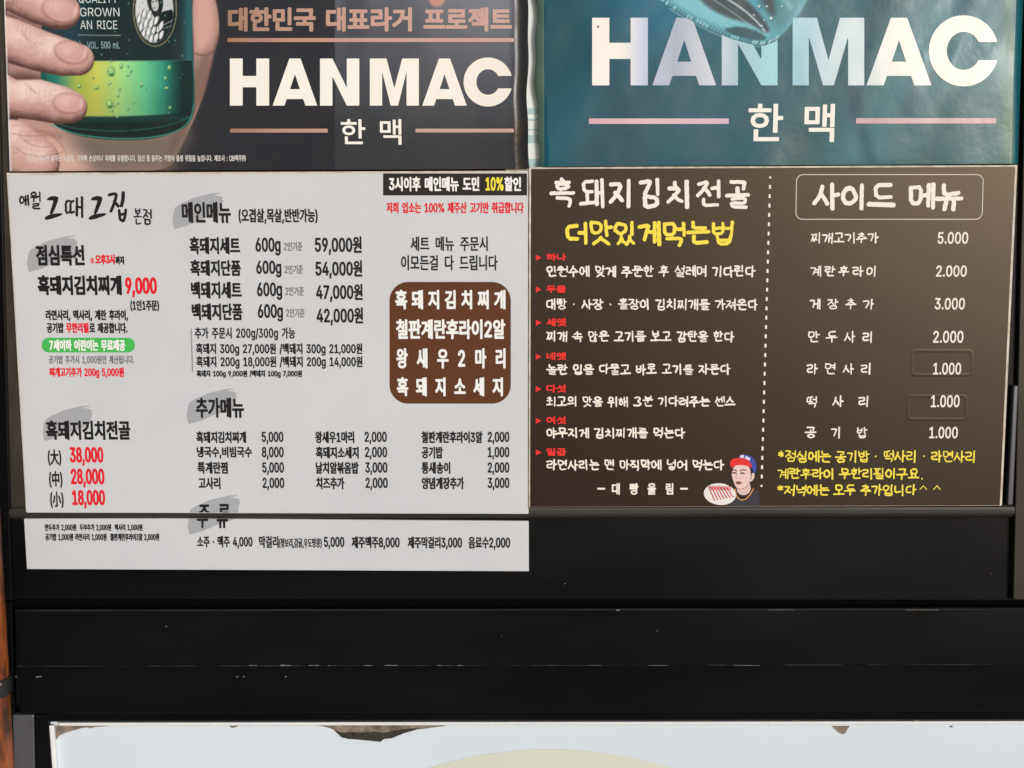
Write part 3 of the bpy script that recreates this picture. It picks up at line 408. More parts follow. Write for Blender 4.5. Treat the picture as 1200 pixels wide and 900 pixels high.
    47112,633,3,4,508,569,0,-623,54,0,0,623,15,54,500,0,-46,166,0,0,-124,-165,0,0,-230,117,1,78,5,82,12,-4,46,-148,-16,-70,0,0,136,166,0,0,216,8,382,554,0,-208,-77,0,0,-48,77,0,0,-318,54,0,0,574,
    47140,633,2,12,362,258,0,-48,128,0,0,-264,56,0,0,623,-56,0,0,-141,-123,0,0,-48,123,0,0,-122,16,56,512,0,-46,216,0,0,-130,-214,0,0,-245,140,1,88,6,93,12,-5,47,-88,-11,-84,-6,-88,-2,0,152,214,0,0,222,
    47141,633,3,6,130,153,0,-47,360,0,0,-160,56,0,0,207,15,59,532,0,-47,211,0,0,-86,-210,0,0,-185,152,1,82,5,74,9,-6,47,-70,-10,-175,-6,0,95,210,0,0,177,12,368,348,0,-47,122,0,0,-115,56,0,0,382,-56,0,0,-92,-122,0,0,-46,122,0,0,-82,
    47196,633,1,21,104,234,0,-47,183,0,0,-116,-253,0,0,-47,565,0,0,47,-255,0,0,116,199,0,0,47,-382,0,0,100,367,0,0,189,-425,0,0,-47,369,0,0,-96,-368,0,
    47308,633,2,21,104,234,0,-46,88,0,0,-117,-158,0,0,-47,565,0,0,47,-153,0,0,117,97,0,0,46,-382,0,0,100,367,0,0,189,-425,0,0,-47,369,0,0,-96,-368,0,4,248,71,0,117,143,0,0,-117,
    47448,633,2,12,34,198,0,-46,146,0,0,-206,58,0,0,206,156,0,0,-206,58,0,0,206,146,0,0,46,13,103,308,0,-46,441,0,0,46,-384,0,0,76,370,0,0,161,-429,0,0,-47,371,0,0,-70,-369,0,
    47480,633,3,4,34,224,0,-46,564,0,0,46,6,108,128,0,-168,432,0,0,47,-375,0,0,121,13,106,326,0,-45,433,0,0,45,-376,0,0,68,363,0,0,154,-420,0,0,-45,364,0,0,-67,-364,0,
    47484,633,3,4,34,280,0,-44,564,0,0,44,13,102,-4,0,-42,446,0,0,42,-389,0,0,58,369,0,0,132,-427,0,0,-41,371,0,0,-52,-370,0,13,106,368,0,-42,431,0,0,42,-374,0,0,53,363,0,0,129,-420,0,0,-40,364,0,0,-50,-364,0,
    47532,633,2,4,488,569,0,-623,56,0,0,623,16,69,511,0,-47,229,0,0,-129,-228,0,0,-239,156,2,102,7,107,14,-5,47,-104,-14,-98,-6,-100,-2,0,145,228,0,0,222,
    47536,633,3,4,488,568,0,-458,56,0,0,458,6,138,146,0,-186,424,0,0,47,-366,0,0,139,16,66,524,0,-46,226,0,0,-90,-225,0,0,-189,159,1,97,6,96,14,-6,46,-93,-12,-92,-7,-106,-1,0,98,226,0,0,180,
    47548,633,4,4,488,568,0,-368,56,0,0,368,4,142,166,0,-212,402,0,0,212,4,488,120,0,-118,-290,0,0,118,16,66,532,0,-47,226,0,0,-79,-225,0,0,-177,157,1,97,6,98,13,-7,47,-94,-12,-94,-6,-102,-2,0,86,226,0,0,170,
    47549,633,4,4,488,568,0,-342,56,0,0,342,8,142,196,0,-242,402,0,0,242,-56,0,0,-74,-289,0,0,74,4,199,77,289,0,0,-75,-289,0,16,66,539,0,-47,226,0,0,-78,-225,0,0,-174,157,1,97,6,98,13,-7,46,-94,-12,-94,-6,-102,-1,0,83,226,0,0,169,
    47560,633,3,4,59,506,0,-402,286,0,0,402,4,288,461,0,-311,-173,0,0,311,8,456,569,0,-623,56,0,0,326,102,0,0,48,-102,0,0,249,
    47561,633,4,4,60,522,0,-276,286,0,0,276,4,290,477,0,-185,-174,0,0,185,6,113,167,0,-46,347,0,0,-175,58,0,0,221,8,460,569,0,-369,58,0,0,160,91,0,0,48,-91,0,0,161,
    47564,633,4,4,60,512,0,-287,286,0,0,287,4,290,466,0,-195,-174,0,0,195,8,460,569,0,-456,58,0,0,219,91,0,0,48,-91,0,0,189,6,130,156,0,-196,415,0,0,47,-359,0,0,149,
    47566,633,7,4,60,528,0,-254,286,0,0,254,4,290,482,0,-162,-174,0,0,162,12,422,122,-60,-10,-40,-30,-15,-47,15,-47,40,-30,60,-10,60,10,40,30,16,47,-16,47,-40,30,12,422,82,34,-6,22,-16,8,-25,-8,-25,-22,-16,-34,-6,-33,6,-23,16,-8,25,8,25,23,16,8,460,569,0,-318,58,0,0,131,91,0,0,47,-91,0,0,140,9,99,195,0,-232,77,1,54,7,58,15,-8,45,-86,-18,-39,-3,0,185,8,395,243,0,-55,-129,0,0,-43,312,0,0,43,-127,0,0,55,
    47579,633,4,4,60,522,0,-277,280,0,0,277,4,284,476,0,-185,-168,0,0,185,8,460,569,0,-413,58,0,0,196,91,0,0,47,-91,0,0,170,17,301,185,0,-19,-29,-79,-76,-59,-102,-34,22,-45,88,27,74,46,52,62,51,-62,73,-46,88,-27,23,45,-103,34,-76,59,-29,79,0,19,
    47582,633,4,4,60,526,0,-266,286,0,0,266,4,290,480,0,-174,-174,0,0,174,8,460,569,0,-355,58,0,0,158,91,0,0,48,-91,0,0,149,19,120,178,0,-46,174,0,-31,-62,-71,-49,-96,-28,22,-44,86,25,72,40,48,56,49,-55,72,-42,85,-25,22,44,-95,30,-71,48,-32,62,174,0,0,46,
    47588,633,3,4,56,497,0,-383,238,0,0,383,4,240,452,0,-293,-130,0,0,293,12,370,556,0,-578,54,0,0,298,84,0,0,-330,56,0,0,623,-56,0,0,-246,-84,0,0,233,
    47589,633,4,6,142,164,0,-47,360,0,0,-171,57,0,0,218,4,62,516,0,-271,240,0,0,271,4,248,470,0,-180,-132,0,0,180,12,371,557,0,-355,53,0,0,160,80,0,0,-164,55,0,0,370,-55,0,0,-159,-80,0,0,148,
    47592,633,4,4,62,506,0,-282,240,0,0,282,4,248,462,0,-193,-132,0,0,193,12,371,557,0,-431,53,0,0,212,80,0,0,-232,55,0,0,462,-55,0,0,-182,-80,0,0,171,6,153,162,0,-202,425,0,0,47,-368,0,0,155,
    47673,633,3,6,131,167,0,-46,359,0,0,-175,56,0,0,221,4,291,476,0,-186,-172,0,0,186,12,64,522,0,-278,283,0,0,122,143,0,0,-164,56,0,0,367,-56,0,0,-156,-143,0,0,109,
    47700,633,3,4,240,452,0,-293,-130,0,0,293,4,508,569,0,-623,56,0,0,623,12,384,556,0,-222,-90,0,0,163,-238,0,0,-383,238,0,0,174,90,0,0,-310,55,0,0,578,
    47728,633,3,4,286,462,0,-312,-170,0,0,312,4,342,373,148,0,0,-125,-148,0,12,490,569,0,-149,-148,0,0,88,-283,0,0,-404,283,0,0,98,148,0,0,-256,56,0,0,623,
    47732,633,4,4,291,468,0,-199,-172,0,0,199,4,347,412,143,0,0,-86,-143,0,12,490,568,0,-108,-143,0,0,55,-283,0,0,-291,283,0,0,56,143,0,0,-166,56,0,0,454,6,146,155,0,-195,415,0,0,47,-357,0,0,148,
    47784,633,2,4,474,472,0,-202,-318,0,0,202,12,100,518,0,-294,187,0,0,-150,-253,0,0,-48,565,0,0,48,-255,0,0,150,186,0,0,294,
    47785,633,3,4,468,498,0,-120,-306,0,0,120,6,97,143,0,-46,373,0,0,-151,57,0,0,197,12,34,254,0,-47,562,0,0,47,-252,0,0,78,180,0,0,211,-418,0,0,-211,181,0,0,-78,
    47924,633,3,4,106,535,0,-243,420,0,0,243,4,470,488,0,-151,-308,0,0,151,8,34,208,0,-47,252,0,0,-214,56,0,0,214,256,0,0,47,
    47928,633,4,4,106,540,0,-218,418,0,0,218,4,468,494,0,-127,-306,0,0,127,8,34,251,0,-47,258,0,0,-126,56,0,0,126,250,0,0,47,6,106,138,0,-178,430,0,0,47,-374,0,0,131,
    47932,633,3,4,108,548,0,-190,416,0,0,190,4,468,503,0,-99,-305,0,0,99,21,104,-2,0,-45,439,0,0,45,-383,0,0,62,364,0,0,140,-180,0,0,61,252,0,0,46,-562,0,0,-46,252,0,0,-61,-184,0,0,-44,366,0,0,-54,-364,0,
    48124,633,4,4,67,515,0,-290,290,0,0,290,4,302,468,0,-197,-180,0,0,197,4,488,568,0,-447,56,0,0,447,6,144,164,0,-197,420,0,0,47,-362,0,0,150,
    48148,633,3,8,59,516,0,-420,290,0,0,420,-57,0,0,-164,-176,0,0,164,4,116,307,176,0,0,-164,-176,0,8,456,569,0,-623,56,0,0,330,102,0,0,48,-102,0,0,245,
    48152,633,4,8,60,524,0,-308,288,0,0,308,-56,0,0,-104,-176,0,0,104,4,116,375,176,0,0,-113,-176,0,8,460,568,0,-456,58,0,0,221,91,0,0,47,-91,0,0,188,6,130,156,0,-196,415,0,0,47,-359,0,0,149,
    48156,633,4,8,60,543,0,-271,288,0,0,271,-56,0,0,-89,-176,0,0,89,4,116,410,176,0,0,-92,-176,0,8,460,569,0,-321,58,0,0,140,91,0,0,47,-91,0,0,134,13,124,0,0,-47,416,0,0,47,-360,0,0,67,338,0,0,151,-396,0,0,-46,339,0,0,-62,-337,0,
    48165,633,5,8,60,538,0,-284,288,0,0,284,-56,0,0,-92,-176,0,0,92,4,116,401,176,0,0,-100,-176,0,8,126,198,0,-244,392,0,0,244,-58,0,0,-74,-278,0,0,74,4,182,78,278,0,0,-76,-278,0,8,460,569,0,-342,58,0,0,151,91,0,0,48,-91,0,0,143,
    48177,633,4,8,62,529,0,-290,241,0,0,290,-54,0,0,-98,-133,0,0,98,4,116,386,133,0,0,-101,-133,0,6,142,158,0,-47,360,0,0,-165,57,0,0,212,12,371,557,0,-358,53,0,0,161,80,0,0,-165,55,0,0,373,-55,0,0,-160,-80,0,0,149,
    48277,633,4,4,122,396,168,0,0,-98,-168,0,8,148,199,0,-243,398,0,0,243,-56,0,0,-75,-286,0,0,75,4,204,78,286,0,0,-76,-286,0,16,490,569,0,-153,-144,0,0,121,-56,0,0,-95,-168,0,0,95,-58,0,0,-285,282,0,0,117,144,0,0,-140,56,0,0,340,
    48372,633,2,4,158,368,316,0,0,-114,-316,0,16,100,525,0,-319,187,0,0,-133,-253,0,0,-47,565,0,0,47,-255,0,0,133,186,0,0,319,-56,0,0,-111,-316,0,0,111,
    48374,633,4,6,91,156,0,-46,151,0,0,-163,56,0,0,209,6,328,156,0,-46,146,0,0,-163,56,0,0,209,4,165,442,301,0,0,-72,-301,0,16,108,557,0,-233,179,0,0,-66,-253,0,0,-46,562,0,0,46,-252,0,0,66,179,0,0,233,-57,0,0,-71,-301,0,0,71,
    48376,633,3,4,165,421,301,0,0,-79,-301,0,16,34,229,0,-47,562,0,0,47,-252,0,0,66,179,0,0,249,-57,0,0,-78,-301,0,0,78,-57,0,0,-249,179,0,0,-66,6,106,133,0,-173,428,0,0,47,-370,0,0,126,
    48512,633,3,8,106,544,0,-270,420,0,0,270,-56,0,0,-86,-308,0,0,86,4,162,412,308,0,0,-90,-308,0,8,34,200,0,-46,252,0,0,-208,56,0,0,208,256,0,0,46,
    48516,633,4,8,108,549,0,-249,415,0,0,249,-57,0,0,-79,-301,0,0,79,4,165,426,301,0,0,-80,-301,0,8,34,240,0,-46,258,0,0,-120,56,0,0,120,250,0,0,46,6,106,130,0,-170,430,0,0,47,-374,0,0,123,
    48708,633,3,4,486,569,0,-623,58,0,0,623,8,70,516,0,-420,292,0,0,420,-56,0,0,-164,-180,0,0,164,4,126,307,180,0,0,-164,-180,0,
    48724,633,5,8,67,537,0,-289,291,0,0,289,-56,0,0,-95,-179,0,0,95,4,123,396,179,0,0,-102,-179,0,4,488,568,0,-362,56,0,0,362,4,142,172,0,-216,402,0,0,216,4,488,128,0,-126,-290,0,0,126,
    48757,633,7,8,51,524,0,-286,167,0,0,286,-48,0,0,-98,-71,0,0,98,4,99,382,71,0,0,-98,-71,0,8,256,524,0,-286,166,0,0,286,-48,0,0,-98,-70,0,0,98,4,304,382,70,0,0,-98,-70,0,12,330,176,-112,-14,-72,-38,-25,-62,25,-62,72,-38,112,-14,111,14,72,38,25,62,-25,62,-72,38,12,330,132,81,-9,52,-23,18,-38,-18,-38,-52,-23,-81,-9,-82,9,-51,23,-18,38,18,38,51,23,8,478,569,0,-381,56,0,0,174,76,0,0,47,-76,0,0,160,
    49324,633,2,17,186,516,0,-112,-21,-113,-57,-99,-82,-66,34,-47,66,50,52,71,38,86,36,-81,51,-67,63,-46,35,45,-80,65,-57,94,-21,108,0,112,8,456,569,0,-623,56,0,0,322,102,0,0,50,-102,0,0,251,
    49328,633,3,17,187,532,0,-77,-19,-91,-54,-74,-82,-49,30,-45,68,36,52,54,36,67,36,-61,50,-48,64,-34,29,46,-80,46,-54,69,-19,82,0,79,8,460,569,0,-459,58,0,0,220,91,0,0,48,-91,0,0,191,6,131,154,0,-194,414,0,0,47,-357,0,0,147,
    49332,633,3,17,186,548,0,-49,-19,-87,-54,-70,-82,-46,28,-46,68,36,53,52,36,64,36,-56,50,-45,64,-31,29,44,-80,42,-53,64,-19,80,0,48,8,460,569,0,-325,58,0,0,142,91,0,0,48,-91,0,0,135,13,124,0,0,-47,416,0,0,47,-360,0,0,67,338,0,0,149,-396,0,0,-46,339,0,0,-60,-337,0,
    49345,633,4,12,320,175,-110,-13,-71,-40,-25,-60,25,-62,71,-39,110,-13,108,13,70,39,25,62,-25,60,-70,40,12,320,130,78,-9,52,-23,18,-36,-18,-38,-52,-23,-78,-8,-80,8,-52,23,-18,38,18,36,52,23,17,186,537,0,-63,-20,-91,-53,-74,-81,-49,30,-46,66,37,52,53,36,68,34,-60,50,-48,64,-33,30,45,-80,45,-52,67,-20,80,0,69,8,460,569,0,-377,58,0,0,168,91,0,0,48,-91,0,0,161,
    49352,633,2,17,165,510,0,-118,-17,-106,-46,-94,-74,-69,36,-42,56,47,43,64,29,76,30,-70,40,-58,54,-43,34,45,-70,63,-44,89,-16,101,0,115,12,372,556,0,-578,54,0,0,294,82,0,0,-326,56,0,0,623,-56,0,0,-251,-82,0,0,238,
    49373,633,4,12,354,170,-110,-12,-72,-38,-26,-61,26,-60,72,-38,110,-13,111,13,72,38,25,60,-25,61,-72,38,12,354,126,81,-8,51,-22,19,-37,-19,-37,-51,-22,-81,-8,-80,8,-52,22,-19,37,19,37,52,22,17,164,530,0,-84,-15,-70,-45,-66,-70,-50,32,-44,54,34,43,48,29,56,30,-50,40,-41,53,-29,31,44,-68,42,-44,59,-14,67,0,84,12,371,557,0,-353,53,0,0,151,80,0,0,-171,55,0,0,384,-55,0,0,-166,-80,0,0,155,
    49440,633,3,8,490,568,0,-146,-136,0,0,-47,136,0,0,-272,56,0,0,465,17,190,532,0,-77,-19,-91,-55,-76,-81,-50,31,-46,66,38,52,56,36,68,34,-62,51,-50,63,-36,30,45,-79,48,-53,71,-19,83,0,79,6,146,155,0,-195,415,0,0,47,-357,0,0,148,
    49444,633,3,8,490,569,0,-113,-136,0,0,-46,136,0,0,-162,56,0,0,321,13,148,0,0,-46,421,0,0,46,-366,0,0,67,343,0,0,149,-400,0,0,-46,344,0,0,-60,-342,0,17,190,549,0,-57,-20,-86,-54,-68,-82,-46,30,-46,67,36,53,50,35,64,35,-58,52,-45,62,-32,30,45,-79,43,-53,65,-20,78,0,57,
    49455,633,3,8,354,442,0,-48,136,0,0,-257,56,0,0,432,-56,0,0,-127,17,318,180,0,-18,-30,-76,-78,-59,-102,-33,22,-45,89,27,75,46,52,62,52,-63,75,-45,90,-27,22,45,-104,32,-76,59,-29,77,0,18,17,190,538,0,-65,-19,-91,-54,-74,-82,-49,31,-45,66,36,52,54,35,66,35,-60,50,-48,63,-34,29,44,-78,47,-53,69,-19,82,0,68,
    49464,633,3,4,508,569,0,-623,56,0,0,623,8,382,556,0,-210,-102,0,0,-48,102,0,0,-320,54,0,0,578,17,164,510,0,-118,-16,-106,-47,-94,-73,-69,36,-43,55,48,43,65,30,77,28,-70,42,-61,52,-45,33,44,-69,66,-44,90,-15,100,0,116,
    49468,633,4,4,504,569,0,-467,55,0,0,467,8,382,557,0,-145,-96,0,0,-47,96,0,0,-245,55,0,0,437,6,153,159,0,-199,425,0,0,47,-368,0,0,152,17,163,525,0,-91,-15,-76,-44,-71,-68,-53,32,-42,53,36,41,49,30,58,26,-52,40,-43,50,-33,32,44,-66,47,-42,63,-14,73,0,91,
    49548,633,2,8,286,226,0,-152,-252,0,0,-46,565,0,0,46,-257,0,0,152,17,284,527,0,-47,-35,-98,-85,-75,-108,-41,25,-48,94,34,81,59,58,80,57,-80,82,-59,94,-34,25,48,-108,41,-86,75,-34,98,0,47,
    49549,633,3,6,97,150,0,-46,373,0,0,-158,57,0,0,204,8,287,352,0,-96,-253,0,0,-46,564,0,0,46,-254,0,0,96,17,286,560,0,-28,-32,-78,-80,-58,-106,-32,22,-46,92,28,79,46,54,63,55,-63,78,-46,92,-28,22,46,-106,32,-80,58,-32,78,0,28,
    49552,633,3,6,106,138,0,-178,428,0,0,47,-370,0,0,131,8,287,340,0,-104,-253,0,0,-48,564,0,0,48,-254,0,0,104,17,286,552,0,-27,-31,-81,-79,-64,-105,-34,23,-46,90,29,78,49,53,66,54,-66,77,-49,91,-29,23,46,-106,34,-78,64,-32,81,0,27,
    49569,633,4,12,315,163,-115,-13,-72,-36,-26,-59,26,-59,72,-36,115,-12,115,12,72,36,26,59,-26,59,-72,36,12,315,118,84,-7,53,-21,18,-35,-18,-35,-53,-21,-84,-7,-84,7,-53,21,-18,35,18,35,53,21,8,34,260,0,-46,562,0,0,46,-252,0,0,91,-57,0,0,-91,17,286,560,0,-28,-32,-78,-80,-58,-106,-32,22,-46,92,28,79,46,54,63,55,-63,78,-46,92,-28,22,46,-106,32,-80,58,-32,78,0,28,
    49688,633,2,17,286,547,0,-35,-32,-82,-82,-64,-108,-34,22,-46,94,28,80,50,56,68,56,-68,80,-50,94,-28,23,46,-108,35,-83,63,-32,82,0,35,8,34,219,0,-47,252,0,0,-226,56,0,0,226,254,0,0,47,
    49828,633,2,4,34,78,0,-48,565,0,0,48,17,284,526,0,-48,-35,-100,-85,-78,-106,-44,26,-47,92,37,82,60,56,82,56,-82,82,-61,92,-36,26,47,-107,44,-85,78,-34,100,0,48,
    49884,633,2,4,486,569,0,-623,58,0,0,623,17,198,516,0,-112,-22,-116,-60,-99,-85,-66,35,-47,68,49,55,71,39,88,38,-82,55,-68,66,-46,34,46,-83,63,-60,95,-22,112,0,112,
    49888,633,3,4,488,568,0,-456,56,0,0,456,6,144,154,0,-194,420,0,0,47,-362,0,0,147,17,196,534,0,-62,-20,-94,-54,-78,-82,-53,31,-45,66,39,53,56,36,70,36,-65,52,-52,65,-36,30,45,-81,49,-54,74,-20,90,0,62,
    49900,633,4,4,488,568,0,-352,56,0,0,352,4,142,180,0,-226,402,0,0,226,4,488,134,0,-132,-290,0,0,132,17,196,544,0,-60,-20,-87,-54,-73,-83,-48,29,-46,68,38,53,52,37,66,37,-61,53,-49,66,-33,28,44,-81,45,-55,69,-20,83,0,60,
    50500,633,3,12,200,521,-82,-27,-54,-75,-20,-115,20,-115,54,-75,82,-28,81,28,55,75,20,115,-20,115,-55,75,12,200,470,53,-20,35,-58,14,-88,-14,-88,-35,-58,-53,-20,-54,20,-35,58,-13,88,13,88,35,58,8,456,569,0,-623,56,0,0,326,102,0,0,48,-102,0,0,249,
    50508,633,4,12,206,546,-82,-17,-58,-49,-20,-72,20,-72,58,-48,82,-18,84,18,56,48,21,72,-21,72,-56,49,12,206,500,54,-12,38,-32,14,-48,-14,-48,-38,-32,-54,-12,-54,12,-37,32,-14,48,14,48,37,32,8,460,569,0,-317,58,0,0,136,91,0,0,47,-91,0,0,134,13,124,0,0,-46,416,0,0,46,-360,0,0,70,338,0,0,153,-396,0,0,-45,339,0,0,-65,-337,0,
    50528,633,3,12,174,517,-70,-27,-46,-74,-16,-115,16,-116,46,-75,70,-26,71,26,46,75,17,116,-17,115,-46,74,12,174,464,43,-20,28,-56,9,-87,-9,-87,-28,-57,-43,-20,-42,20,-27,57,-10,87,10,87,27,56,12,370,556,0,-578,54,0,0,298,84,0,0,-330,56,0,0,623,-56,0,0,-246,-84,0,0,233,
    50556,633,3,12,200,521,-82,-27,-54,-75,-20,-115,20,-115,54,-75,82,-28,81,28,55,75,20,115,-20,115,-55,75,12,200,470,53,-20,35,-58,14,-88,-14,-88,-35,-58,-53,-20,-54,20,-35,58,-13,88,13,88,35,58,12,456,569,0,-623,56,0,0,234,100,0,0,47,-100,0,0,138,100,0,0,48,-100,0,0,156,
    50577,633,5,12,208,532,-84,-18,-58,-52,-20,-76,20,-77,58,-51,84,-19,84,19,57,51,21,77,-21,76,-57,52,12,208,484,55,-13,38,-35,14,-50,-14,-52,-38,-34,-55,-13,-55,13,-38,34,-14,52,14,50,38,35,12,320,181,-110,-14,-70,-40,-26,-63,26,-62,70,-40,110,-14,108,14,70,40,25,62,-25,63,-70,40,12,320,135,78,-9,52,-24,18,-38,-18,-38,-52,-24,-78,-8,-80,8,-52,24,-18,38,18,38,52,24,12,460,569,0,-369,58,0,0,96,90,0,0,48,-90,0,0,85,90,0,0,47,-90,0,0,93,
    50612,633,2,12,200,470,53,-20,35,-58,14,-88,-14,-88,-35,-58,-53,-20,-52,20,-36,58,-12,88,12,88,36,58,19,490,569,0,-237,-136,0,-24,100,-54,66,-76,23,-80,-27,-54,-75,-20,-115,20,-115,54,-75,80,-28,78,25,54,69,22,106,136,0,0,-340,56,0,0,623,
    50613,633,3,6,131,167,0,-46,359,0,0,-175,56,0,0,221,12,204,485,54,-13,38,-35,14,-53,-14,-52,-38,-36,-54,-12,-54,12,-38,36,-14,52,14,53,38,35,19,204,534,-82,-19,-57,-53,-21,-78,21,-78,57,-52,82,-20,76,16,56,45,26,67,128,0,0,-160,56,0,0,367,-56,0,0,-160,-128,0,-28,65,-54,44,
    50629,633,4,12,204,492,55,-12,37,-34,14,-50,-14,-50,-37,-34,-55,-12,-54,12,-38,34,-14,50,14,50,38,34,8,148,204,0,-250,398,0,0,250,-56,0,0,-78,-286,0,0,78,4,204,80,286,0,0,-78,-286,0,19,490,569,0,-149,-128,0,-28,64,-54,41,-76,15,-83,-18,-56,-50,-21,-76,21,-75,56,-51,83,-18,76,16,56,42,26,64,128,0,0,-140,56,0,0,335,
    50640,633,3,4,508,569,0,-623,56,0,0,623,12,174,464,43,-20,28,-56,9,-87,-9,-87,-28,-57,-43,-20,-42,20,-27,57,-10,87,10,87,27,56,19,174,517,-70,-27,-46,-74,-16,-115,16,-116,46,-75,70,-26,68,23,46,68,19,105,77,0,0,-302,55,0,0,578,-55,0,0,-229,-77,0,-21,101,-45,66,
    50659,633,4,4,504,569,0,-421,56,0,0,421,12,182,478,46,-13,32,-35,12,-52,-12,-52,-32,-36,-46,-12,-46,12,-32,36,-12,52,12,52,32,35,19,182,526,-74,-19,-49,-52,-19,-77,19,-78,49,-52,74,-19,67,16,49,43,24,66,65,0,0,-146,53,0,0,348,-53,0,0,-156,-65,0,-24,66,-49,44,17,324,180,0,-21,-30,-75,-78,-58,-102,-32,20,-45,90,26,76,45,52,61,52,-61,76,-45,90,-26,20,45,-102,32,-77,58,-31,75,0,21,
    50668,633,3,12,200,470,53,-20,35,-58,14,-88,-14,-88,-35,-58,-53,-20,-52,20,-36,58,-12,88,12,88,36,58,6,346,384,144,0,0,-150,-142,0,7,70,-4,54,19,490,569,0,-139,-160,0,-32,50,-44,30,-54,11,-80,-27,-54,-75,-20,-115,20,-115,54,-75,80,-28,56,12,46,34,32,54,156,0,0,-240,56,0,0,623,
    50724,633,2,12,315,482,89,-14,60,-41,22,-61,-22,-63,-60,-41,-89,-14,-88,14,-60,41,-23,63,23,61,60,41,19,34,74,0,-48,565,0,0,48,-255,0,0,129,102,25,70,56,26,82,-30,86,-80,56,-117,20,-117,-20,-79,-56,-29,-86,25,-82,69,-56,103,-25,0,-129,
    50728,633,3,12,315,504,85,-9,56,-27,20,-42,-20,-42,-56,-26,-85,-9,-85,9,-56,26,-19,42,19,42,56,27,19,315,550,-116,-14,-75,-43,-28,-67,24,-62,66,-42,101,-19,0,-65,-253,0,0,-46,562,0,0,46,-252,0,0,65,102,19,65,42,23,62,-27,67,-75,43,6,106,140,0,-180,428,0,0,47,-370,0,0,133,
    50732,633,3,12,315,518,87,-8,54,-21,20,-35,-20,-35,-54,-22,-87,-7,-86,7,-55,22,-18,35,18,35,55,21,19,34,300,0,-46,562,0,0,46,-254,0,0,47,104,15,65,36,23,56,-26,58,-75,37,-118,13,-117,-13,-76,-37,-26,-58,23,-56,65,-36,102,-15,0,-47,13,104,-2,0,-45,439,0,0,45,-383,0,0,62,364,0,0,142,-422,0,0,-44,366,0,0,-56,-364,0,
    50773,633,5,12,318,165,-110,-13,-70,-37,-24,-59,24,-58,70,-38,110,-12,108,12,70,38,25,58,-25,59,-70,37,12,318,120,78,-7,50,-22,18,-35,-18,-34,-50,-22,-78,-8,-80,8,-51,22,-17,34,17,35,51,22,12,222,502,52,-8,36,-25,12,-37,-12,-38,-36,-26,-52,-8,-52,8,-35,26,-13,38,13,37,35,25,8,460,568,0,-396,57,0,0,175,91,0,0,48,-91,0,0,173,21,222,546,-80,-14,-54,-40,-19,-60,15,-56,44,-38,68,-20,0,-57,-162,-2,6,-47,119,2,133,7,134,17,-6,40,-168,-15,0,55,66,20,42,40,16,54,-20,60,-54,40,
    50836,633,3,12,315,484,89,-14,60,-40,22,-60,-22,-61,-60,-40,-89,-15,-89,15,-60,40,-22,61,22,60,60,40,19,315,530,-117,-20,-79,-56,-29,-84,10,-52,28,-44,44,-32,0,-168,-138,0,0,-48,565,0,0,48,-139,0,0,168,43,33,29,43,10,52,-30,84,-80,56,6,229,74,0,146,56,-9,61,0,56,9,0,-146,
    50864,633,3,12,314,544,-114,-16,-76,-48,-27,-72,27,-73,76,-47,114,-17,115,17,76,47,27,73,-27,72,-76,48,12,314,498,84,-11,56,-31,20,-48,-20,-48,-56,-32,-84,-10,-83,10,-55,32,-20,48,20,48,55,31,8,34,212,0,-47,252,0,0,-219,56,0,0,219,256,0,0,47,
    50872,633,3,12,315,562,-117,-13,-76,-37,-26,-58,26,-58,76,-38,117,-12,118,12,75,38,26,58,-26,58,-75,37,12,315,518,87,-8,54,-21,20,-35,-20,-35,-54,-22,-87,-7,-86,7,-55,22,-18,35,18,35,55,21,21,104,-2,0,-45,439,0,0,45,-383,0,0,64,364,0,0,140,-180,0,0,58,252,0,0,46,-562,0,0,-46,252,0,0,-58,-184,0,0,-44,366,0,0,-55,-364,0,
    50896,633,5,12,234,544,-80,-14,-54,-38,-20,-57,20,-57,54,-38,80,-13,80,13,52,38,20,57,-20,57,-52,38,12,234,501,50,-8,35,-23,13,-35,-13,-35,-35,-22,-50,-8,-52,8,-35,22,-13,35,13,35,35,23,11,38,234,172,2,0,-119,58,0,0,123,113,10,55,8,-4,42,-137,-12,-139,-6,-125,-1,8,360,201,0,-41,126,0,0,-64,58,0,0,472,-58,0,0,-367,6,119,142,0,-182,440,0,0,47,-383,0,0,135,
    50900,633,5,12,234,557,-82,-11,-53,-33,-19,-50,19,-49,53,-32,82,-12,80,12,54,32,19,49,-19,50,-54,33,12,234,518,52,-7,34,-19,13,-29,-13,-28,-34,-19,-52,-6,-54,6,-34,19,-12,28,12,29,34,19,9,39,292,163,2,0,-94,56,0,0,96,183,17,-3,37,-138,-10,-268,-6,8,362,272,0,-36,124,0,0,-34,58,0,0,366,-58,0,0,-296,13,128,-5,0,-42,436,0,0,42,-380,0,0,55,360,0,0,130,-418,0,0,-41,362,0,0,-50,-360,0,
    50948,633,4,12,238,540,-82,-16,-56,-46,-21,-66,21,-68,56,-44,82,-16,82,16,56,44,20,68,-20,66,-56,46,12,238,493,54,-11,36,-28,14,-42,-14,-42,-36,-29,-54,-10,-54,10,-36,29,-14,42,14,42,36,28,4,488,568,0,-622,56,0,0,622,11,40,183,172,3,0,-220,58,0,0,224,118,12,60,10,-5,42,-141,-15,-142,-7,-127,-1,
    50976,633,3,12,314,544,-114,-16,-76,-48,-27,-72,27,-72,76,-46,114,-17,115,17,76,46,27,72,-27,72,-76,48,12,314,498,84,-11,56,-31,20,-48,-20,-47,-56,-31,-84,-10,-83,10,-55,31,-20,47,20,48,55,31,12,34,214,0,-46,145,0,0,-222,59,0,0,222,155,0,0,-222,58,0,0,222,147,0,0,46,
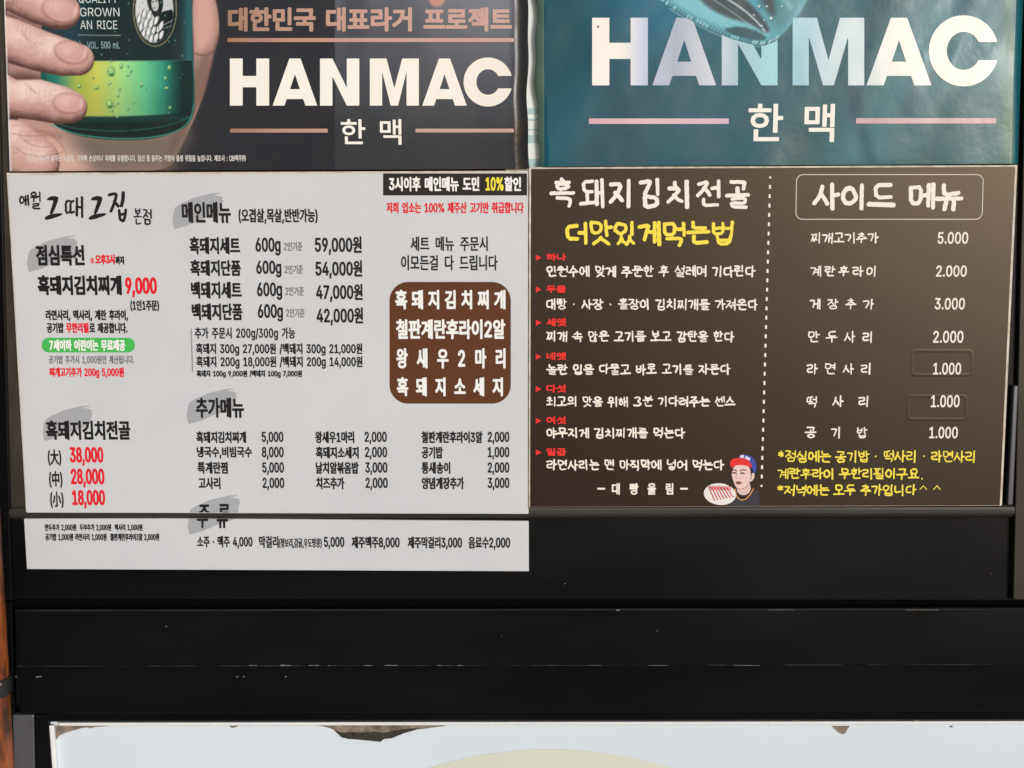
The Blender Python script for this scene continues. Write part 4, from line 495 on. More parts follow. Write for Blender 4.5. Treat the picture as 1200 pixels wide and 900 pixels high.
    51008,633,4,4,34,242,0,-46,562,0,0,46,12,315,548,-116,-15,-75,-43,-28,-66,28,-67,75,-43,116,-14,117,14,75,43,27,67,-27,66,-75,43,12,315,501,85,-9,56,-26,20,-42,-20,-42,-56,-26,-85,-10,-85,10,-56,26,-19,42,19,42,56,26,6,106,140,0,-180,428,0,0,47,-370,0,0,133,
    51012,633,4,12,315,558,-117,-12,-76,-37,-26,-58,26,-59,76,-36,117,-14,118,14,75,36,26,59,-26,58,-75,37,12,315,516,87,-9,54,-21,20,-35,-20,-35,-54,-22,-87,-8,-86,8,-55,22,-18,35,18,35,55,21,4,34,301,0,-47,562,0,0,47,13,104,-2,0,-45,439,0,0,45,-383,0,0,64,364,0,0,140,-422,0,0,-44,366,0,0,-55,-364,0,
    51020,633,5,12,315,556,-116,-15,-75,-41,-28,-63,28,-63,75,-40,116,-14,117,14,75,40,27,63,-27,63,-75,41,12,315,510,85,-9,56,-25,20,-39,-20,-39,-56,-24,-85,-8,-85,8,-56,24,-19,39,19,39,56,25,4,103,160,0,-206,425,0,0,206,4,472,114,0,-112,-313,0,0,112,4,34,267,0,-47,562,0,0,47,
    51032,633,4,12,236,524,-86,-19,-60,-51,-21,-77,21,-77,60,-50,86,-20,86,20,59,50,21,77,-21,77,-59,51,12,236,474,57,-12,39,-34,15,-51,-15,-51,-39,-34,-57,-12,-57,12,-39,34,-14,51,14,51,39,34,4,484,569,0,-623,58,0,0,623,7,46,82,122,1,138,7,142,20,-4,42,-140,-16,-266,-6,
    51060,633,3,4,486,569,0,-623,58,0,0,623,12,216,521,-82,-27,-56,-75,-21,-115,21,-115,56,-75,82,-28,81,28,55,75,21,115,-21,115,-55,75,12,216,470,53,-20,36,-58,13,-88,-13,-88,-36,-58,-53,-20,-54,20,-36,58,-14,88,14,88,36,58,
    51064,633,4,4,488,568,0,-454,56,0,0,454,12,210,525,-82,-20,-58,-53,-22,-80,22,-80,58,-54,82,-19,84,19,58,54,21,80,-21,80,-58,53,12,210,476,55,-14,38,-36,15,-54,-15,-54,-38,-36,-55,-13,-54,13,-38,36,-14,54,14,54,38,36,6,144,160,0,-200,420,0,0,47,-362,0,0,153,
    51068,633,4,12,209,546,-83,-18,-56,-48,-22,-72,22,-72,56,-48,83,-18,83,18,56,48,22,72,-22,72,-56,48,12,209,499,55,-11,36,-32,14,-48,-14,-48,-36,-31,-55,-11,-54,11,-37,31,-14,48,14,48,37,32,4,488,569,0,-319,56,0,0,319,13,144,0,0,-46,422,0,0,46,-367,0,0,69,345,0,0,151,-402,0,0,-46,346,0,0,-62,-344,0,
    51076,633,5,4,488,568,0,-354,56,0,0,354,4,142,180,0,-226,402,0,0,226,4,488,134,0,-132,-290,0,0,132,12,210,536,-83,-18,-57,-52,-22,-76,22,-76,57,-50,83,-19,84,19,58,50,21,76,-21,76,-58,52,12,210,488,56,-12,38,-34,14,-52,-14,-50,-38,-34,-56,-13,-54,13,-38,34,-14,50,14,52,38,34,
    51077,633,5,4,488,569,0,-335,56,0,0,335,8,144,204,0,-250,400,0,0,250,-56,0,0,-76,-288,0,0,76,4,200,84,288,0,0,-82,-288,0,12,210,540,-83,-19,-57,-50,-22,-75,22,-75,57,-50,83,-19,84,19,58,50,21,75,-21,75,-58,50,12,210,492,56,-13,38,-33,14,-50,-14,-50,-38,-34,-56,-12,-54,12,-38,34,-14,50,14,50,38,33,
    51080,633,4,4,488,568,0,-354,56,0,0,354,12,210,532,-83,-18,-57,-51,-22,-76,22,-75,57,-51,83,-19,84,19,58,51,21,75,-21,76,-58,51,12,210,484,56,-12,38,-34,14,-51,-14,-51,-38,-34,-56,-12,-54,12,-38,34,-14,51,14,51,38,34,32,420,186,0,-33,-10,-51,-30,-53,-49,-43,-48,40,-29,52,-10,55,0,33,-54,0,0,-33,-16,-61,-42,-55,-68,-40,29,-41,53,28,42,39,28,47,25,-49,39,-41,52,-30,51,31,38,42,25,49,29,-48,42,-40,55,-28,28,41,-68,38,-42,55,-14,63,0,33,
    51088,633,2,21,46,505,0,-47,142,0,0,-79,-22,-107,-60,-95,-82,-65,34,-46,66,50,54,70,39,86,37,-79,53,-65,65,-47,32,45,-81,64,-57,90,-22,99,0,79,138,0,0,47,8,456,569,0,-623,56,0,0,324,102,0,0,48,-102,0,0,251,
    51109,633,4,12,320,177,-110,-13,-71,-40,-25,-62,25,-62,71,-38,110,-14,108,14,70,38,25,62,-25,62,-70,40,12,320,132,78,-9,52,-23,18,-38,-18,-37,-52,-23,-78,-9,-80,9,-52,23,-18,37,18,38,52,23,21,49,523,0,-47,139,0,0,-24,-20,-85,-54,-70,-82,-47,28,-46,68,36,54,52,36,65,34,-57,52,-46,64,-31,27,45,-79,43,-52,64,-19,77,0,24,137,0,0,47,8,460,569,0,-375,58,0,0,170,91,0,0,47,-91,0,0,158,
    51200,633,2,8,356,342,0,-46,134,0,0,-350,56,0,0,623,-56,0,0,-227,21,52,505,0,-47,140,0,0,-71,-22,-111,-58,-96,-83,-66,35,-45,66,51,54,72,38,86,37,-81,53,-67,66,-48,34,46,-82,62,-58,92,-22,105,0,71,140,0,0,47,
    51204,633,3,8,490,568,0,-171,-126,0,0,-47,126,0,0,-238,56,0,0,456,6,150,153,0,-193,414,0,0,47,-358,0,0,146,21,54,518,0,-46,138,0,0,-31,-20,-85,-54,-71,-82,-47,30,-46,68,36,52,53,36,66,36,-59,50,-48,64,-34,29,45,-79,46,-52,67,-20,77,0,31,137,0,0,46,
    51216,633,4,4,142,174,0,-220,404,0,0,220,4,490,128,0,-126,-291,0,0,126,8,490,569,0,-155,-124,0,0,-48,124,0,0,-161,56,0,0,364,21,54,529,0,-47,138,0,0,-22,-20,-85,-54,-71,-82,-48,30,-46,68,37,52,53,36,66,36,-60,50,-48,64,-34,29,46,-79,46,-52,66,-20,78,0,22,137,0,0,47,
    51228,633,3,4,508,569,0,-623,54,0,0,623,8,384,554,0,-208,-103,0,0,-48,103,0,0,-320,53,0,0,576,21,44,496,0,-46,118,0,0,-57,-16,-111,-46,-98,-73,-70,35,-43,56,49,42,67,30,80,28,-74,42,-62,54,-45,35,42,-73,66,-44,94,-15,105,0,57,111,0,0,46,
    51229,633,4,4,504,569,0,-381,55,0,0,381,6,142,161,0,-47,360,0,0,-168,57,0,0,215,8,384,556,0,-147,-93,0,0,-47,93,0,0,-168,54,0,0,362,21,49,518,0,-46,114,0,0,-36,-15,-74,-43,-66,-69,-48,31,-45,55,35,41,47,29,57,28,-51,39,-42,51,-31,30,44,-66,44,-42,62,-14,68,0,36,108,0,0,46,
    51256,633,2,12,365,262,0,-48,125,0,0,-268,56,0,0,623,-56,0,0,-175,-125,0,0,-48,125,0,0,-84,21,52,505,0,-47,140,0,0,-71,-22,-111,-58,-98,-82,-68,38,-43,64,51,54,74,36,88,38,-82,53,-68,63,-48,34,44,-80,66,-58,94,-22,101,0,71,139,0,0,47,
    51312,633,2,8,288,224,0,-150,-254,0,0,-48,565,0,0,48,-254,0,0,150,21,81,512,0,-47,205,0,0,-13,-34,-92,-84,-73,-106,-39,24,-46,92,33,82,57,56,77,58,-76,82,-55,93,-33,23,45,-106,38,-86,72,-34,92,0,13,204,0,0,47,
    51320,633,3,8,34,296,0,-46,562,0,0,46,-252,0,0,76,-57,0,0,-76,13,104,-2,0,-45,439,0,0,45,-383,0,0,60,364,0,0,142,-422,0,0,-43,366,0,0,-57,-364,0,19,86,549,0,-46,192,0,-34,-57,-78,-42,-102,-22,20,-42,98,20,82,40,52,58,52,-58,82,-40,98,-20,19,42,-101,22,-78,42,-35,57,193,0,0,46,
    51452,633,2,19,88,530,0,-46,196,0,-32,-80,-80,-59,-104,-33,22,-45,92,28,80,48,53,67,55,-67,78,-48,94,-28,22,45,-105,33,-79,59,-32,80,195,0,0,46,8,34,214,0,-46,252,0,0,-221,56,0,0,221,254,0,0,46,
    51456,633,3,19,86,538,0,-46,192,0,-29,-70,-77,-53,-104,-29,22,-46,96,26,78,46,51,65,51,-65,80,-46,96,-26,21,46,-103,29,-78,53,-30,70,194,0,0,46,8,34,249,0,-47,258,0,0,-126,56,0,0,126,250,0,0,47,6,106,137,0,-177,430,0,0,47,-374,0,0,130,
    51473,633,3,12,315,122,83,-8,54,-22,18,-35,-18,-35,-54,-22,-83,-8,-83,8,-54,22,-18,35,18,35,54,22,19,34,278,0,-47,253,0,0,-65,-99,-16,-64,-37,-22,-56,26,-59,72,-38,115,-12,115,12,72,38,26,59,-23,56,-63,37,-98,16,0,65,252,0,0,47,19,86,540,0,-46,192,0,-32,-62,-78,-46,-102,-26,20,-45,98,23,80,44,51,60,53,-60,80,-44,97,-23,21,45,-103,26,-77,46,-34,62,194,0,0,46,
    51592,633,2,4,34,76,0,-47,565,0,0,47,21,81,507,0,-47,205,0,0,-26,-34,-94,-84,-72,-106,-38,24,-46,92,32,82,58,56,77,58,-76,82,-56,93,-33,23,46,-106,38,-86,71,-34,93,0,26,204,0,0,47,
    51648,633,2,4,486,569,0,-623,58,0,0,623,21,54,505,0,-47,145,0,0,-79,-23,-107,-59,-96,-83,-64,34,-46,66,49,56,71,38,85,40,-79,55,-66,68,-45,31,45,-83,60,-59,90,-24,103,0,79,146,0,0,47,
    51649,633,3,4,488,569,0,-377,56,0,0,377,6,128,160,0,-47,360,0,0,-167,56,0,0,214,21,58,526,0,-47,142,0,0,-24,-20,-85,-55,-70,-83,-48,30,-44,68,36,54,52,36,64,37,-59,53,-48,66,-33,29,45,-81,44,-56,67,-20,79,0,24,140,0,0,47,
    52236,633,2,4,495,569,0,-623,57,0,0,623,40,260,506,0,-47,49,0,0,-75,-5,-80,-20,-83,-39,-75,-39,76,-19,84,-5,78,0,75,48,0,0,47,-179,0,0,-47,77,0,0,-75,-9,-94,-29,-96,-60,-75,37,-42,39,44,29,55,19,63,20,-65,29,-58,42,-45,42,45,29,58,20,64,19,-62,29,-56,40,-43,36,42,-59,75,-29,94,-8,96,0,75,70,0,0,47,
    52252,633,4,4,494,569,0,-365,58,0,0,365,4,139,170,0,-216,413,0,0,216,4,496,124,0,-122,-301,0,0,122,38,260,526,0,-47,46,0,-5,-79,-19,-58,-37,-52,-37,53,-20,58,-5,78,47,0,0,47,-178,0,0,-47,78,0,0,-26,-10,-65,-33,-64,-57,-50,30,-42,44,33,30,41,22,48,18,-48,30,-44,41,-36,42,35,29,43,18,50,22,-48,32,-42,42,-32,30,42,-57,50,-32,64,-9,65,0,26,74,0,0,47,
    52384,633,3,25,190,572,0,-65,-138,0,0,-46,138,0,0,-15,-20,-68,-56,-56,-82,-36,26,-44,69,29,55,43,37,55,38,-50,55,-39,68,-26,26,44,-82,33,-56,51,-22,64,0,15,138,0,0,46,-137,0,0,65,8,490,569,0,-155,-124,0,0,-46,124,0,0,-125,56,0,0,326,13,146,-2,0,-45,423,0,0,45,-366,0,0,66,343,0,0,148,-401,0,0,-44,345,0,0,-60,-344,0,
    52397,633,4,12,342,176,-112,-14,-70,-38,-26,-62,26,-62,70,-38,112,-14,110,14,72,38,24,62,-24,62,-72,38,12,342,131,80,-9,52,-23,18,-37,-18,-38,-52,-23,-80,-9,-82,9,-51,23,-19,38,19,37,51,23,25,190,572,0,-78,-138,0,0,-46,138,0,0,-12,-20,-80,-54,-66,-80,-44,28,-44,66,34,54,48,36,63,36,-55,54,-44,66,-30,26,45,-80,39,-56,61,-20,73,0,12,138,0,0,46,-137,0,0,78,8,490,569,0,-177,-125,0,0,-47,125,0,0,-153,56,0,0,377,
    52572,633,3,4,484,569,0,-623,58,0,0,623,9,46,74,260,8,142,19,-4,43,-174,-18,0,114,-58,0,0,-116,-174,-2,23,212,564,0,-76,-140,0,0,-47,140,0,-21,-77,-55,-61,-80,-39,28,-44,68,31,53,47,37,59,36,-57,54,-44,68,-30,26,44,-80,38,-55,60,-21,73,143,0,0,47,-143,0,0,76,
    52628,633,2,8,34,192,0,-47,253,0,0,-199,57,0,0,199,252,0,0,47,23,287,569,0,-77,-198,0,0,-46,198,0,-31,-72,-80,-57,-106,-31,20,-46,92,25,79,45,55,60,54,-60,78,-44,92,-26,21,46,-106,31,-79,57,-32,72,198,0,0,46,-198,0,0,77,
    52636,633,2,21,104,-3,0,-44,439,0,0,44,-383,0,0,59,364,0,0,136,-180,0,0,57,252,0,0,43,-561,0,0,-43,252,0,0,-57,-185,0,0,-42,366,0,0,-54,-364,0,23,92,515,0,-45,191,0,-35,-52,-78,-36,-106,-18,17,-44,99,17,81,33,54,50,55,-50,81,-33,98,-17,17,44,-105,18,-77,36,-36,52,192,0,0,45,-196,0,0,57,-57,0,0,-57,
    52712,633,3,4,488,568,0,-622,56,0,0,622,23,212,568,0,-70,-137,0,0,-44,137,-2,-20,-62,-52,-50,-78,-32,24,-45,67,25,53,38,35,50,35,-46,52,-35,65,-24,23,45,-77,30,-52,47,-19,61,136,0,0,44,-136,0,0,70,11,40,172,172,2,0,-209,58,0,0,213,118,10,60,9,-5,42,-140,-13,-141,-6,-129,0,
    52824,633,2,4,486,569,0,-623,58,0,0,623,25,206,558,0,-97,-144,0,0,-46,145,0,0,-47,-21,-106,-57,-90,-83,-61,32,-44,67,45,54,66,37,81,38,-77,54,-61,67,-43,31,44,-83,58,-58,86,-21,102,0,47,142,0,0,46,-142,0,0,97,
    52828,633,3,4,488,568,0,-460,56,0,0,460,6,144,152,0,-192,420,0,0,47,-362,0,0,145,25,203,566,0,-80,-141,0,0,-46,141,0,0,-16,-20,-82,-55,-68,-81,-46,28,-44,67,34,54,50,36,63,37,-58,53,-47,68,-31,27,45,-82,42,-55,64,-20,78,0,16,140,0,0,46,-140,0,0,80,
    53097,633,4,12,315,166,-115,-13,-72,-37,-26,-60,26,-58,72,-38,115,-12,115,12,72,38,26,58,-26,60,-72,37,12,315,120,83,-7,54,-21,18,-36,-18,-34,-54,-22,-83,-8,-83,8,-54,22,-18,34,18,36,54,21,8,263,348,0,-87,-228,0,0,-47,561,0,0,47,-276,0,0,87,12,101,544,0,-46,369,-1,0,-59,-384,-12,8,-48,374,18,-13,-90,57,-4,11,75,5,64,0,103,
    53444,633,3,16,62,519,0,-317,160,2,89,5,83,12,-6,45,-79,-10,-85,-6,-104,-1,0,91,216,0,0,47,-216,0,0,86,227,0,0,46,8,460,569,0,-461,58,0,0,220,91,0,0,48,-91,0,0,193,6,130,150,0,-190,415,0,0,47,-359,0,0,143,
    53685,633,3,12,315,148,-115,-12,-73,-34,-25,-54,25,-56,73,-33,115,-11,115,11,73,33,25,56,-25,54,-73,34,12,315,104,85,-6,52,-20,18,-30,-18,-32,-52,-18,-85,-7,-85,7,-53,18,-18,32,18,30,53,20,20,108,552,0,-252,178,0,0,-60,-252,0,0,-46,562,0,0,46,-252,0,0,60,186,0,0,45,-365,0,0,61,345,0,0,42,-345,0,0,58,362,0,0,46,
    53944,633,2,4,34,74,0,-47,565,0,0,47,12,106,516,0,-329,428,0,0,47,-370,0,0,97,350,0,0,46,-350,0,0,91,364,0,0,48,
    53945,633,3,4,34,240,0,-46,562,0,0,46,6,97,134,0,-46,369,0,0,-142,58,0,0,188,12,108,552,0,-254,422,0,0,46,-365,0,0,62,345,0,0,44,-345,0,0,57,362,0,0,45,
    54032,633,4,14,42,203,118,1,130,7,129,14,-4,43,-91,-8,0,204,62,0,0,46,-333,0,0,-46,62,0,0,-213,-79,-1,4,170,464,99,0,0,-208,-99,-4,8,460,568,0,-458,58,0,0,222,91,0,0,48,-91,0,0,188,6,130,154,0,-194,415,0,0,47,-359,0,0,147,
    54364,633,3,20,86,263,0,-47,104,0,0,-147,-156,0,0,-47,565,0,0,47,-160,0,0,147,105,0,0,47,-96,0,0,201,98,0,0,47,-462,0,0,-47,96,0,0,-201,4,248,69,0,147,134,0,0,-147,4,238,464,154,0,0,-201,-154,0,
    54408,633,4,4,472,104,0,-102,-313,0,0,102,12,103,150,0,-196,425,0,0,196,-184,0,0,72,252,0,0,46,-562,0,0,-46,253,0,0,-72,12,89,373,0,-47,452,0,0,47,-91,0,0,129,93,0,0,47,-457,0,0,-47,94,0,0,-129,4,238,502,154,0,0,-129,-154,0,
    54532,633,3,4,34,74,0,-48,565,0,0,48,12,86,244,0,-46,458,0,0,46,-96,0,0,216,98,0,0,46,-462,0,0,-46,96,0,0,-216,4,238,460,154,0,0,-216,-154,0,
    54596,633,4,4,488,569,0,-323,57,0,0,323,13,141,0,0,-47,427,0,0,47,-370,0,0,67,347,0,0,149,-405,0,0,-46,348,0,0,-62,-347,0,14,52,268,118,2,130,7,129,14,-3,41,-92,-8,0,158,62,0,0,44,-334,0,0,-44,61,0,0,-167,-79,-1,4,178,482,102,0,0,-162,-102,-4,
    54616,633,4,12,218,372,-79,-19,-54,-50,-19,-75,19,-74,54,-50,79,-18,78,18,53,50,20,74,-20,75,-53,50,12,218,324,50,-12,34,-34,12,-50,-12,-50,-34,-33,-50,-12,-51,12,-35,33,-12,50,12,50,35,34,8,456,569,0,-623,56,0,0,320,102,0,0,47,-102,0,0,256,8,188,562,0,-92,-157,0,0,-48,367,0,0,48,-153,0,0,92,
    54620,633,5,12,220,413,-78,-15,-53,-40,-19,-62,19,-60,53,-40,78,-15,77,15,52,40,19,60,-19,62,-52,40,12,220,368,49,-8,33,-26,12,-38,-12,-37,-33,-25,-49,-8,-50,8,-33,25,-11,37,11,38,33,26,8,460,568,0,-466,58,0,0,214,91,0,0,48,-91,0,0,204,8,192,568,0,-75,-156,0,0,-47,368,0,0,47,-156,0,0,75,6,130,139,0,-179,415,0,0,47,-359,0,0,132,
    54624,633,5,12,220,440,-79,-12,-52,-35,-19,-55,19,-54,52,-35,79,-13,78,13,52,35,18,54,-18,55,-52,35,12,220,398,50,-7,32,-21,12,-32,-12,-32,-32,-20,-50,-8,-50,8,-33,20,-11,32,11,32,33,21,8,460,571,0,-344,58,0,0,147,92,0,0,47,-92,0,0,150,13,124,-3,0,-44,416,0,0,44,-360,0,0,59,338,0,0,140,-396,0,0,-43,339,0,0,-55,-337,0,8,192,576,0,-64,-156,0,0,-44,368,0,0,44,-156,0,0,64,
    54633,633,6,8,126,180,0,-226,392,0,0,226,-58,0,0,-66,-278,0,0,66,4,182,70,278,0,0,-70,-278,0,12,220,430,-79,-14,-52,-37,-19,-57,19,-58,52,-38,79,-14,78,14,52,38,18,58,-18,57,-52,37,12,220,387,49,-9,33,-22,12,-34,-12,-36,-33,-22,-49,-8,-50,8,-33,22,-11,36,11,34,33,22,8,460,569,0,-362,58,0,0,155,91,0,0,48,-91,0,0,159,8,192,574,0,-69,-156,0,0,-46,368,0,0,46,-156,0,0,69,
    54644,633,4,12,188,374,-69,-18,-47,-50,-18,-74,18,-74,47,-50,69,-18,69,18,47,50,18,74,-18,74,-47,50,12,188,326,42,-12,30,-33,10,-49,-10,-48,-30,-33,-42,-12,-43,12,-29,33,-10,48,10,49,29,33,8,160,550,0,-88,-127,0,0,-46,309,0,0,46,-126,0,0,88,12,373,554,0,-578,53,0,0,284,80,0,0,-314,55,0,0,623,-55,0,0,-262,-80,0,0,247,
    54744,633,6,4,142,159,0,-205,404,0,0,205,4,490,113,0,-111,-291,0,0,111,12,216,426,-75,-14,-51,-39,-18,-58,18,-58,51,-39,75,-14,74,14,50,39,18,58,-18,58,-50,39,12,216,382,46,-8,31,-24,11,-35,-11,-35,-31,-24,-46,-8,-48,8,-30,24,-12,35,12,35,30,24,8,386,380,0,-48,104,0,0,-140,56,0,0,377,-56,0,0,-189,8,187,574,0,-70,-152,0,0,-46,360,0,0,46,-151,0,0,70,
    54805,633,6,12,212,422,-74,-14,-49,-40,-18,-61,18,-61,49,-40,74,-14,73,14,49,40,18,61,-18,61,-49,40,12,212,378,46,-8,30,-25,12,-38,-12,-38,-30,-25,-46,-8,-46,8,-30,25,-12,38,12,38,30,25,12,342,160,-110,-12,-72,-36,-25,-58,25,-58,72,-36,110,-12,112,12,71,36,25,58,-25,58,-71,36,12,342,116,80,-8,50,-20,18,-34,-18,-34,-50,-21,-80,-7,-79,7,-51,21,-18,34,18,34,51,20,12,490,569,0,-149,-106,0,0,-47,106,0,0,-75,-106,0,0,-46,106,0,0,-85,56,0,0,402,8,184,574,0,-74,-149,0,0,-46,349,0,0,46,-144,0,0,74,
    54848,633,4,12,315,420,78,-5,47,-14,16,-23,-16,-24,-47,-14,-78,-4,-77,4,-48,14,-15,24,15,23,48,14,8,287,580,0,-54,-223,0,0,-42,500,0,0,42,-220,0,0,54,19,34,256,0,-44,562,0,0,44,-252,0,0,42,94,12,58,26,20,42,-23,45,-67,27,-111,8,-110,-8,-67,-27,-24,-45,20,-42,58,-26,95,-12,0,-42,13,104,-5,0,-42,439,0,0,42,-382,0,0,51,363,0,0,126,-422,0,0,-40,366,0,0,-46,-364,0,
    54980,633,4,12,315,416,-109,-12,-69,-36,-24,-56,24,-56,69,-36,109,-12,109,12,69,36,25,56,-25,56,-69,36,12,315,372,77,-7,50,-21,16,-32,-16,-32,-50,-21,-77,-7,-77,7,-49,21,-17,32,17,32,49,21,8,287,572,0,-74,-223,0,0,-46,500,0,0,46,-220,0,0,74,8,34,165,0,-47,253,0,0,-172,57,0,0,172,255,0,0,47,
    55121,633,5,12,315,444,-109,-10,-68,-30,-24,-51,24,-51,68,-30,109,-11,109,11,68,30,24,51,-24,51,-68,30,12,315,404,78,-6,48,-18,17,-27,-17,-28,-48,-17,-78,-6,-77,6,-48,17,-18,28,18,27,48,18,4,34,220,0,-45,562,0,0,45,6,95,120,0,-45,370,0,0,-129,57,0,0,174,8,287,578,0,-63,-223,0,0,-45,500,0,0,45,-220,0,0,63,
    55148,633,5,4,484,569,0,-623,58,0,0,623,6,46,68,262,8,140,17,-4,42,-138,-13,-268,-5,12,240,404,-77,-14,-52,-40,-19,-62,19,-62,52,-40,77,-16,78,16,52,40,19,62,-19,62,-52,40,12,240,360,50,-9,32,-25,12,-38,-12,-38,-32,-26,-50,-8,-49,8,-33,26,-12,38,12,38,33,25,8,212,562,0,-77,-161,0,0,-46,378,0,0,46,-160,0,0,77,)
def unpack_type():
    b = OUTLINES; p = 0; G = {' ': ([], .28)}
    while p < len(b):
        c, adv, n = b[p:p + 3]; p += 3; L = []
        for _ in range(n):
            m = b[p]; p += 1
            L.append(np.cumsum(np.array(b[p:p + 2 * m], float).reshape(m, 2), 0) / 1000); p += 2 * m
        G[chr(c)] = (L, adv / 1000)
    return G
GL = unpack_type()
def glyph(c): return GL[c]
def type_polys(text, box, d=.3, track=0.0, digit=1.0, clip=None, space=.28, run=10**6):
    x0, y0, x1, y1 = box; pen = 0; items = []
    for c in text:
        lp, adv = glyph(c)
        if c == ' ': adv = space
        if lp:
            k = digit if c in '0123456789,.' else 1.0
            items.append([np.stack([l[:, 0] + pen, -l[:, 1] * k], -1) for l in lp])
        pen += adv + track
    al = np.concatenate([l for it in items for l in it]); mn, mx = al.min(0), al.max(0)
    s = np.array([x1 - x0 - 2 * d, y1 - y0 - 2 * d]) / np.maximum(mx - mn, 1e-6)
    st = min(.42, max(.16, (y1 - y0) / 48)); out = []
    for k, it in enumerate(items):
        it = [(l - mn) * s + np.array([x0 + d, y0 + d]) for l in it]
        a = np.concatenate(it); g0 = a.min(0) - d - st * 2; g1 = a.max(0) + d + st * 2
        X, Z = grid(g0[0], g0[1], g1[0], g1[1], st)
        F = poly_field(X, Z, it) + d
        if clip is not None: F = np.minimum(F, clip(X, Z))
        for A in field_polys(F, g0[0], g0[1], st, run): out.append((A, .05 * (k % 2)))
    return out
def text(name, s, box, col, Y, parent, d=.3, track=0.0, lift=.0, mat=None, digit=1.0, space=.28):
    polys = [(a, l + lift) for a, l in type_polys(s, box, d, track, digit, None, space, 12 if callable(Y) else 10**6)]
    return lay_print(name, polys, Y, mat or ink(col), parent, sheary=(box[1] + box[3]) / 2)

# --- brush / marker hangul drawn stroke by stroke
CHO = 'ㄱㄲㄴㄷㄸㄹㅁㅂㅃㅅㅆㅇㅈㅉㅊㅋㅌㅍㅎ'
JUNG = 'ㅏㅐㅑㅒㅓㅔㅕㅖㅗㅘㅙㅚㅛㅜㅝㅞㅟㅠㅡㅢㅣ'
JONG = ' ㄱㄲㄳㄴㄵㄶㄷㄹㄺㄻㄼㄽㄾㄿㅀㅁㅂㅄㅅㅆㅇㅈㅊㅋㅌㅍㅎ'
def circ(cx, cy, rx, ry, n=14):
    return [(cx + rx * math.sin(k * 2 * math.pi / n), cy - ry * math.cos(k * 2 * math.pi / n)) for k in range(n + 1)]
CON = {
 'ㄱ': [[(0, .08), (.92, .04), (.86, .35), (.52, 1)]], 'ㄴ': [[(.1, 0), (.14, .9), (1, .8)]],
 'ㄷ': [[(.95, .04), (.08, .08), (.12, .95), (1, .9)]], 'ㄹ': [[(.02, .04), (.95, 0), (.92, .46), (.06, .5), (.08, .98), (1, .94)]],
 'ㅁ': [[(.06, .04), (.12, .97), (.92, .94), (.94, .02), (.06, .04)]],
 'ㅂ': [[(.06, 0), (.12, .97), (.92, .95), (.95, 0)], [(.1, .48), (.92, .46)]],
 'ㅅ': [[(.5, 0), (.36, .5), (0, 1)], [(.45, .36), (.7, .62), (1, .95)]],
 'ㅇ': [circ(.5, .5, .48, .48)],
 'ㅈ': [[(.04, .06), (.92, .03), (.5, .55), (0, 1)], [(.48, .52), (.72, .75), (1, .97)]],
 'ㅊ': [[(.46, -.08), (.52, .1)], [(.04, .24), (.94, .21), (.5, .62), (0, 1)], [(.48, .6), (.72, .8), (1, .98)]],
 'ㅋ': [[(0, .06), (.92, .04), (.86, .4), (.6, 1)], [(.05, .48), (.85, .44)]],
 'ㅌ': [[(.95, .03), (.08, .06), (.12, .96), (1, .92)], [(.1, .5), (.9, .47)]],
 'ㅍ': [[(.02, .06), (.98, .03)], [(.3, .06), (.34, .9)], [(.7, .06), (.66, .9)], [(0, .95), (1, .92)]],
 'ㅎ': [[(.42, -.06), (.56, .06)], [(.04, .24), (.96, .21)], circ(.5, .7, .36, .3)],
}
FLATG = {'ㄱ': [[(.02, .08), (.95, .05), (.92, .5), (.84, 1)]], 'ㅋ': [[(.02, .06), (.95, .04), (.88, 1)], [(.05, .5), (.9, .46)]]}
PAIR = {'ㄲ': 'ㄱㄱ', 'ㄸ': 'ㄷㄷ', 'ㅃ': 'ㅂㅂ', 'ㅆ': 'ㅅㅅ', 'ㅉ': 'ㅈㅈ', 'ㄳ': 'ㄱㅅ', 'ㄵ': 'ㄴㅈ', 'ㄶ': 'ㄴㅎ', 'ㄺ': 'ㄹㄱ', 'ㄻ': 'ㄹㅁ',
        'ㄼ': 'ㄹㅂ', 'ㄽ': 'ㄹㅅ', 'ㄾ': 'ㄹㅌ', 'ㄿ': 'ㄹㅍ', 'ㅀ': 'ㄹㅎ', 'ㅄ': 'ㅂㅅ'}
VV = {'ㅏ': [[(.25, 0), (.3, 1)], [(.28, .5), (1, .46)]], 'ㅐ': [[(.15, .04), (.18, .94)], [(.2, .5), (.78, .47)], [(.82, 0), (.86, 1)]],
      'ㅑ': [[(.25, 0), (.3, 1)], [(.28, .36), (1, .33)], [(.28, .64), (1, .6)]], 'ㅒ': [[(.15, .04), (.18, .94)], [(.2, .36), (.78, .34)], [(.2, .62), (.78, .6)], [(.82, 0), (.86, 1)]],
      'ㅓ': [[(.78, 0), (.82, 1)], [(-.1, .48), (.78, .46)]], 'ㅔ': [[(.42, .04), (.45, .92)], [(-.2, .48), (.42, .46)], [(.92, 0), (.95, 1)]],
      'ㅕ': [[(.78, 0), (.82, 1)], [(-.1, .35), (.78, .33)], [(-.1, .62), (.78, .6)]], 'ㅖ': [[(.42, .04), (.45, .92)], [(-.2, .36), (.42, .34)], [(-.2, .62), (.42, .6)], [(.92, 0), (.95, 1)]],
      'ㅣ': [[(.5, 0), (.54, 1)]]}
HV = {'ㅗ': [[(.5, 0), (.5, .75)], [(0, .82), (1, .76)]], 'ㅛ': [[(.34, 0), (.36, .75)], [(.68, 0), (.66, .75)], [(0, .82), (1, .76)]],
      'ㅜ': [[(0, .16), (1, .1)], [(.52, .14), (.5, 1)]], 'ㅠ': [[(0, .16), (1, .1)], [(.34, .14), (.3, 1)], [(.68, .14), (.68, 1)]], 'ㅡ': [[(0, .5), (1, .44)]]}
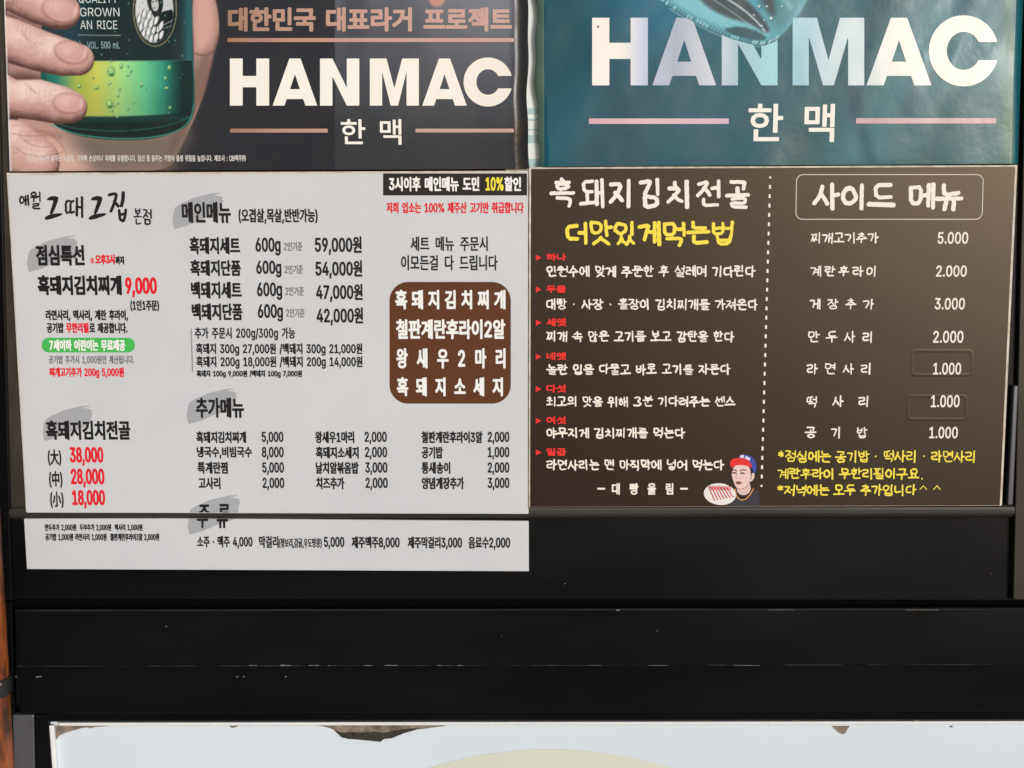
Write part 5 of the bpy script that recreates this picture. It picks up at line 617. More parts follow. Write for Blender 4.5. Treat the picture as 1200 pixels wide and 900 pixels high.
MIX = {'ㅘ': 'ㅗㅏ', 'ㅙ': 'ㅗㅐ', 'ㅚ': 'ㅗㅣ', 'ㅝ': 'ㅜㅓ', 'ㅞ': 'ㅜㅔ', 'ㅟ': 'ㅜㅣ', 'ㅢ': 'ㅡㅣ'}
def put(strokes, box):
    x0, y0, x1, y1 = box; return [[(x0 + u * (x1 - x0), y0 + v * (y1 - y0)) for u, v in s] for s in strokes]
def con(c, box, flat=False):
    if c in PAIR:
        x0, y0, x1, y1 = box; m = (x0 + x1) / 2; g = (x1 - x0) * .06
        return con(PAIR[c][0], (x0, y0, m - g, y1), flat) + con(PAIR[c][1], (m + g, y0, x1, y1), flat)
    return put((FLATG if flat and c in FLATG else CON)[c], box)
def hangul(c):
    o = ord(c) - 0xAC00; a, v, z = CHO[o // 588], JUNG[o % 588 // 28], JONG[o % 28]
    h = .58 if z != ' ' else 1.0; S = []
    if v in VV:
        wide = v in 'ㅐㅔㅒㅖ'; xb = .46 if wide else .56
        S += con(a, (.02, .06 * h if z != ' ' else .12, xb, h * .94 if z != ' ' else .82)); S += put(VV[v], (xb + .12, 0, 1.0 if wide or v not in 'ㅣ' else .96, h))
    elif v in HV:
        dn = v in 'ㅜㅠ'
        k = .5 if not dn else .46
        if v == 'ㅡ': k = .6
        S += con(a, (.16, .0, .84, h * k), True)
        S += put(HV[v], (.0, h * (k + (.06 if dn else .02)), 1.0, h * (1.0 if v != 'ㅡ' else 1.08)))
    else:
        p, q = MIX[v]
        S += con(a, (.06, .02, .56, h * .46)); S += put(HV[p], (0, h * .52, .66, h * .96 if p != 'ㅜ' else h * 1.02)); S += put(VV[q], (.66 if q in 'ㅐㅔ' else .7, 0, 1.05, h))
    if z != ' ': S += con(z, (.2, .68, .9, 1.02), True)
    return S
EXTRA = {'3': ([[(.1, .1), (.5, 0), (.8, .2), (.4, .46), (.85, .72), (.5, 1), (.05, .88)]], .9), '·': ([[(.16, .5), (.18, .52)]], .36),
         '*': ([[(.5, .1), (.5, .5)], [(.28, .2), (.72, .42)], [(.72, .2), (.28, .42)]], .82), '.': ([[(.2, .95), (.22, .97)]], .35),
         '^': ([[(.05, .45), (.45, .1), (.85, .45)]], .8), ',': ([[(.2, .9), (.1, 1.1)]], .3)}
def hand_polys(s, box, wd, gap=.12, space=.38, jit=.022, seed=1, cells=None):
    """marker lettering; box = ink box of the whole line; wd = stroke width in photograph pixels"""
    rg = np.random.default_rng(seed); pen = 0; items = []
    for k, c in enumerate(s):
        if c == ' ': pen += space; continue
        st, adv = EXTRA[c] if c in EXTRA else (hangul(c), 1.0)
        dy = rg.normal(0, .02)
        items.append([np.array([(pen + u * (adv if c not in EXTRA else 1) * 1.0 + rg.normal(0, jit), v + dy + rg.normal(0, jit)) for u, v in q]) for q in st])
        pen += adv + gap
    x0, y0, x1, y1 = box; al = np.concatenate([q for it in items for q in it]); mn, mx = al.min(0), al.max(0); d = wd / 2
    sc = np.array([x1 - x0 - wd, y1 - y0 - wd]) / (mx - mn); stp = min(.4, max(.18, wd / 9)); out = []
    for k, it in enumerate(items):
        L = []; slim = []
        for q in it:
            q = (q - mn) * sc + np.array([x0 + d, y0 + d]); slim.append(min(1.0, .165 * np.ptp(q[:, 1]) / d) if len(q) == 6 else 1.0)
            if len(q) > 2:
                m = np.stack([q[:-1] * .78 + q[1:] * .22, q[:-1] * .22 + q[1:] * .78], 1).reshape(-1, 2); q = np.concatenate([q[:1], m, q[-1:]])
            L.append(q)
        a = np.concatenate(L); g0 = a.min(0) - wd - stp; g1 = a.max(0) + wd + stp
        X, Z = grid(g0[0], g0[1], g1[0], g1[1], stp); F = np.full(X.shape, -1e9)
        for q, sl in zip(L, slim):
            n = len(q) - 1; thin = min(sl, 1.0 if len(it) < 5 else .88 if len(it) < 7 else .76); w0 = d * (1 + rg.normal(0, .06)); w1 = d * (1 + rg.normal(0, .10))
            for i in range(n):
                D, t = seg_dist(X, Z, q[i], q[i + 1]); u = (i + t) / n
                F = np.maximum(F, (w0 + (w1 - w0) * u) * thin - D)
        F = F + .14 * min(d, 1.2) * np.sin(X * 1.3 / max(wd / 3, .6) + k) * np.sin(Z * 1.1 / max(wd / 3, .6) + 2 * k)
        for A in field_polys(F, g0[0], g0[1], stp): out.append((A, .05 * (k % 2)))
    return out
def hand(name, s, box, col, Y, parent, wd=2.4, **kw):
    return lay_print(name, hand_polys(s, box, wd, **kw), Y, ink(col), parent, sheary=(box[1] + box[3]) / 2)

# ================================================================== setting
def plain_box(name, lo, hi, mat, kind=None):
    bm = bmesh.new(); bmesh.ops.create_cube(bm, size=1)
    for v in bm.verts:
        for i in range(3): v.co[i] = lo[i] if v.co[i] < 0 else hi[i]
    me = bpy.data.meshes.new(name); bm.to_mesh(me); bm.free(); o = link(name, me, mat)
    if kind: o['kind'] = kind
    return o
me = mesh_arrays('pavement', np.array([(-40, -60, 0), (40, -60, 0), (40, .3, 0), (-40, .3, 0)], float), [np.array([[0, 1, 2, 3]])])
link('pavement', me, M_GROUND)['kind'] = 'structure'
plain_box('wall', (-3.0, .075, 0), (3.0, .25, 3.2), M_WALL, 'structure')

# ================================================================== black steel frame
frame = empty('shopfront_frame', tuple(P(600, 780, .07)), 'black painted steel shopfront frame with stepped rails below the menu boards', 'frame')
slab('backing_plate', [(-170, 560), (1380, 560), (1370, 703.5), (-160, 702)], .012, .006, M_STEEL, frame)
slab('backing_plate', [(-20.5, -230), (1203.5, -230), (1185.5, 560), (-10.5, 560)], .0135, .006, M_STEEL, frame)
slab('backing_plate', [(-170, -230), (-20, -230), (-10, 560), (-170, 560)], .0125, .006, M_STEEL, frame)
slab('backing_plate', [(1203, -230), (1390, -230), (1380, 560), (1185, 560)], .0125, .006, M_STEEL, frame)
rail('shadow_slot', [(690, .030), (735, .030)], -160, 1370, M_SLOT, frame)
rail('upper_step', [(714.2, .012), (714.2, .0045), (715.0, .0040), (779.0, .0040), (779.6, .0046), (779.6, .014)], 15, 1370, M_STEEL, frame)
rail('lower_step', [(780.2, .012), (780.2, .0032), (781.0, .0026), (834.6, .0050), (835.6, .0062), (835.6, .016)], 15, 1370, M_STEEL, frame)
rail('drip_lip', [(836.2, .0075), (843.4, .0085), (844.6, .010), (844.6, .02)], 40, 1370, M_STEEL, frame)
rail('board_rail', [(590.5, .0105), (593.5, .0062), (595.2, .0036), (598, .0030), (602, .0032), (604.6, .0042), (606.8, .0075), (607.4, .0112)], 14, 1186, M_RAIL, frame)
# left channel and jamb
slab('side_channel', [(-8, -230), (5, -230), (31, 598), (12, 598)], .007, .008, M_CHANNEL, frame, .0012)
slab('channel_edge_highlight', [(-9.4, -230), (-8.2, -230), (12.4, 598), (10.9, 598)], .0055, .004, M_JAMB, frame, .0004)  # paler strip, the channel's bright highlight line put into colour
slab('channel_edge_highlight', [(4.2, -230), (5.4, -230), (30.6, 598), (29.4, 598)], .0058, .004, M_JAMB, frame, .0004)  # matching pale strip, highlight line painted on the other edge
slab('channel_lip', [(-14, -230), (-9, -230), (11.2, 600), (8, 600)], .001, .012, M_STEEL, frame, .0008)
slab('side_post', [(-80, -230), (-15, -230), (7.4, 600), (14, 704), (-80, 704)][:4] and [(-80, -230), (-15, -230), (14, 704), (-80, 704)], .003, .010, M_STEEL, frame, .001)
slab('lower_jamb', [(14.5, 838), (39.5, 838), (43, 1010), (20, 1010)], .016, .01, M_JAMB, frame, .0014)
slab('jamb_fillet', [(40.5, 838), (56.5, 838), (66, 1010), (44, 1010)], .013, .01, M_STEEL, frame, .0008)
slab('side_post', [(-80, 706), (14, 706), (20, 1010), (-80, 1010)], .018, .01, M_STEEL, frame, .001)
# right jamb
slab('inner_jamb', [(1196, -230), (1206, -230), (1186.0, 592), (1170, 592)], .010, .004, M_STEEL, frame, .0006)
slab('jamb_bead_highlight', [(1188.0, 452), (1193.6, 452), (1187.4, 592), (1180.6, 592)], .000, .010, M_JAMB, frame, .0014)  # paler bead, shaped and coloured to give the jamb its highlight
slab('outer_post', [(1208.5, -230), (1300, -230), (1290, 703), (1187.4, 703)], .002, .010, M_BROWNPOST, frame, .001)
# paint worn off along the folded edges, and edge highlights painted as strips
def chips(row, y, spots, Y):
    for x, wd, h in spots:
        n = max(5, int(wd / 1.6)); up = [(x + wd * k / n, y - h / 2 * (.4 + RNG.random())) for k in range(n + 1)]
        dn = [(x + wd * k / n, y + h / 2 * (.4 + RNG.random())) for k in range(n, -1, -1)]
        poly('paint_chip', up + dn, Y, M_CHIP, frame, .05, st=.2)
M_WORN_GLINT = mottled('worn_edge_with_highlight', (.012, .012, .012), (.16, .15, .14), 34, (.4, .6), .4, stretch=(1, .01, .01), lo=.42, hi=.72)
M_EDGE_GLINT = mottled('rubbed_edge_with_highlight', (.035, .034, .033), (.075, .07, .066), 9, (.4, .6), .4, stretch=(1, .01, .01))
rail('worn_edge_glint', [(779.3, .0050), (779.5, .0036), (780.1, .0028), (780.3, .0050)], 15, 1370, M_WORN_GLINT, frame)  # bare-metal wear plus the fold's highlight, both put into the grey
rail('worn_edge_glint', [(714.3, .0050), (714.5, .0042), (715.1, .0036), (715.3, .0050)], 15, 1370, M_EDGE_GLINT, frame)  # rubbed edge whose continuous highlight is painted as a grey strip
wear = [(292, 9, .9), (328, 13, 1.0), (362, 12, .9), (384, 3, .6), (426, 10, .6), (450, 16, .6), (512, 5, .6), (536, 7, .6), (690, 14, .5), (760, 22, .5), (860, 30, .5)]
chips('fold', 779.8, wear, .0024)
chips('step', 714.8, [(722, 4, 1.3), (900, 30, .45), (1060, 40, .45)], .0034)
chips('face', 793, [(42, 6.5, 1.4), (277, 2, 1.4), (284.5, 2, 1.2), (334, 1.8, 1.4), (18, 1.6, 1.4)], .0030)
chips('lip', 844.6, [(1072, 4, 1.2), (930, 8, .5)], .0084)
chips('rail', 592.8, [(905, 7, 1.0), (922, 6, 1.0), (958, 5, .8), (700, 20, .5), (800, 12, .6), (1010, 8, .7), (1030, 5, .7)], .0052)
for x, y, wd in ((662, 684, 1.3), (195, 734, 1.3), (770, 739, 1.2), (1162, 672, 1.0), (588, 745, .9)):
    shape('paint_chip', lambda X, Z: wd / 2 - np.hypot(X - x, Z - y), (x - 1, y - 1, x + 1, y + 1), .2, .0035 if y > 714 else .0115, M_CHIP, frame)

# ================================================================== lower window
win = empty('window', tuple(P(620, 1000, .03)), 'milky glass window with white bead and torn dark film under the black rails', 'window')
slab('pane', [(58, 846), (1330, 846), (1330, 1010), (70, 1010)], .020, .006, M_PANE, win, 0)
rail('bead', [(845.6, .019), (845.8, .0135), (846.4, .0125), (849.2, .0128), (849.8, .0140), (849.8, .019)], 57, 1330, M_BEAD, win)
slab('bead', [(57.2, 850.4), (62.6, 850.4), (75, 1010), (69, 1010)], .0125, .007, M_BEAD, win, .0012)
YG = .0197
shape('pale_disc', lambda X, Z: 470 - np.hypot((X - 645), (Z - 1348)), (440, 876, 850, 1010), 2.0, YG, M_DISC, win)  # cream disc laid on the pane
poly('peeled_film', [(62.8, 850.2), (132, 850.2), (124, 851.2), (112, 852), (106, 853.6), (103, 850.9 + 1.6), (96, 853), (86, 856), (76, 859), (69, 862.5), (65.6, 868), (64.8, 876), (65.4, 884), (66.4, 896), (72.5, 1000), (69.5, 1000)], YG, M_FILM, win, .3)
poly('peeled_film', [(268, 850.4), (280, 850.4), (276, 852.2), (272, 853.2), (270, 852)], YG, M_FILM, win, .3)
poly('peeled_film', [(372, 850.2), (524, 850.2), (516, 851.6), (506, 852.6), (498, 854), (486, 855), (474, 857.6), (462, 861), (452, 863), (440, 862.5), (424, 862), (408, 861.5), (398, 860), (391, 855), (384, 852.5)], YG, M_FILM, win, .3)
poly('torn_edge', [(391, 855.4), (397, 857.6), (404, 858.6), (414, 857.8), (426, 858.6), (438, 857.4), (450, 858.6), (462, 856.2), (474, 854.6), (484, 853.6), (492, 853.8), (482, 857), (474, 859), (466, 862.4), (458, 865.5), (450, 866), (446, 869.4), (438, 868.6), (428, 867.6), (420, 866.8), (408, 866), (400, 864), (396, 860)], YG, M_FILMDARK, win, .8)
poly('torn_edge', [(974.5, 850.8), (996, 850.8), (993, 855), (991.6, 858.4), (988, 860.6), (984, 859), (980, 856)], YG, M_FILM, win, .3)
poly('torn_edge', [(1112, 850.8), (1117, 850.8), (1115, 852.6)], YG, M_FILMDARK, win, .3)

# ================================================================== upper pale panel seen between the posters
pane = empty('glass_panel', tuple(P(620, 200, .05)), 'pale blue glass panel showing in the gap between the two posters', 'glass panel')
slab('pane', [(590, -230), (665, -230), (660, 215), (592, 215)], .0105, .0015, M_UPPER, pane, 0)
for y0, y1 in ((127, 134), (139, 141.5), (151, 153), (158, 168), (186, 196)):
    slab('reflection_strip', [(600, y0), (660, y0), (660, y1), (600, y1)], .0100, .0003, M_REFLECTION, pane, 0)  # reflection lines on the glass, painted as thin teal strips

# ================================================================== pipe
def tube(name, x, ya, yb, Y, r, mat, parent=None, seg=48, wob=0.0):
    a = P(x, ya, Y); b = P(x, yb, Y); xc = P(x, 850, Y)[0]; V = []; n = max(2, int(abs(yb - ya) / 14)) if wob else 2
    for k in range(n):
        z = a[2] + (b[2] - a[2]) * k / (n - 1); rr = r * (1 + wob * math.sin(k * 1.7))
        for i in range(seg):
            t = 2 * math.pi * i / seg; V.append((xc + rr * math.cos(t), Y + rr * math.sin(t), z))
    F = [[k * seg + i, k * seg + (i + 1) % seg, (k + 1) * seg + (i + 1) % seg, (k + 1) * seg + i] for k in range(n - 1) for i in range(seg)]
    me = mesh_arrays(name, np.array(V), [np.array(F), np.array([list(range(seg))]), np.array([list(range((n - 1) * seg, n * seg))[::-1]])])
    me.polygons.foreach_set('use_smooth', [True] * (len(F)) + [False, False]); return link(name, me, mat, parent)
pipe = empty('pipe', tuple(P(-12, 900, -.04)), 'rusty orange vertical pipe with a black clamp beside the steel frame', 'pipe')
tube('shaft', -13.5, -400, 1400, -.035, .0262, M_PIPE, pipe, wob=.004)
cl = tube('clamp', -13.5, 793, 812, -.035, .0288, M_CLAMP, pipe)
tube('clamp_screw', 3.0, 800, 803, -.0610, .0018, M_CHIP, cl, seg=12)

# ================================================================== white menu board
YW = 0.0
BLACK = (30, 27, 29); RED = (226, 30, 44); GREY = (108, 104, 108); SMEAR = (166, 168, 173); WHT = (240, 238, 236)
wb = empty('menu_board', tuple(P(320, 601, .002)), 'large white menu board with black and red price lists under the left poster', 'menu board')
slab('board', [(8.5, 205), (618.5, 201.5), (618.6, 602.4), (31, 600.8)], YW, .0026, M_WHITE, wb)
slab('board_edge', [(7.6, 202.6), (619.3, 200.0), (619.4, 602.0), (30.4, 600.2)], YW + .0006, .0016, M_CORE, wb, .0003)
SM = [(0, .78), (.03, .5), (.06, .40), (.16, .30), (.26, .25), (.42, .14), (.6, .08), (.78, .02), (.94, 0), (.95, .02), (.78, .075), (.9, .085), (.99, .13), (.985, .2), (1, .24), (.97, .3), (.965, .48), (.9, .58), (.7, .68), (.52, .76), (.3, .9), (.12, .97), (.04, 1.0), (.02, .9)]
def smear(x0, y0, x1, y1, Y, parent, lift=0.0, clip=None):
    p = [np.array([(x0 + u * (x1 - x0), y0 + v * (y1 - y0)) for u, v in SM])]
    f = lambda X, Z: poly_field(X, Z, p) if clip is None else np.minimum(poly_field(X, Z, p), clip(X, Z))
    return shape('brush_mark', f, (x0, y0, x1, y1), .4, Y, ink(SMEAR), parent, lift)
def wt(name, s, x0, y0, x1, y1, col=BLACK, d=.35, **kw): d += .14 if col != GREY else .08; return text(name, s, (x0, y0, x1, y1), col, YW, wb, d=d, lift=kw.pop('lift', .15), **kw)
# brush-written shop name
def brush(s, box, wd, seed): lay_print('shop_name', hand_polys(s, box, wd, jit=.02, seed=seed), YW, ink(BLACK), wb)
brush('애', (22, 228, 34.5, 241.5), 2.2, 3); brush('월', (35, 224, 48, 245.5), 2.2, 4)
brush('본', (156, 243.5, 166.5, 264), 2.2, 5); brush('점', (167, 244.5, 178.2, 264), 2.3, 6)
brush('때', (75.5, 229.5, 98, 256), 3.3, 7)
def brush_g(x, y):
    P_ = [(x, y + 4.4), (x + 2.6, y + 1), (x + 8, y - .6), (x + 13.5, y + .4), (x + 14.6, y + 2.6), (x + 12.6, y + 9), (x + 9.6, y + 16), (x + 7.2, y + 21.2), (x + 3.6, y + 21.4), (x + 5.8, y + 14), (x + 8, y + 7), (x + 8.4, y + 4.6), (x + 4, y + 5)]
    poly('shop_name', P_, YW, ink(BLACK), wb, .0, smooth=2)
    poly('shop_name', [(x - 2, y + 25), (x + 2, y + 22), (x + 9, y + 20.4), (x + 16, y + 19.6), (x + 19.2, y + 20.2), (x + 18, y + 22.4), (x + 12, y + 24.6), (x + 6, y + 26.6), (x + 1, y + 27.8), (x - 1.8, y + 27)], YW, ink(BLACK), wb, .06, smooth=2)
brush_g(54.2, 230); brush_g(105.7, 230)
strokes_shape('shop_name', [[(128, 228.5), (135, 226.5), (136.5, 229), (134, 238), (130, 247.5)], [(134, 236), (138.6, 241.6)]], 3.6, YW, ink(BLACK), wb)
strokes_shape('shop_name', [[(144.3, 226), (144.4, 233), (142.4, 241)]], 4.2, YW, ink(BLACK), wb, .06)
strokes_shape('shop_name', [[(139.6, 246.5), (140.6, 257.6), (143, 258.4)], [(147.4, 246), (146.6, 254), (144.6, 259)], [(140.6, 251.6), (146.5, 250.6)]], 3.3, YW, ink(BLACK), wb)
smear(31.5, 276, 91, 319, YW, wb); wt('heading', '점심특선', 42, 287, 99, 311.5, d=.75)
wt('note', '※', 106, 302, 110.4, 308.5, RED, .1); wt('note', '오후3시', 111.5, 298, 134.6, 310, RED, .4); wt('note', '까지', 135, 300, 145.5, 310, d=.35)
wt('menu_item', '흑돼지김치찌개', 44, 322.4, 142.6, 346, d=.75); wt('price', '9,000', 146.7, 324.7, 184, 348.6, RED, .75)
wt('note', '(1인1주문)', 152.7, 351.6, 186.5, 365, d=.3)
wt('note', '라면사리, 떡사리, 계란 후라이,', 53.5, 363, 150, 376.5, d=.32)
wt('note', '공기밥', 54.6, 378, 74.8, 390.3, d=.32); wt('note', '무한리필', 77.4, 378, 104, 390.3, RED, .34); wt('note', '로 제공합니다.', 104.6, 378, 149.4, 390.6, d=.32)
shape('badge', lambda X, Z: rrect_field(X, Z, 49, 395.8, 158, 413, 8), (49, 395, 158, 414), .4, YW, ink((70, 184, 88)), wb)
wt('note', '7세이하 어린이는 무료제공', 57.7, 398, 146.7, 411.3, WHT, .36)
wt('note', '공기밥 추가시 1,000원만 계산됩니다.', 57, 416.5, 157.3, 427.4, GREY, .12)
wt('note', '찌개고기추가 200g 5,000원', 57.7, 430.5, 145.4, 443.4, RED, .3)
smear(50, 475, 108.5, 516.8, YW, wb); wt('heading', '흑돼지김치전골', 53.7, 492.6, 152.8, 515.6, d=.62)
for i, (c, p, x, y) in enumerate((('(大)', '38,000', 56, 526.5), ('(中)', '28,000', 57.4, 552), ('(小)', '18,000', 58.8, 576))):
    wt('note', c, x, y, x + 15.8, y + 19.4, d=.32); wt('price', p, (81.7, 83, 84.5)[i], (523.7, 549, 574)[i], (121.3, 122.5, 123.2)[i], (546, 571.5, 595.8)[i], RED, .62)
smear(202, 225.6, 261.6, 268.6, YW, wb); wt('heading', '메인메뉴', 213, 236.6, 270.5, 261.4, d=.62)
wt('note', '(오겹살,목살,반반가능)', 279.5, 244.3, 372.3, 262.4, d=.34)
for i, (n, p, yy) in enumerate((('흑돼지세트', '59,000원', (277.5, 298, 276.8, 298.8)), ('흑돼지단품', '54,000원', (304.4, 323.6, 304.9, 326.6)), ('백돼지세트', '47,000원', (330, 350, 332.5, 354)), ('백돼지단품', '42,000원', (355.5, 375.4, 360, 381.5)))):
    s = i * .9
    wt('menu_item', n, 222 + s, yy[0], 281.4 + s, yy[1], d=.5)
    wt('note', '600g', 299.4 + s, yy[0] + .8, 328.9 + s, yy[1] + 1.6, d=.42)
    wt('note', '2인기준', 332.7 + s, yy[0] + 6, 354.4 + s, yy[0] + 16.6, GREY, .1)
    wt('price', p, 369 + s * .75, yy[2], 424 + s * .6, yy[3], d=.45)
wt('divider', '|', 224.2, 385, 225.6, 436, (150, 148, 152), .1)
wt('note', '추가 주문시 200g/300g 가능', 228.3, 383.6, 346, 399, d=.22, track=.02)
wt('note', '흑돼지 300g 27,000원 /백돼지 300g 21,000원', 229.6, 402, 424.7, 417, d=.25)
wt('note', '흑돼지 200g 18,000원 /백돼지 200g 14,000원', 230, 417.2, 424.9, 432.3, d=.25)
wt('note', '흑돼지 100g 9,000원 /백돼지 100g 7,000원', 230.4, 433.7, 354, 443, d=.22)
shape('banner', lambda X, Z: rrect_field(X, Z, 449, 203.2, 617.6, 229, .2), (449, 203, 618, 229), .5, YW, ink((40, 33, 32)), wb)
wt('note', '3시이후 메인메뉴 도민', 455.7, 207, 561.7, 224.2, WHT, .42); wt('note', '10%', 569, 207.4, 590, 223.6, (244, 226, 70), .4); wt('note', '할인', 591, 207, 610.7, 224, WHT, .42)
wt('note', '저희 업소는 100% 제주산 고기만 취급합니다', 452.7, 236.7, 614, 250, RED, .26)
wt('note', '세트 메뉴 주문시', 481, 277, 571.7, 294.2, d=.22, space=.36); wt('note', '이모든걸 다 드립니다', 470, 299, 583.2, 317, d=.22, space=.36)
shape('badge', lambda X, Z: rrect_field(X, Z, 456.5, 330.4, 598.6, 473, 22), (456, 330, 599, 473), .5, YW, ink((92, 52, 26)), wb)
for s, x0, y0, x1, y1, t in (('흑돼지김치찌개', 463, 339.5, 592.4, 362.5, .22), ('철판계란후라이2알', 464, 374, 592.2, 397.4, .0), ('왕새우2마리', 464.4, 408, 592.4, 431.8, .5), ('흑돼지소세지', 465, 441.8, 589.4, 464.4, .42)):
    wt('menu_item', s, x0, y0, x1, y1, WHT, .62, track=t)
smear(218.7, 455, 277.4, 497, YW, wb); wt('heading', '추가메뉴', 229.4, 466, 286, 489.8, d=.6)
RW = ((505.2, 520), (523, 538), (541, 556), (559, 574))
C1 = (('흑돼지김치찌개', 230, 288.4, '5,000'), ('냉국수,비빔국수', 230.6, 295.4, '8,000'), ('특계란찜', 231.4, 267, '5,000'), ('고사리', 232.4, 258.4, '2,000'))
C2 = (('왕새우1마리', 369.4, 415.2, '2,000'), ('흑돼지소세지', 370, 420.4, '2,000'), ('날치알볶음밥', 370, 420.4, '3,000'), ('치즈추가', 370.4, 403.6, '2,000'))
C3 = (('철판계란후라이3알', 493.8, 565.6, '2,000'), ('공기밥', 494, 519, '1,000'), ('통새송이', 494, 527.8, '2,000'), ('양념게장추가', 494.4, 544, '3,000'))
for C, pa, pb in ((C1, 306.6, 332.2), (C2, 427.3, 453.4), (C3, 571.6, 597)):
    for (n, a, b, p), (ya, yb) in zip(C, RW):
        k = (ya - 505) * .02 if pa < 560 else 0
        wt('menu_item', n, a, ya + .2, b, yb - .6, d=.34); wt('price', p, pa + k, ya + .6, pb + k, yb + .6, d=.3)
# pink rub marks of an older price
for x, y, r in ((197.8, 437, .7), (199, 427, .6), (206, 436.4, .6), (207.8, 431, .4), (204, 438.6, .4), (200.4, 438.2, .3), (208.4, 427.6, .3)):
    shape('rub_mark', lambda X, Z: r - np.hypot((X - x), (Z - y) * 1.3), (x - 2, y - 2, x + 2, y + 2), .2, YW, ink((226, 110, 170)), wb)

# ================================================================== white strip under it
YS = .0078
ws = empty('menu_strip', tuple(P(320, 668, .010)), 'narrow white strip with the drinks prices stuck below the large white board', 'menu strip')
slab('board', [(27.8, 606.2), (619.6, 610.6), (619.8, 669.6), (31.4, 667)], YS, .0036, M_WHITE, ws)
def st_(name, s, x0, y0, x1, y1, col=BLACK, d=.3, **kw): d += .12; return text(name, s, (x0, y0, x1, y1), col, YS, ws, d=d, lift=.15, **kw)
st_('note', '만두추가 2,000원  두부추가 2,000원  떡사리 1,000원', 52.5, 614, 167, 623, d=.2)
st_('note', '공기밥 1,000원 라면사리 1,000원  철판계란후라이3알 2,000원', 53, 625, 186.7, 634.6, d=.2)
st_('menu_item', '소주 · 맥주 4,000', 231, 628, 296, 643, d=.3); st_('menu_item', '막걸리', 303.5, 628, 326.5, 642.2, d=.3)
st_('note', '(청보리,감귤,우도땅콩)', 327, 630.6, 377, 643, d=.16); st_('price', '5,000', 379.6, 629, 403.6, 643.6, d=.3)
st_('menu_item', '제주맥주8,000', 412, 628.6, 468.4, 644, d=.32); st_('menu_item', '제주막걸리3,000', 477.8, 628.8, 541.6, 644.2, d=.32); st_('menu_item', '음료수2,000', 549, 629, 598, 644.4, d=.32)
# the drinks heading was printed across both boards and is cut by the rail
CUT = 600.6; cutb = lambda X, Z: CUT - Z
smear(220, 580, 281.5, 622, YW, wb, clip=cutb)
lay_print('heading', [(a, l + .15) for a, l in type_polys('주 류', (232.5, 590.5, 269.5, 614.5), .7, clip=cutb, space=.45)], YW, ink(BLACK), wb)
dn = lambda X, Z: Z - 607.9
smear(220, 583, 281.5, 626.4, YS, ws, clip=dn)
lay_print('heading', [(a, l + .15) for a, l in type_polys('주 류', (230.5, 595.0, 267.2, 619), .7, clip=dn, space=.45)], YS, ink(BLACK), ws)

# ================================================================== dark menu board
YD = -.0025
CREAM = (242, 232, 222); YEL = (247, 222, 78); DRED = (240, 48, 44)
db = empty('menu_board', tuple(P(905, 594, .002)), 'dark brown menu board with handwritten white and yellow lettering and a cartoon face', 'menu board')
slab('board_edge', [(620.0, 196.0), (1192.4, 193.4), (1174.2, 592.6), (619.6, 594.4)], YD + .0006, .0046, M_CORE, db, .0004)
slab('board', [(622.4, 198.0), (1189.8, 195.6), (1171.8, 592.2), (621.2, 594.2)], YD, .002, M_DARK, db, .0005)
def ht(name, s, x0, y0, x1, y1, col=CREAM, wd=2.2, **kw): wd *= .88; return hand(name, s, (x0, y0, x1, y1), col, YD, db, wd, seed=int(x0 * 7 + y0), **kw)
def dt(name, s, x0, y0, x1, y1, col=CREAM, d=.3, **kw): return text(name, s, (x0, y0, x1, y1), col, YD, db, d=d, **kw)
ht('heading', '흑돼지김치전골', 643.7, 207.5, 879, 245.6, wd=5.5, gap=.34)
ht('heading', '더맛있게먹는법', 662, 257, 860, 289.5, YEL, 4.9, gap=.18)
STEPS = (('하나', 297, 305.8, '인원수에 맞게 주문한 후 설레며 기다린다', 310.4, 325.4, 885.7), ('두울', 334.2, 343, '대빵 · 사장 · 홀장이 김치찌개를 가져온다', 349.2, 364, 888),
         ('세엣', 372.8, 382.4, '찌개 속 많은 고기를 보고 감탄을 한다', 387.2, 401.6, 860.7), ('네엣', 412.8, 422, '놀란 입을 다물고 바로 고기를 자른다', 425.8, 440, 856),
         ('다섯', 450.7, 460, '최고의 맛을 위해 3분 기다려주는 센스', 463.4, 477.6, 862), ('여섯', 488, 497, '야무지게 김치찌개를 먹는다', 500.4, 514.4, 803),
         ('일곱', 525, 534, '라면사리는 맨 마직막에 넣어 먹는다', 538, 552, 848.7))
for n, a, b, s, c, e, x1 in STEPS:
    m = (a + b) / 2 + .6
    poly('arrow_mark', [(628, m - 3.4), (634.6, m), (628, m + 3.4)], YD, ink(DRED), db, st=.25)
    dt('step_word', n, 640.3, a, 663.4, b, DRED, .42)
    ht('step_line', s, 640, c, x1, e, wd=2.15, gap=.16, space=.5)
dt('signature', '대빵올림', 717, 566, 789, 579.8, CREAM, .45, track=.62)
for x0, x1 in ((700, 709), (797, 806)): dt('signature', '-', x0, 571.6, x1, 573.8, CREAM, .3)
for k in range(34):
    y = 208 + k * 10.95; x = 902.6 + (892.4 - 902.6) * k / 33; h = 1.2 if k in (0, 33) else 2.3
    shape('dash', lambda X, Z: rrect_field(X, Z, x - 1.15, y - h, x + 1.15, y + h, .5), (x - 2, y - 3, x + 2, y + 3), .3, YD, ink(CREAM), db)
shape('heading_frame', lambda X, Z: .5 - np.abs(rrect_field(X, Z, 933.6 + (Z - 204) * -.02, 204.6, 1152.4 - (Z - 204) * .03, 257, 8)), (932, 203, 1154, 258), .3, YD, ink((214, 204, 194)), db)
ht('heading', '사이드 메뉴', 952, 213.6, 1129.4, 247.6, wd=5.6, gap=.14, space=.5)
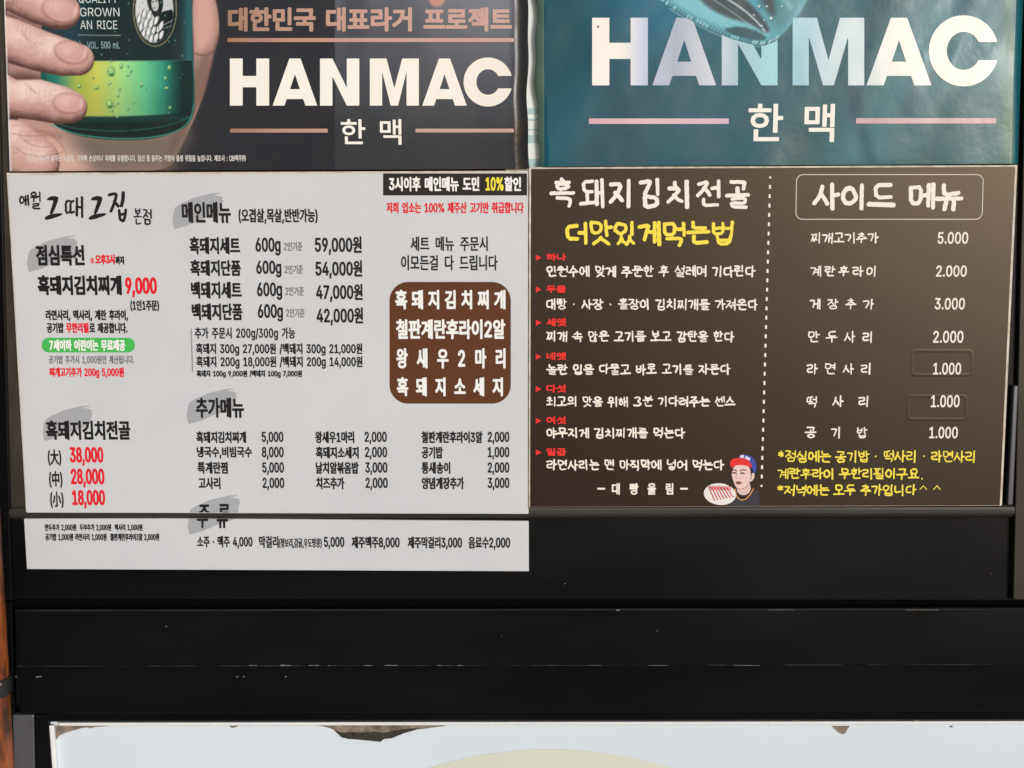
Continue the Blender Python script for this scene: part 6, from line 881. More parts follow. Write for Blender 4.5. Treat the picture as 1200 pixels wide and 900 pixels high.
SIDE = (('찌개고기추가', '5.000', 950, 1030, 271.8, 286, 1099, 1134.6, .14, 0), ('계란후라이', '2.000', 949.4, 1026, 311, 324.6, 1097, 1133, .38, 0), ('게장추가', '3.000', 948.6, 1024, 349, 363, 1095.4, 1130.8, .75, 0),
        ('만두사리', '2.000', 946.8, 1021.7, 387.6, 402, 1093.6, 1129, .75, 0), ('라면사리', '1.000', 945, 1020, 425, 439.2, 1093.6, 1126.4, .75, 0), ('떡사리', '1.000', 944.8, 1017.4, 463, 477.6, 1091, 1124.6, 1.6, 0), ('공기밥', '1.000', 943, 1016.6, 500, 514, 1089, 1122.5, 1.6, 0))
for n, p, a, b, c, e, pa, pb, g, _ in SIDE:
    ht('menu_item', n, a, c, b, e, wd=2.0, gap=g); dt('price', p, pa, c, pb, e - .2, CREAM, .32)
ht('note', '*점심에는 공기밥 · 떡사리 · 라면사리', 911.4, 527.2, 1142.4, 543, YEL, 2.1, gap=.12, space=.42)
ht('note', '계란후라이 무한리필이구요.', 911, 547.8, 1081.7, 562.4, YEL, 2.1, gap=.12, space=.42)
ht('note', '*저녁에는 모두 추가입니다', 910.7, 567, 1074, 581.6, YEL, 2.1, gap=.12, space=.42)
for x in (1078, 1094): strokes_shape('note', [[(x, 573.6), (x + 4, 569.2), (x + 8, 573.6)]], 1.0, YD, ink(YEL), db, smooth=0)
# ridges pressed through the sheet by tape behind it
def ridge(x0, y0, x1, y1):
    bm = bmesh.new(); ring = []
    for off, dep in ((-3.2, .0001), (-1.0, -.00010), (1.0, -.00010), (3.2, .0001)):
        pts = []
        for cx, cy, a0 in ((x1 - 4, y0 + 4, -90), (x1 - 4, y1 - 4, 0), (x0 + 4, y1 - 4, 90), (x0 + 4, y0 + 4, 180)):
            for k in range(6):
                t = R(a0 + k * 18); pts.append(bm.verts.new(P(cx + (4 + off) * math.cos(t), cy + (4 + off) * math.sin(t), YD + dep)))
        ring.append(pts)
    for A, B in zip(ring[:-1], ring[1:]):
        n = len(A)
        for i in range(n): bm.faces.new((A[i], A[(i + 1) % n], B[(i + 1) % n], B[i]))
    bmesh.ops.recalc_face_normals(bm, faces=bm.faces)
    me = bpy.data.meshes.new('pressed_ridge'); bm.to_mesh(me); bm.free()
    for p in me.polygons: p.use_smooth = True
    link('pressed_ridge', me, M_DARK, db)
ridge(1069, 411, 1139, 439.5); ridge(1064, 464, 1132, 491.5)
# cartoon man in a cap with a plate of meat
cx = lambda pts: [(800 + x / 10, 510 + y / 10) for x, y in pts]
SKIN = (232, 200, 192)
poly('shirt', cx([(600, 690), (640, 655), (700, 690), (760, 680), (830, 640), (895, 650), (905, 832), (560, 832)]), YD, ink((58, 54, 64)), db, .05, st=.25)
poly('collar', cx([(615, 640), (650, 640), (690, 690), (740, 690), (800, 640), (815, 630), (790, 700), (740, 745), (680, 750), (635, 715)]), YD, ink((40, 34, 38)), db, .10, st=.2)
poly('neck', cx([(630, 600), (785, 560), (800, 630), (775, 680), (730, 702), (680, 700), (640, 665)]), YD, ink((222, 190, 182)), db, .15, st=.2)
poly('hair', cx([(770, 365), (830, 370), (848, 440), (835, 470), (800, 480), (785, 520)]), YD, ink((44, 38, 42)), db, .18, st=.2)
poly('ear', cx([(795, 470), (815, 440), (840, 445), (843, 490), (825, 525), (795, 548), (782, 535)]), YD, ink(SKIN), db, .20, st=.2, smooth=1)
poly('face', cx([(600, 370), (640, 345), (720, 335), (780, 370), (795, 420), (795, 500), (785, 560), (755, 600), (710, 630), (665, 636), (625, 612), (605, 570), (585, 520), (572, 470), (580, 420)]), YD, ink(SKIN), db, .26, st=.2, smooth=1)
poly('cap', cx([(650, 270), (665, 238), (720, 226), (790, 238), (840, 280), (865, 340), (862, 410), (842, 460), (825, 420), (812, 375), (780, 330), (700, 285)]), YD, ink((62, 74, 164)), db, .32, st=.2, smooth=1)
poly('visor', cx([(552, 330), (570, 285), (620, 266), (690, 268), (760, 285), (805, 335), (815, 382), (760, 362), (700, 348), (640, 350), (600, 368), (580, 385), (560, 365)]), YD, ink((226, 48, 46)), db, .38, st=.2, smooth=1)
poly('cap_badge', cx([(668, 262), (680, 232), (722, 232), (718, 268)]), YD, ink((214, 214, 230)), db, .40, st=.2)
poly('cap_badge', cx([(728, 272), (742, 242), (792, 268), (784, 300)]), YD, ink((214, 214, 230)), db, .40, st=.2)
strokes_shape('brow', [cx([(585, 412), (612, 405), (632, 420)]), cx([(675, 418), (705, 402), (742, 412)])], 1.2, YD, ink((58, 44, 44)), db, .34, st=.15)
strokes_shape('eye', [cx([(588, 444), (605, 438), (624, 446)]), cx([(680, 448), (702, 440), (722, 450)])], 1.6, YD, ink((70, 56, 58)), db, .34, st=.15)
strokes_shape('nose', [cx([(632, 450), (622, 500), (640, 512)]), cx([(665, 500), (678, 512)])], .5, YD, ink((170, 128, 122)), db, .34, st=.15)
poly('mouth', cx([(612, 545), (650, 540), (698, 548), (680, 575), (640, 580)]), YD, ink((128, 78, 72)), db, .34, st=.15, smooth=1)
strokes_shape('ear', [cx([(812, 455), (806, 480), (798, 515)])], .7, YD, ink((60, 48, 50)), db, .34, st=.15)
strokes_shape('outline', [cx([(574, 470), (590, 530), (608, 580), (630, 618), (668, 636), (712, 628), (752, 600), (770, 565)])], .45, YD, ink((110, 80, 76)), db, .36, st=.15)
strokes_shape('necklace', [cx([(614, 630), (622, 690), (650, 740), (690, 762), (740, 750), (790, 700), (828, 628)])], 1.1, YD, ink((226, 160, 84)), db, .40, st=.2)
shape('plate', lambda X, Z: 1 - np.hypot((X - 843.6) / 18.8, (Z - 579 - (X - 843) * .06) / 12.7), (823, 565, 864, 593), .25, YD, ink((232, 226, 224)), db, .46)
for k, c in enumerate(((178, 44, 50), (206, 34, 52), (214, 40, 60), (190, 26, 46), (180, 44, 54), (206, 28, 48), (214, 50, 66))):
    x = 830.5 + k * 3.7
    strokes_shape('meat_slice', [[(x, 570.2 + .2 * k), (x + 2.2, 576), (x + 4.6, 581), (x + 6.8, 586.4 - .7 * k)], [(x + 1.6, 569.6), (x + 3.6, 574)]], 1.25, YD, ink(c), db, .52 + .01 * k, st=.2)

# ================================================================== posters
def ss(a, b, x): t = np.clip((x - a) / (b - a), 0, 1); return t * t * (3 - 2 * t)
def vnoise(X, Y, sc, seed):
    rg = np.random.default_rng(seed); T = rg.random((64, 64)); u = X / sc + 200; v = Y / sc + 200
    i = np.floor(u).astype(int); j = np.floor(v).astype(int); a = u - i; b = v - j; a = a * a * (3 - 2 * a); b = b * b * (3 - 2 * b)
    g = lambda p, q: T[p % 64, q % 64]
    return (g(i, j) * (1 - a) + g(i + 1, j) * a) * (1 - b) + (g(i, j + 1) * (1 - a) + g(i + 1, j + 1) * a) * b
class Paint:
    """the printed picture of a poster, worked out at every point of its sheet"""
    def __init__(s, X, Y, base): s.X, s.Y = X, Y; s.I = np.ones(X.shape + (3,)) * np.array(base, float)
    def mix(s, m, c):
        c = np.asarray(c, float); c = c if c.ndim == 3 else np.ones_like(s.I) * c
        s.I = s.I * (1 - m[..., None]) + c * m[..., None]
    def poly(s, pts, c, soft=.8, smooth=0, alpha=1.0):
        p = np.array(pts, float)
        for _ in range(smooth):
            nx = np.roll(p, -1, 0); p = np.stack([p * .75 + nx * .25, p * .25 + nx * .75], 1).reshape(-1, 2)
        m = ss(-soft, soft, poly_field(s.X, s.Y, [p])) * alpha; s.mix(m, c); return m
    def line(s, pts, wd, c, alpha=1.0, soft=.7):
        q = np.array(pts, float)
        for _ in range(3):
            if len(q) > 2: q = np.concatenate([q[:1], np.stack([q[:-1] * .75 + q[1:] * .25, q[:-1] * .25 + q[1:] * .75], 1).reshape(-1, 2)[1:-1], q[-1:]])
        pts = q
        D = np.full(s.X.shape, 1e9)
        for a, b in zip(pts[:-1], pts[1:]): D = np.minimum(D, seg_dist(s.X, s.Y, a, b)[0])
        s.mix(ss(soft, -soft, D - wd / 2) * alpha, c)
    def oval(s, x, y, rx, ry, c, alpha=1.0, soft=.12, rot=0):
        ca, sa = math.cos(rot), math.sin(rot); u = (s.X - x) * ca + (s.Y - y) * sa; v = -(s.X - x) * sa + (s.Y - y) * ca
        m = ss(soft, -soft, np.hypot(u / rx, v / ry) - 1) * alpha; s.mix(m, c); return m
    def finger(s, pts, rad, cols, light=(-.2, -.95)):
        D = np.full(s.X.shape, 1e9); Q = np.zeros(s.X.shape); NX = np.zeros(s.X.shape); NY = np.zeros(s.X.shape)
        n = len(pts)
        sub = 8; pp = []; rr = []
        for i in range(n - 1):
            for k in range(sub):
                t = k / sub; pp.append((pts[i][0] * (1 - t) + pts[i + 1][0] * t, pts[i][1] * (1 - t) + pts[i + 1][1] * t)); rr.append(rad[i] * (1 - t) + rad[i + 1] * t)
        pp.append(pts[-1]); rr.append(rad[-1])
        for (a, b, ra, rb) in zip(pp[:-1], pp[1:], rr[:-1], rr[1:]):
            d, t = seg_dist(s.X, s.Y, a, b); r = ra + (rb - ra) * t; e = d - r; m = e < D
            ax = a[0] + (b[0] - a[0]) * t; ay = a[1] + (b[1] - a[1]) * t
            D = np.where(m, e, D); NX = np.where(m, (s.X - ax) / r, NX); NY = np.where(m, (s.Y - ay) / r, NY)
        q = np.clip(np.hypot(NX, NY), 0, 1); nz = np.sqrt(1 - q * q)
        L = np.clip(NX * light[0] + NY * light[1], -1, 1) * .55 + nz * .75
        L = L + (vnoise(s.X, s.Y, 1.7, 9) - .5) * .10 + (vnoise(s.X * .5, s.Y, 3.2, 10) - .5) * .10 + (vnoise(s.X, s.Y, 16, 11) - .5) * .20
        sh, md, hi = [np.array(c, float) for c in cols]
        a = ss(-.25, .55, L)[..., None]; b = ss(.5, 1.05, L)[..., None]
        C = sh * (1 - a) + md * a; C = C * (1 - b) + hi * b
        s.mix(ss(.8, -.8, D), C)

def sheet(name, quad, nx, ny, yfun, paint, parent, base):
    """a poster sheet: quad corners (tl, tr, br, bl) in the photograph; yfun = its real waviness"""
    u, v = np.meshgrid(np.linspace(0, 1, nx), np.linspace(0, 1, ny)); q = np.array(quad, float)
    XY = ((q[0] * (1 - u[..., None]) + q[1] * u[..., None]) * (1 - v[..., None]) + (q[3] * (1 - u[..., None]) + q[2] * u[..., None]) * v[..., None])
    X, Z = XY[..., 0], XY[..., 1]; X = X + paint.edge(X, Z, u)
    V = P(X, Z, yfun(X, Z, u)).reshape(-1, 3); idx = np.arange(nx * ny).reshape(ny, nx)
    F = np.stack([idx[1:, :-1], idx[1:, 1:], idx[:-1, 1:], idx[:-1, :-1]], -1).reshape(-1, 4)
    me = mesh_arrays(name, V, [F]); me.polygons.foreach_set('use_smooth', [True] * len(F))
    at = me.attributes.new('print', 'FLOAT_COLOR', 'POINT')
    c = alb(np.clip(paint(X, Z), 0, 255)).reshape(-1, 3); c = np.concatenate([c, np.ones((len(c), 1))], 1)
    at.data.foreach_set('color', c.astype(np.float32).ravel())
    return link(name, me, M_POSTER, parent)
def wave(X, Z, seed, amp=1.0):
    return amp * ((vnoise(X, Z, 110, seed) - .5) * .0030 + (vnoise(X + Z * .4, Z * .5, 46, seed + 1) - .5) * .0012 + (vnoise(X + Z * .3, Z * .6, 20, seed + 2) - .5) * .00045)

def paint_left(X, Z):
    p = Paint(X, Z, (42, 43, 51))
    g = ss(391.5, 393.5, X) * ss(612, 594, X)
    top = np.clip(1 - Z / 165, 0, 1.6)
    c = np.array((52, 55, 62.0)) + (np.array((122, 126, 138.0)) - np.array((52, 55, 62.0))) * (top * (.55 + .45 * ss(393, 590, X)))[..., None]  # grey print fading downward, with some surface reflection painted in
    p.mix(g, c)
    p.oval(416, -8, 14, 70, (58, 60, 70), .55, .6); p.oval(470, 60, 26, 80, (70, 74, 84), .4, .7)
    p.oval(512, -4, 10, 12, (206, 150, 136), .9, .2)
    # palm and wrist behind the bottle
    body0 = None; SK = ((104, 74, 66), (188, 146, 132), (226, 190, 176))
    p.poly([(8, -130), (60, -130), (70, 60), (60, 130), (110, 160), (215, 150), (224, 120), (228, 70), (224, -10), (240, -30), (254, 0), (258, 38), (250, 62), (246, 80), (238, 112), (230, 134), (222, 152), (210, 176), (196, 204), (8, 206)], (172, 136, 127), 1.2, 3)
    p.poly([(60, 150), (222, 150), (210, 176), (196, 206), (90, 206)], (118, 103, 96), 22, 2)
    p.poly([(216, 100), (240, 60), (250, 64), (236, 116), (224, 150), (208, 178), (196, 206), (188, 206)], (104, 84, 78), 7, 2, .6)
    p.poly([(10, 146), (58, 150), (90, 175), (110, 206), (10, 206)], (208, 172, 158), 18, 2)
    p.line([(8, 92), (30, 90), (52, 96)], 10, (70, 44, 40), .75, 7); p.line([(10, 150), (40, 152), (70, 160)], 4, (128, 86, 76), .6, 5)
    p.line([(14, 168), (30, 176), (46, 170), (54, 160)], 1.2, (138, 96, 84), .7); p.line([(20, 182), (44, 178), (62, 184)], .9, (150, 108, 96), .6)
    p.poly([(226, 128), (246, 70), (254, 40), (258, 38), (250, 66), (238, 116)], (132, 96, 86), 3, 1, .8)
    p.poly([(228, -20), (240, -20), (250, 4), (252, 40), (238, 60), (228, 58)], (214, 168, 158), 6, 1, .8)
    p.line([(226, 62), (240, 66), (250, 60)], 2.0, (120, 84, 76), .8, 1.6)
    # bottle
    body = [(54, -140), (222, -140), (225, 20), (225.6, 60), (228, 90), (228.4, 120), (227, 134), (221, 146), (208, 154.5), (188, 161), (160, 164.5), (120, 163.5), (86, 158), (68, 150), (57, 138), (51, 122), (48, 100), (48, 60)]
    body = body
    for _ in range(3):
        q = np.array(body, float); nx = np.roll(q, -1, 0); body = np.stack([q * .75 + nx * .25, q * .25 + nx * .75], 1).reshape(-1, 2)
    p.poly(body, (20, 44, 45), .9, 0)
    F = poly_field(X, Z, [np.array(body)]); inb = ss(-.6, .6, F)
    t = np.clip((X - 66) / (214 - 66), 0, 1)
    stops = [(0, (44, 128, 112)), (.06, (96, 158, 110)), (.16, (178, 196, 84)), (.32, (202, 208, 96)), (.5, (160, 208, 128)), (.7, (100, 192, 142)), (.84, (52, 146, 122)), (.93, (22, 84, 78)), (1, (12, 42, 44))]
    C = np.stack([np.interp(t, [a for a, _ in stops], [b[k] for _, b in stops]) for k in range(3)], -1)
    C = C * (1 + (vnoise(X, Z, 24, 31)[..., None] - .5) * .14) * (1 - .12 * ss(72, 132, Z)[..., None])
    p.mix(inb * ss(70.4, 72.0, Z - (X - 140) ** 2 * -.00004) * ss(137, 133.2, Z - 2 * np.sin((X - 60) / 40)), C)
    p.mix(inb * ss(70, 50, X) * ss(76, 90, Z) * ss(140, 120, Z) * .7, (24, 92, 88)); p.mix(inb * ss(58, 48, X) * .8, (14, 58, 60))
    p.mix(inb * ss(133.5, 136.5, Z - 2 * np.sin((X - 60) / 40)), np.array((18, 36, 38)))
    p.mix(inb * ss(134, 138, Z) * ss(146, 138, Z) * .25, (40, 116, 104))
    p.line([(62, 143), (84, 150.5), (120, 153.5), (160, 153), (200, 147), (222, 137)], .7, (46, 130, 116), .8)
    p.line([(60, 146), (84, 156.5), (120, 162), (160, 163), (192, 159), (212, 152), (224, 140), (227, 124)], 1.4, (70, 172, 150), .8)
    p.line([(227, 124), (227.6, 90), (225, 66), (224.8, 10)], 1.2, (60, 150, 140), .7)
    p.line([(51, 130), (49, 100), (50, 80)], 1.2, (36, 120, 112), .7)
    # label
    lab = inb * ss(71.6, 70.6, Z - (X - 140) ** 2 * -.00004)
    L = np.ones_like(p.I) * np.array((24, 40, 45)); L = L + ss(120, 80, X)[..., None] * np.array((6, 22, 28)) + ss(212, 225, X)[..., None] * np.array((14, 60, 62)) * ss(-10, 10, F)[..., None]
    p.mix(lab, L); p.mix(lab * ss(200, 224, X) * .35, (60, 120, 122)); p.line([(70, 71.4), (140, 71.6), (225, 70)], .7, (90, 150, 130), .5)
    p.line([(92, 41), (141, 41.4)], .8, (186, 196, 196), .9)
    # emblem
    p.oval(181.5, 12, 25.6, 42.5, (176, 160, 118), 1, .02); p.oval(181.5, 12, 24.8, 41.6, (24, 38, 42), 1, .02)
    m = p.oval(181, 12, 22.2, 38, (196, 200, 204), 1, .03)
    def inside(f): k = p.I.copy(); f(); p.I = k * (1 - m[..., None]) + p.I * m[..., None]
    def emblem():
        p.poly([(180, 20), (188, 14), (206, 10), (206, 60), (182, 52)], (28, 34, 38), .5, 1)
        p.poly([(171, -6), (176, -14), (188, -14), (192, 4), (189, 16), (182, 22), (178, 16), (174, 10)], (30, 34, 38), .5, 2)
        p.oval(181.6, 5, 4.2, 8.2, (190, 192, 196), 1, .12, -.1); p.oval(183, 1, 1.4, .6, (40, 44, 48), 1, .3); p.oval(179.4, 2, 1.2, .6, (40, 44, 48), 1, .3); p.oval(181, 9.4, 1.6, .6, (70, 60, 60), 1, .3)
        p.poly([(158, 0), (170, -8), (172, 6), (172, 22), (158, 26)], (206, 208, 210), .6, 1)
        for a, (x, y) in enumerate(((163, 22), (169, 16), (175, 18), (165, 32), (171, 27), (177, 28), (183, 24), (168, 40), (174, 37), (180, 36), (186, 33), (177, 46), (183, 44), (189, 41), (189, 30))):
            p.oval(x, y, 2.4, 5.6, (226, 228, 230), 1, .15, .45 - .05 * (a % 3)); p.oval(x, y, 3.3, 6.8, (30, 36, 40), .0, .1, .45)
            p.line([(x - 2.6, y + 5), (x - 3.2, y), (x + .2, y - 6)], .7, (30, 36, 40), .95)
            p.line([(x + 2.4, y - 4), (x + 2.6, y + 1), (x - .6, y + 6)], .6, (30, 36, 40), .9)
        p.poly([(186, 20), (194, 12), (202, 14), (200, 26), (192, 24)], (22, 28, 32), .5, 1)
        p.line([(192, 29), (202, 24)], .8, (200, 204, 206), .9); p.line([(192, 33), (202, 30)], .6, (200, 204, 206), .8)
        for q in range(4): p.line([(158 + q * 3, 26 + q * 7), (163 + q * 3, 36 + q * 5)], 1.6, (30, 36, 40), .9)
    inside(emblem)
    # drops
    rg = np.random.default_rng(4)
    for k in range(58):
        x, y, r = rg.uniform(78, 222), rg.uniform(-6, 134), rg.uniform(.5, 1.6)
        p.oval(x + .3, y + .4, r, r * 1.25, (20, 70, 62), .45, .35); p.oval(x - .2, y - .2, r * .6, r * .8, (170, 226, 200), .45, .5)
    for x, y, rx, ry in ((130.5, 84, 4.6, 6), (142, 77.5, 2.2, 3.4), (128.6, 122, 4, 5.4), (198.6, 80, 2.4, 4.4), (113, 103, 3.4, 2.4), (151, 88, 1.6, 2), (138.6, 111.5, 1.6, 3), (166, 99, 1.8, 4), (194, 92, 1.8, 2.6), (195.6, 103.4, 3, 2), (199.4, 126.6, 2, 2.4), (93, 101, 2.2, 2.8), (130, 97, 1.3, 1.6), (137.6, 137, 1.4, 1.6)):
        p.oval(x, y, rx, ry, (64, 138, 84), .62, .25); p.oval(x - rx * .15, y - ry * .25, rx * .62, ry * .55, (186, 214, 132), .75, .4); p.oval(x + rx * .1, y + ry * .62, rx * .6, ry * .22, (22, 74, 62), .6, .5); p.oval(x - rx * .3, y - ry * .4, .5, .6, (240, 250, 230), .9, .6)
    # fingers over the bottle
    A = ((88, 58, 54), (196, 156, 147), (238, 212, 205))
    p.finger([(-20, 178), (14, 172), (40, 190)], [30, 32, 30], A)
    p.line([(70, 44), (40, 34), (12, 20)], 6, (76, 46, 40), .8, 6)
    p.finger([(-10, 104), (14, 116), (44, 117), (70, 123), (84, 125.5)], [24, 22, 24, 22.5, 18.5], A)
    p.finger([(-10, 38), (14, 48), (48, 60), (74, 67), (92, 70)], [24, 26, 24, 22, 18.5], A)
    p.finger([(-10, -30), (16, -14), (46, 2), (66, 10), (74, 14)], [26, 27, 26, 24, 20.5], A)
    for (x, y, rx, ry, rot) in ((71, 11, 20.5, 13.5, .24), (83.5, 61, 18.5, 12, .24), (80.5, 120.5, 17.2, 11, .10)):
        p.oval(x, y + .6, rx + 1.8, ry + 1.4, (148, 102, 92), .75, .16, rot); p.oval(x, y, rx, ry, (206, 164, 157), 1, .09, rot)
        p.oval(x - 2, y - 3, rx * .75, ry * .55, (226, 190, 183), .7, .6, rot); p.oval(x + rx * .5, y + 2, rx * .5, ry * .7, (196, 150, 144), .45, .6, rot); p.oval(x + rx * .86, y + 1, rx * .1, ry * .5, (230, 204, 196), .6, .6, rot)
    rk = np.random.default_rng(12)
    for x0, y0, n in ((20, 30, 9), (36, 44, 5), (30, 100, 8), (52, 106, 4), (14, -2, 6), (60, 3, 3)):
        for k in range(n):
            x = x0 + k * 2.3 + rk.uniform(-.8, .8); y = y0 + k * .5 + rk.uniform(-2, 2); h = rk.uniform(5, 12)
            p.line([(x, y), (x - 1.6, y + h * .5), (x - 1.2, y + h)], .5, (150, 108, 98) if k % 2 else (240, 218, 210), .42, .6)
    for q in ([(14, 156), (34, 160), (60, 158)], [(18, 172), (30, 182), (52, 184), (74, 178)], [(60, 158), (74, 170), (80, 186)], [(30, 164), (40, 172), (58, 172)]):
        p.line(q, .9, (120, 80, 72), .45, 1.2)
    for x, y in ((24, 36), (26, 40), (30, 98), (34, 101), (22, 158)):
        p.line([(x, y), (x + 9, y + 9)], 1.2, (150, 106, 94), .3, 1.2)
    p.mix(ss(604, 612, X) * .9, (26, 28, 34)); p.mix(ss(7.4, 5.4, X - Z * .035) * .8, (224, 224, 226))
    return p.I
paint_left.edge = lambda X, Z, u: np.where(u > .9, (u - .9) / .1 * (np.sin(Z / 26) * 1.1 + .7 * np.sin(Z / 11 + 1)), 0)
RIM_PTS = [(752, -40), (768, -6), (784, 8), (806, 22), (832, 35), (858, 46), (880, 52), (896, 53.6), (908, 49), (920, 38), (936, 18), (950, -6), (962, -40)]
RIM = np.array(RIM_PTS, float)
def paint_right(X, Z):
    p = Paint(X, Z, (30, 88, 104))
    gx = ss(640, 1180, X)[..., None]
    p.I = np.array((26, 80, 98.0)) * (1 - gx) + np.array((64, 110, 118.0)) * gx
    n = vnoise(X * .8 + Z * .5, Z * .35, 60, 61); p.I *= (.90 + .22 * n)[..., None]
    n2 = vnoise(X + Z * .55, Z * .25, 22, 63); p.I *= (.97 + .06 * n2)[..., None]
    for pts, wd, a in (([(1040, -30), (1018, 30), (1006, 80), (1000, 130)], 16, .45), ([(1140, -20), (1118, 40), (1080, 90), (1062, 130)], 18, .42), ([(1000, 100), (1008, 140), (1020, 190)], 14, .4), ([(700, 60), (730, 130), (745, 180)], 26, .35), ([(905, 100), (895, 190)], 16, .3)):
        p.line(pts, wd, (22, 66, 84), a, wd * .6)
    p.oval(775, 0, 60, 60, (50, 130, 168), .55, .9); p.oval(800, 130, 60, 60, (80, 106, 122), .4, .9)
    p.mix(ss(1165, 1186, X) * ss(1196, 1186, X) * .55, (128, 146, 124)); p.mix(ss(1186, 1192, X) * .9, (18, 84, 98))
    # upturned glass bottle base
    rim = RIM_PTS
    p.poly(rim, (92, 160, 178), 1.8, 2)
    p.poly([(758, -40), (776, -8), (806, 14), (842, 30), (884, 44), (900, 46), (902, 34), (880, 8), (856, -10), (838, -40)], (126, 190, 206), 3.5, 2)
    p.poly([(800, -30), (822, 4), (850, 20), (880, 28), (898, 40), (904, 34), (884, 8), (860, -12), (846, -40)], (62, 70, 77), 3, 2, .9)
    p.poly([(846, 34), (868, 30), (892, 38), (900, 46), (886, 48), (862, 42)], (52, 84, 92), 2, 1, .9)
    p.line([(848, -4), (870, 10), (886, 24), (896, 36)], 1.6, (226, 240, 244), .9, 1); p.line([(834, -2), (858, 14), (880, 30)], .9, (180, 210, 216), .7)
    p.poly([(868, -40), (884, -6), (904, 26), (912, 40), (924, 26), (940, 0), (952, -40)], (76, 138, 150), 5, 2, .95)
    p.poly([(872, -40), (892, 0), (906, 22), (910, 10), (896, -40)], (70, 68, 70), 5, 2, .8); p.line([(914, -6), (926, 8)], 5, (150, 206, 214), .6, 4)
    rg = np.random.default_rng(8)
    for t in np.linspace(0, 1, 64):
        i = t * 9 + 1; k = int(min(i, 10)); f = i - k; a, b = rim[k], rim[min(k + 1, 12)]; x = a[0] + (b[0] - a[0]) * f; y = a[1] + (b[1] - a[1]) * f
        if t < .82: p.line([(x + 1, y - 4.2), (x - 1.2, y - .6)], .9, (224, 240, 242) if rg.random() > .4 else (30, 70, 80), .85)
    p.line([rim[k] for k in range(2, 10)], 2.2, (60, 104, 114), .5, 1.6); p.line([(a, b + 2) for a, b in rim[2:9]], .7, (190, 220, 226), .7)
    for x, y, r in ((890, 8, 2.6), (899, 8, 2.0), (904, 22, 3), (884, 18, 1.6), (893, 31, 2), (917, 8, 1.8), (896, 24, 1.4)):
        p.oval(x, y, r, r, (60, 110, 118), .9, .3); p.oval(x - .5, y - .6, r * .55, r * .55, (222, 240, 242), .95, .4)
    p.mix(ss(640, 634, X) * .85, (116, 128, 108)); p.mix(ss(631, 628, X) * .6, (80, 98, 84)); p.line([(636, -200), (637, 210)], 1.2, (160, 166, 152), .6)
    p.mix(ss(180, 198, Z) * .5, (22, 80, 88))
    return p.I
paint_right.edge = lambda X, Z, u: np.where(u < .06, (1 - u / .06) * (np.sin(Z / 22 + .6) * 1.6 + 1.1 * np.sin(Z / 9)), 0)

YP = -.006
pl = empty('beer_poster', tuple(P(310, 199, 0)), 'dark glossy poster of a hand gripping a green bottle above the white menu board', 'poster')
yl = lambda X, Z, u: YP + wave(X, Z, 71) + .008 * np.clip((u - .972) / .028, 0, 1) ** 1.6 + .0012 * np.sin(Z / 30) * np.clip((u - .9) / .1, 0, 1)
sheet('sheet', [(0.5, -120), (617.5, -120), (619.2, 197.8), (11.6, 200.8)], 680, 330, yl, paint_left, pl, None)
pr = empty('beer_poster', tuple(P(910, 195, 0)), 'teal glossy poster with huge pale letters above the dark menu board', 'poster')
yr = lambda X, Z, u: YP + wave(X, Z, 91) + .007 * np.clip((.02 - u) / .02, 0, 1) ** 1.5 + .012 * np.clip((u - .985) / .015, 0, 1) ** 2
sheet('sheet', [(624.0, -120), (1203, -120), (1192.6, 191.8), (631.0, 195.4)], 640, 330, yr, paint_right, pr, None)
YL = YP
LL = lambda X, Z: yl(X, Z, (X - 5) / 612) - .0003
LR = lambda X, Z: yr(X, Z, (X - 628) / 568) - .0003
def capital(c, x0, y0, x1, y1, s):
    """bold grotesque capitals as outlines; s = stem width"""
    w_ = x1 - x0; h = y1 - y0
    if c == 'H': return [[(x0, y0), (x0 + s, y0), (x0 + s, y0 + h * .37), (x1 - s, y0 + h * .37), (x1 - s, y0), (x1, y0), (x1, y1), (x1 - s, y1), (x1 - s, y0 + h * .61), (x0 + s, y0 + h * .61), (x0 + s, y1), (x0, y1)]]
    if c == 'N': return [[(x0, y0), (x0 + s, y0), (x1 - s, y0 + h * .62), (x1 - s, y0), (x1, y0), (x1, y1), (x1 - s, y1), (x0 + s, y0 + h * .38), (x0 + s, y1), (x0, y1)]]
    m = (x0 + x1) / 2
    if c == 'M': return [[(x0, y0), (x0 + w_ * .34, y0), (m, y0 + h * .63), (x1 - w_ * .34, y0), (x1, y0), (x1, y1), (x1 - s, y1), (x1 - s, y0 + h * .28), (m + w_ * .075, y1), (m - w_ * .075, y1), (x0 + s, y0 + h * .28), (x0 + s, y1), (x0, y1)]]
    if c == 'A': return [[(m - w_ * .125, y0), (m + w_ * .125, y0), (x1, y1), (x1 - w_ * .265, y1), (x1 - w_ * .315, y0 + h * .86), (x0 + w_ * .315, y0 + h * .86), (x0 + w_ * .265, y1), (x0, y1)],
                         [(m, y0 + h * .33), (m - w_ * .11, y0 + h * .65), (m + w_ * .11, y0 + h * .65)]]
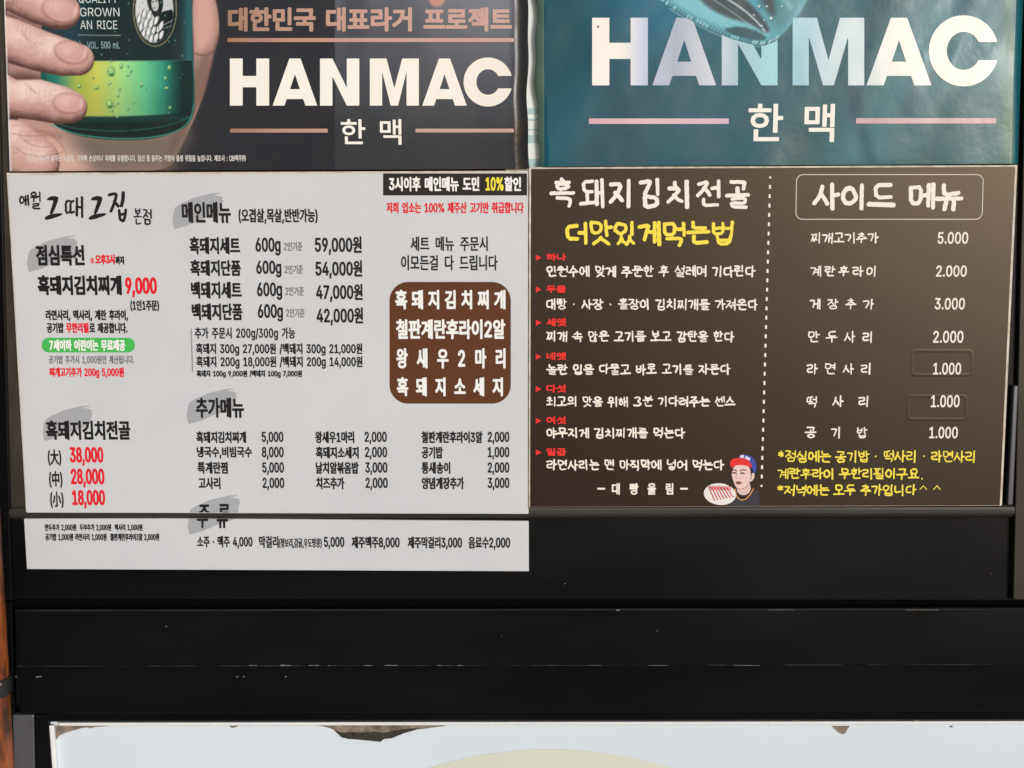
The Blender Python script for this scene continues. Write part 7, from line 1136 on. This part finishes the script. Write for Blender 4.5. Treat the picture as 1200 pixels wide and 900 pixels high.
def letter(c, box, s, Y, mat, parent, st, hide=None):
    x0, y0, x1, y1 = box; X, Z = grid(x0 - 2, y0 - 2, x1 + 2, y1 + 2, st)
    if hide is not None: hid = poly_field(X, Z, [hide])
    if c == 'C':
        cx_, cy_ = (x0 + x1) / 2 + (x1 - x0) * .012, (y0 + y1) / 2; rx, ry = (x1 - x0) / 2 + .4, (y1 - y0) / 2
        o = (1 - np.hypot((X - cx_) / rx, (Z - cy_) / ry)) * rx; i = (np.hypot((X - cx_) / (rx - s), (Z - cy_) / (ry - s * .92)) - 1) * rx
        F = np.minimum(o, i); gap = np.minimum.reduce([X - cx_ - rx * .2, (Z - (cy_ - ry * .25)), (cy_ + ry * .26) - Z]); F = np.minimum(F, -gap)
    else:
        L = capital(c, x0, y0, x1, y1, s); F = poly_field(X, Z, [np.array(L[0])])
        if len(L) > 1: F = np.minimum(F, -poly_field(X, Z, [np.array(L[1])]))
    if hide is not None: F = np.minimum(F, -hid)
    lay_print('letter', [(a, 0) for a in field_polys(F, x0 - 2, y0 - 2, st, 8)], Y, mat, parent)
xm = lambda px: float(P(px, 100, YL)[0]) 
gl = lambda parent, stops: foil_mat('printed_letters', stops)
def rel(parent, stops): return foil_mat('printed_letters', [(xm(p), c) for p, c in stops])
ML = rel(pl, [(266, (246, 240, 233)), (400, (247, 241, 234)), (602, (244, 234, 226))])
for c, x0, x1, s in (('H', 269.4, 315.4, 15), ('A', 319.5, 371.8, 0), ('N', 375, 421, 14.6), ('M', 433.4, 490.8, 14.4), ('A', 494.8, 547, 0), ('C', 543, 599.4, 15)):
    letter(c, (x0, 67.4 if c == 'C' else 68.6, x1, 124.8 if c == 'C' else 123.8), s, LL, ML, pl, .45)
MC = rel(pl, [(266, (158, 120, 98)), (330, (186, 146, 128)), (460, (202, 160, 148)), (602, (200, 164, 156))])
lay_print('heading', [(a, l) for a, l in type_polys('대한민국 대표라거 프로젝트', (267, 8.6, 600, 37), 1.15, space=.26, run=12)], LL, MC, pl)
for b in ((266.5, 44.6, 602, 49.2), (269.6, 150.8, 384, 155.4), (487, 150.8, 602, 155.2)): shape('rule', lambda X, Z: rrect_field(X, Z, *b, .3), b, .5, LL, MC, pl)
text('lettering', '한 맥', (399.4, 139.6, 470.4, 169.6), (236, 228, 222), LL, pl, d=.42, space=.28, mat=ML)
text('lettering', '경고 : 지나친 음주는 뇌졸중, 기억력 손상이나 치매를 유발합니다. 임신 중 음주는 기형아 출생 위험을 높입니다. 제조사 : OB맥주㈜', (32, 181.6, 288, 190), (216, 210, 208), LL, pl, d=.14)
text('lettering', 'GROWN', (93.6, 9, 140, 19.2), (206, 214, 214), LL, pl, d=.0); text('lettering', 'AN RICE', (94, 24, 137.4, 34.2), (206, 214, 214), LL, pl, d=.0)
text('lettering', 'QUALITY', (92, -6, 138, 4.2), (206, 214, 214), LL, pl, d=.0); text('lettering', 'VOL. 500 mL', (102, 48.6, 140.4, 57), (140, 166, 174), LL, pl, d=.1)
MR = rel(pr, [(690, (247, 240, 234)), (726, (244, 236, 232)), (752, (196, 206, 226)), (790, (168, 178, 196)), (835, (206, 212, 224)), (860, (172, 200, 212)), (905, (150, 206, 218)), (935, (150, 196, 212)), (975, (196, 214, 222)), (1010, (206, 220, 226)), (1055, (238, 234, 228)), (1168, (246, 238, 228))])
for c, x0, x1, s in (('H', 693.9, 759.2, 20.2), ('A', 764.4, 839.2, 0), ('N', 845.8, 911.2, 19), ('M', 928.8, 1012.8, 19), ('A', 1015.4, 1091.6, 0), ('C', 1088.0, 1168.6, 21)):
    letter(c, (x0, 18.0 if c == 'C' else 20.8, x1, 101.2 if c == 'C' else 100), s, LR, MR, pr, .5, RIM if c in 'AN' and x0 < 900 else None)
MP = rel(pr, [(690, (206, 166, 182)), (760, (220, 186, 190)), (854, (210, 180, 200)), (1003, (196, 160, 172)), (1090, (206, 178, 186)), (1167, (198, 158, 170))])
for b in ((690, 138.8, 854, 145.2), (1003, 138.4, 1167.4, 144.8)): shape('rule', lambda X, Z: rrect_field(X, Z, *b, .3), b, .5, LR, MP, pr)
text('lettering', '한 맥', (877, 121.6, 978, 166.4), (244, 238, 232), LR, pr, d=.75, space=.3)
shape('pin_hole', lambda X, Z: 1.1 - np.hypot(X - 701, Z - 31.3), (699, 29, 703, 34), .2, lambda X, Z: LR(X, Z) - .0004, ink((20, 20, 22)), pr)
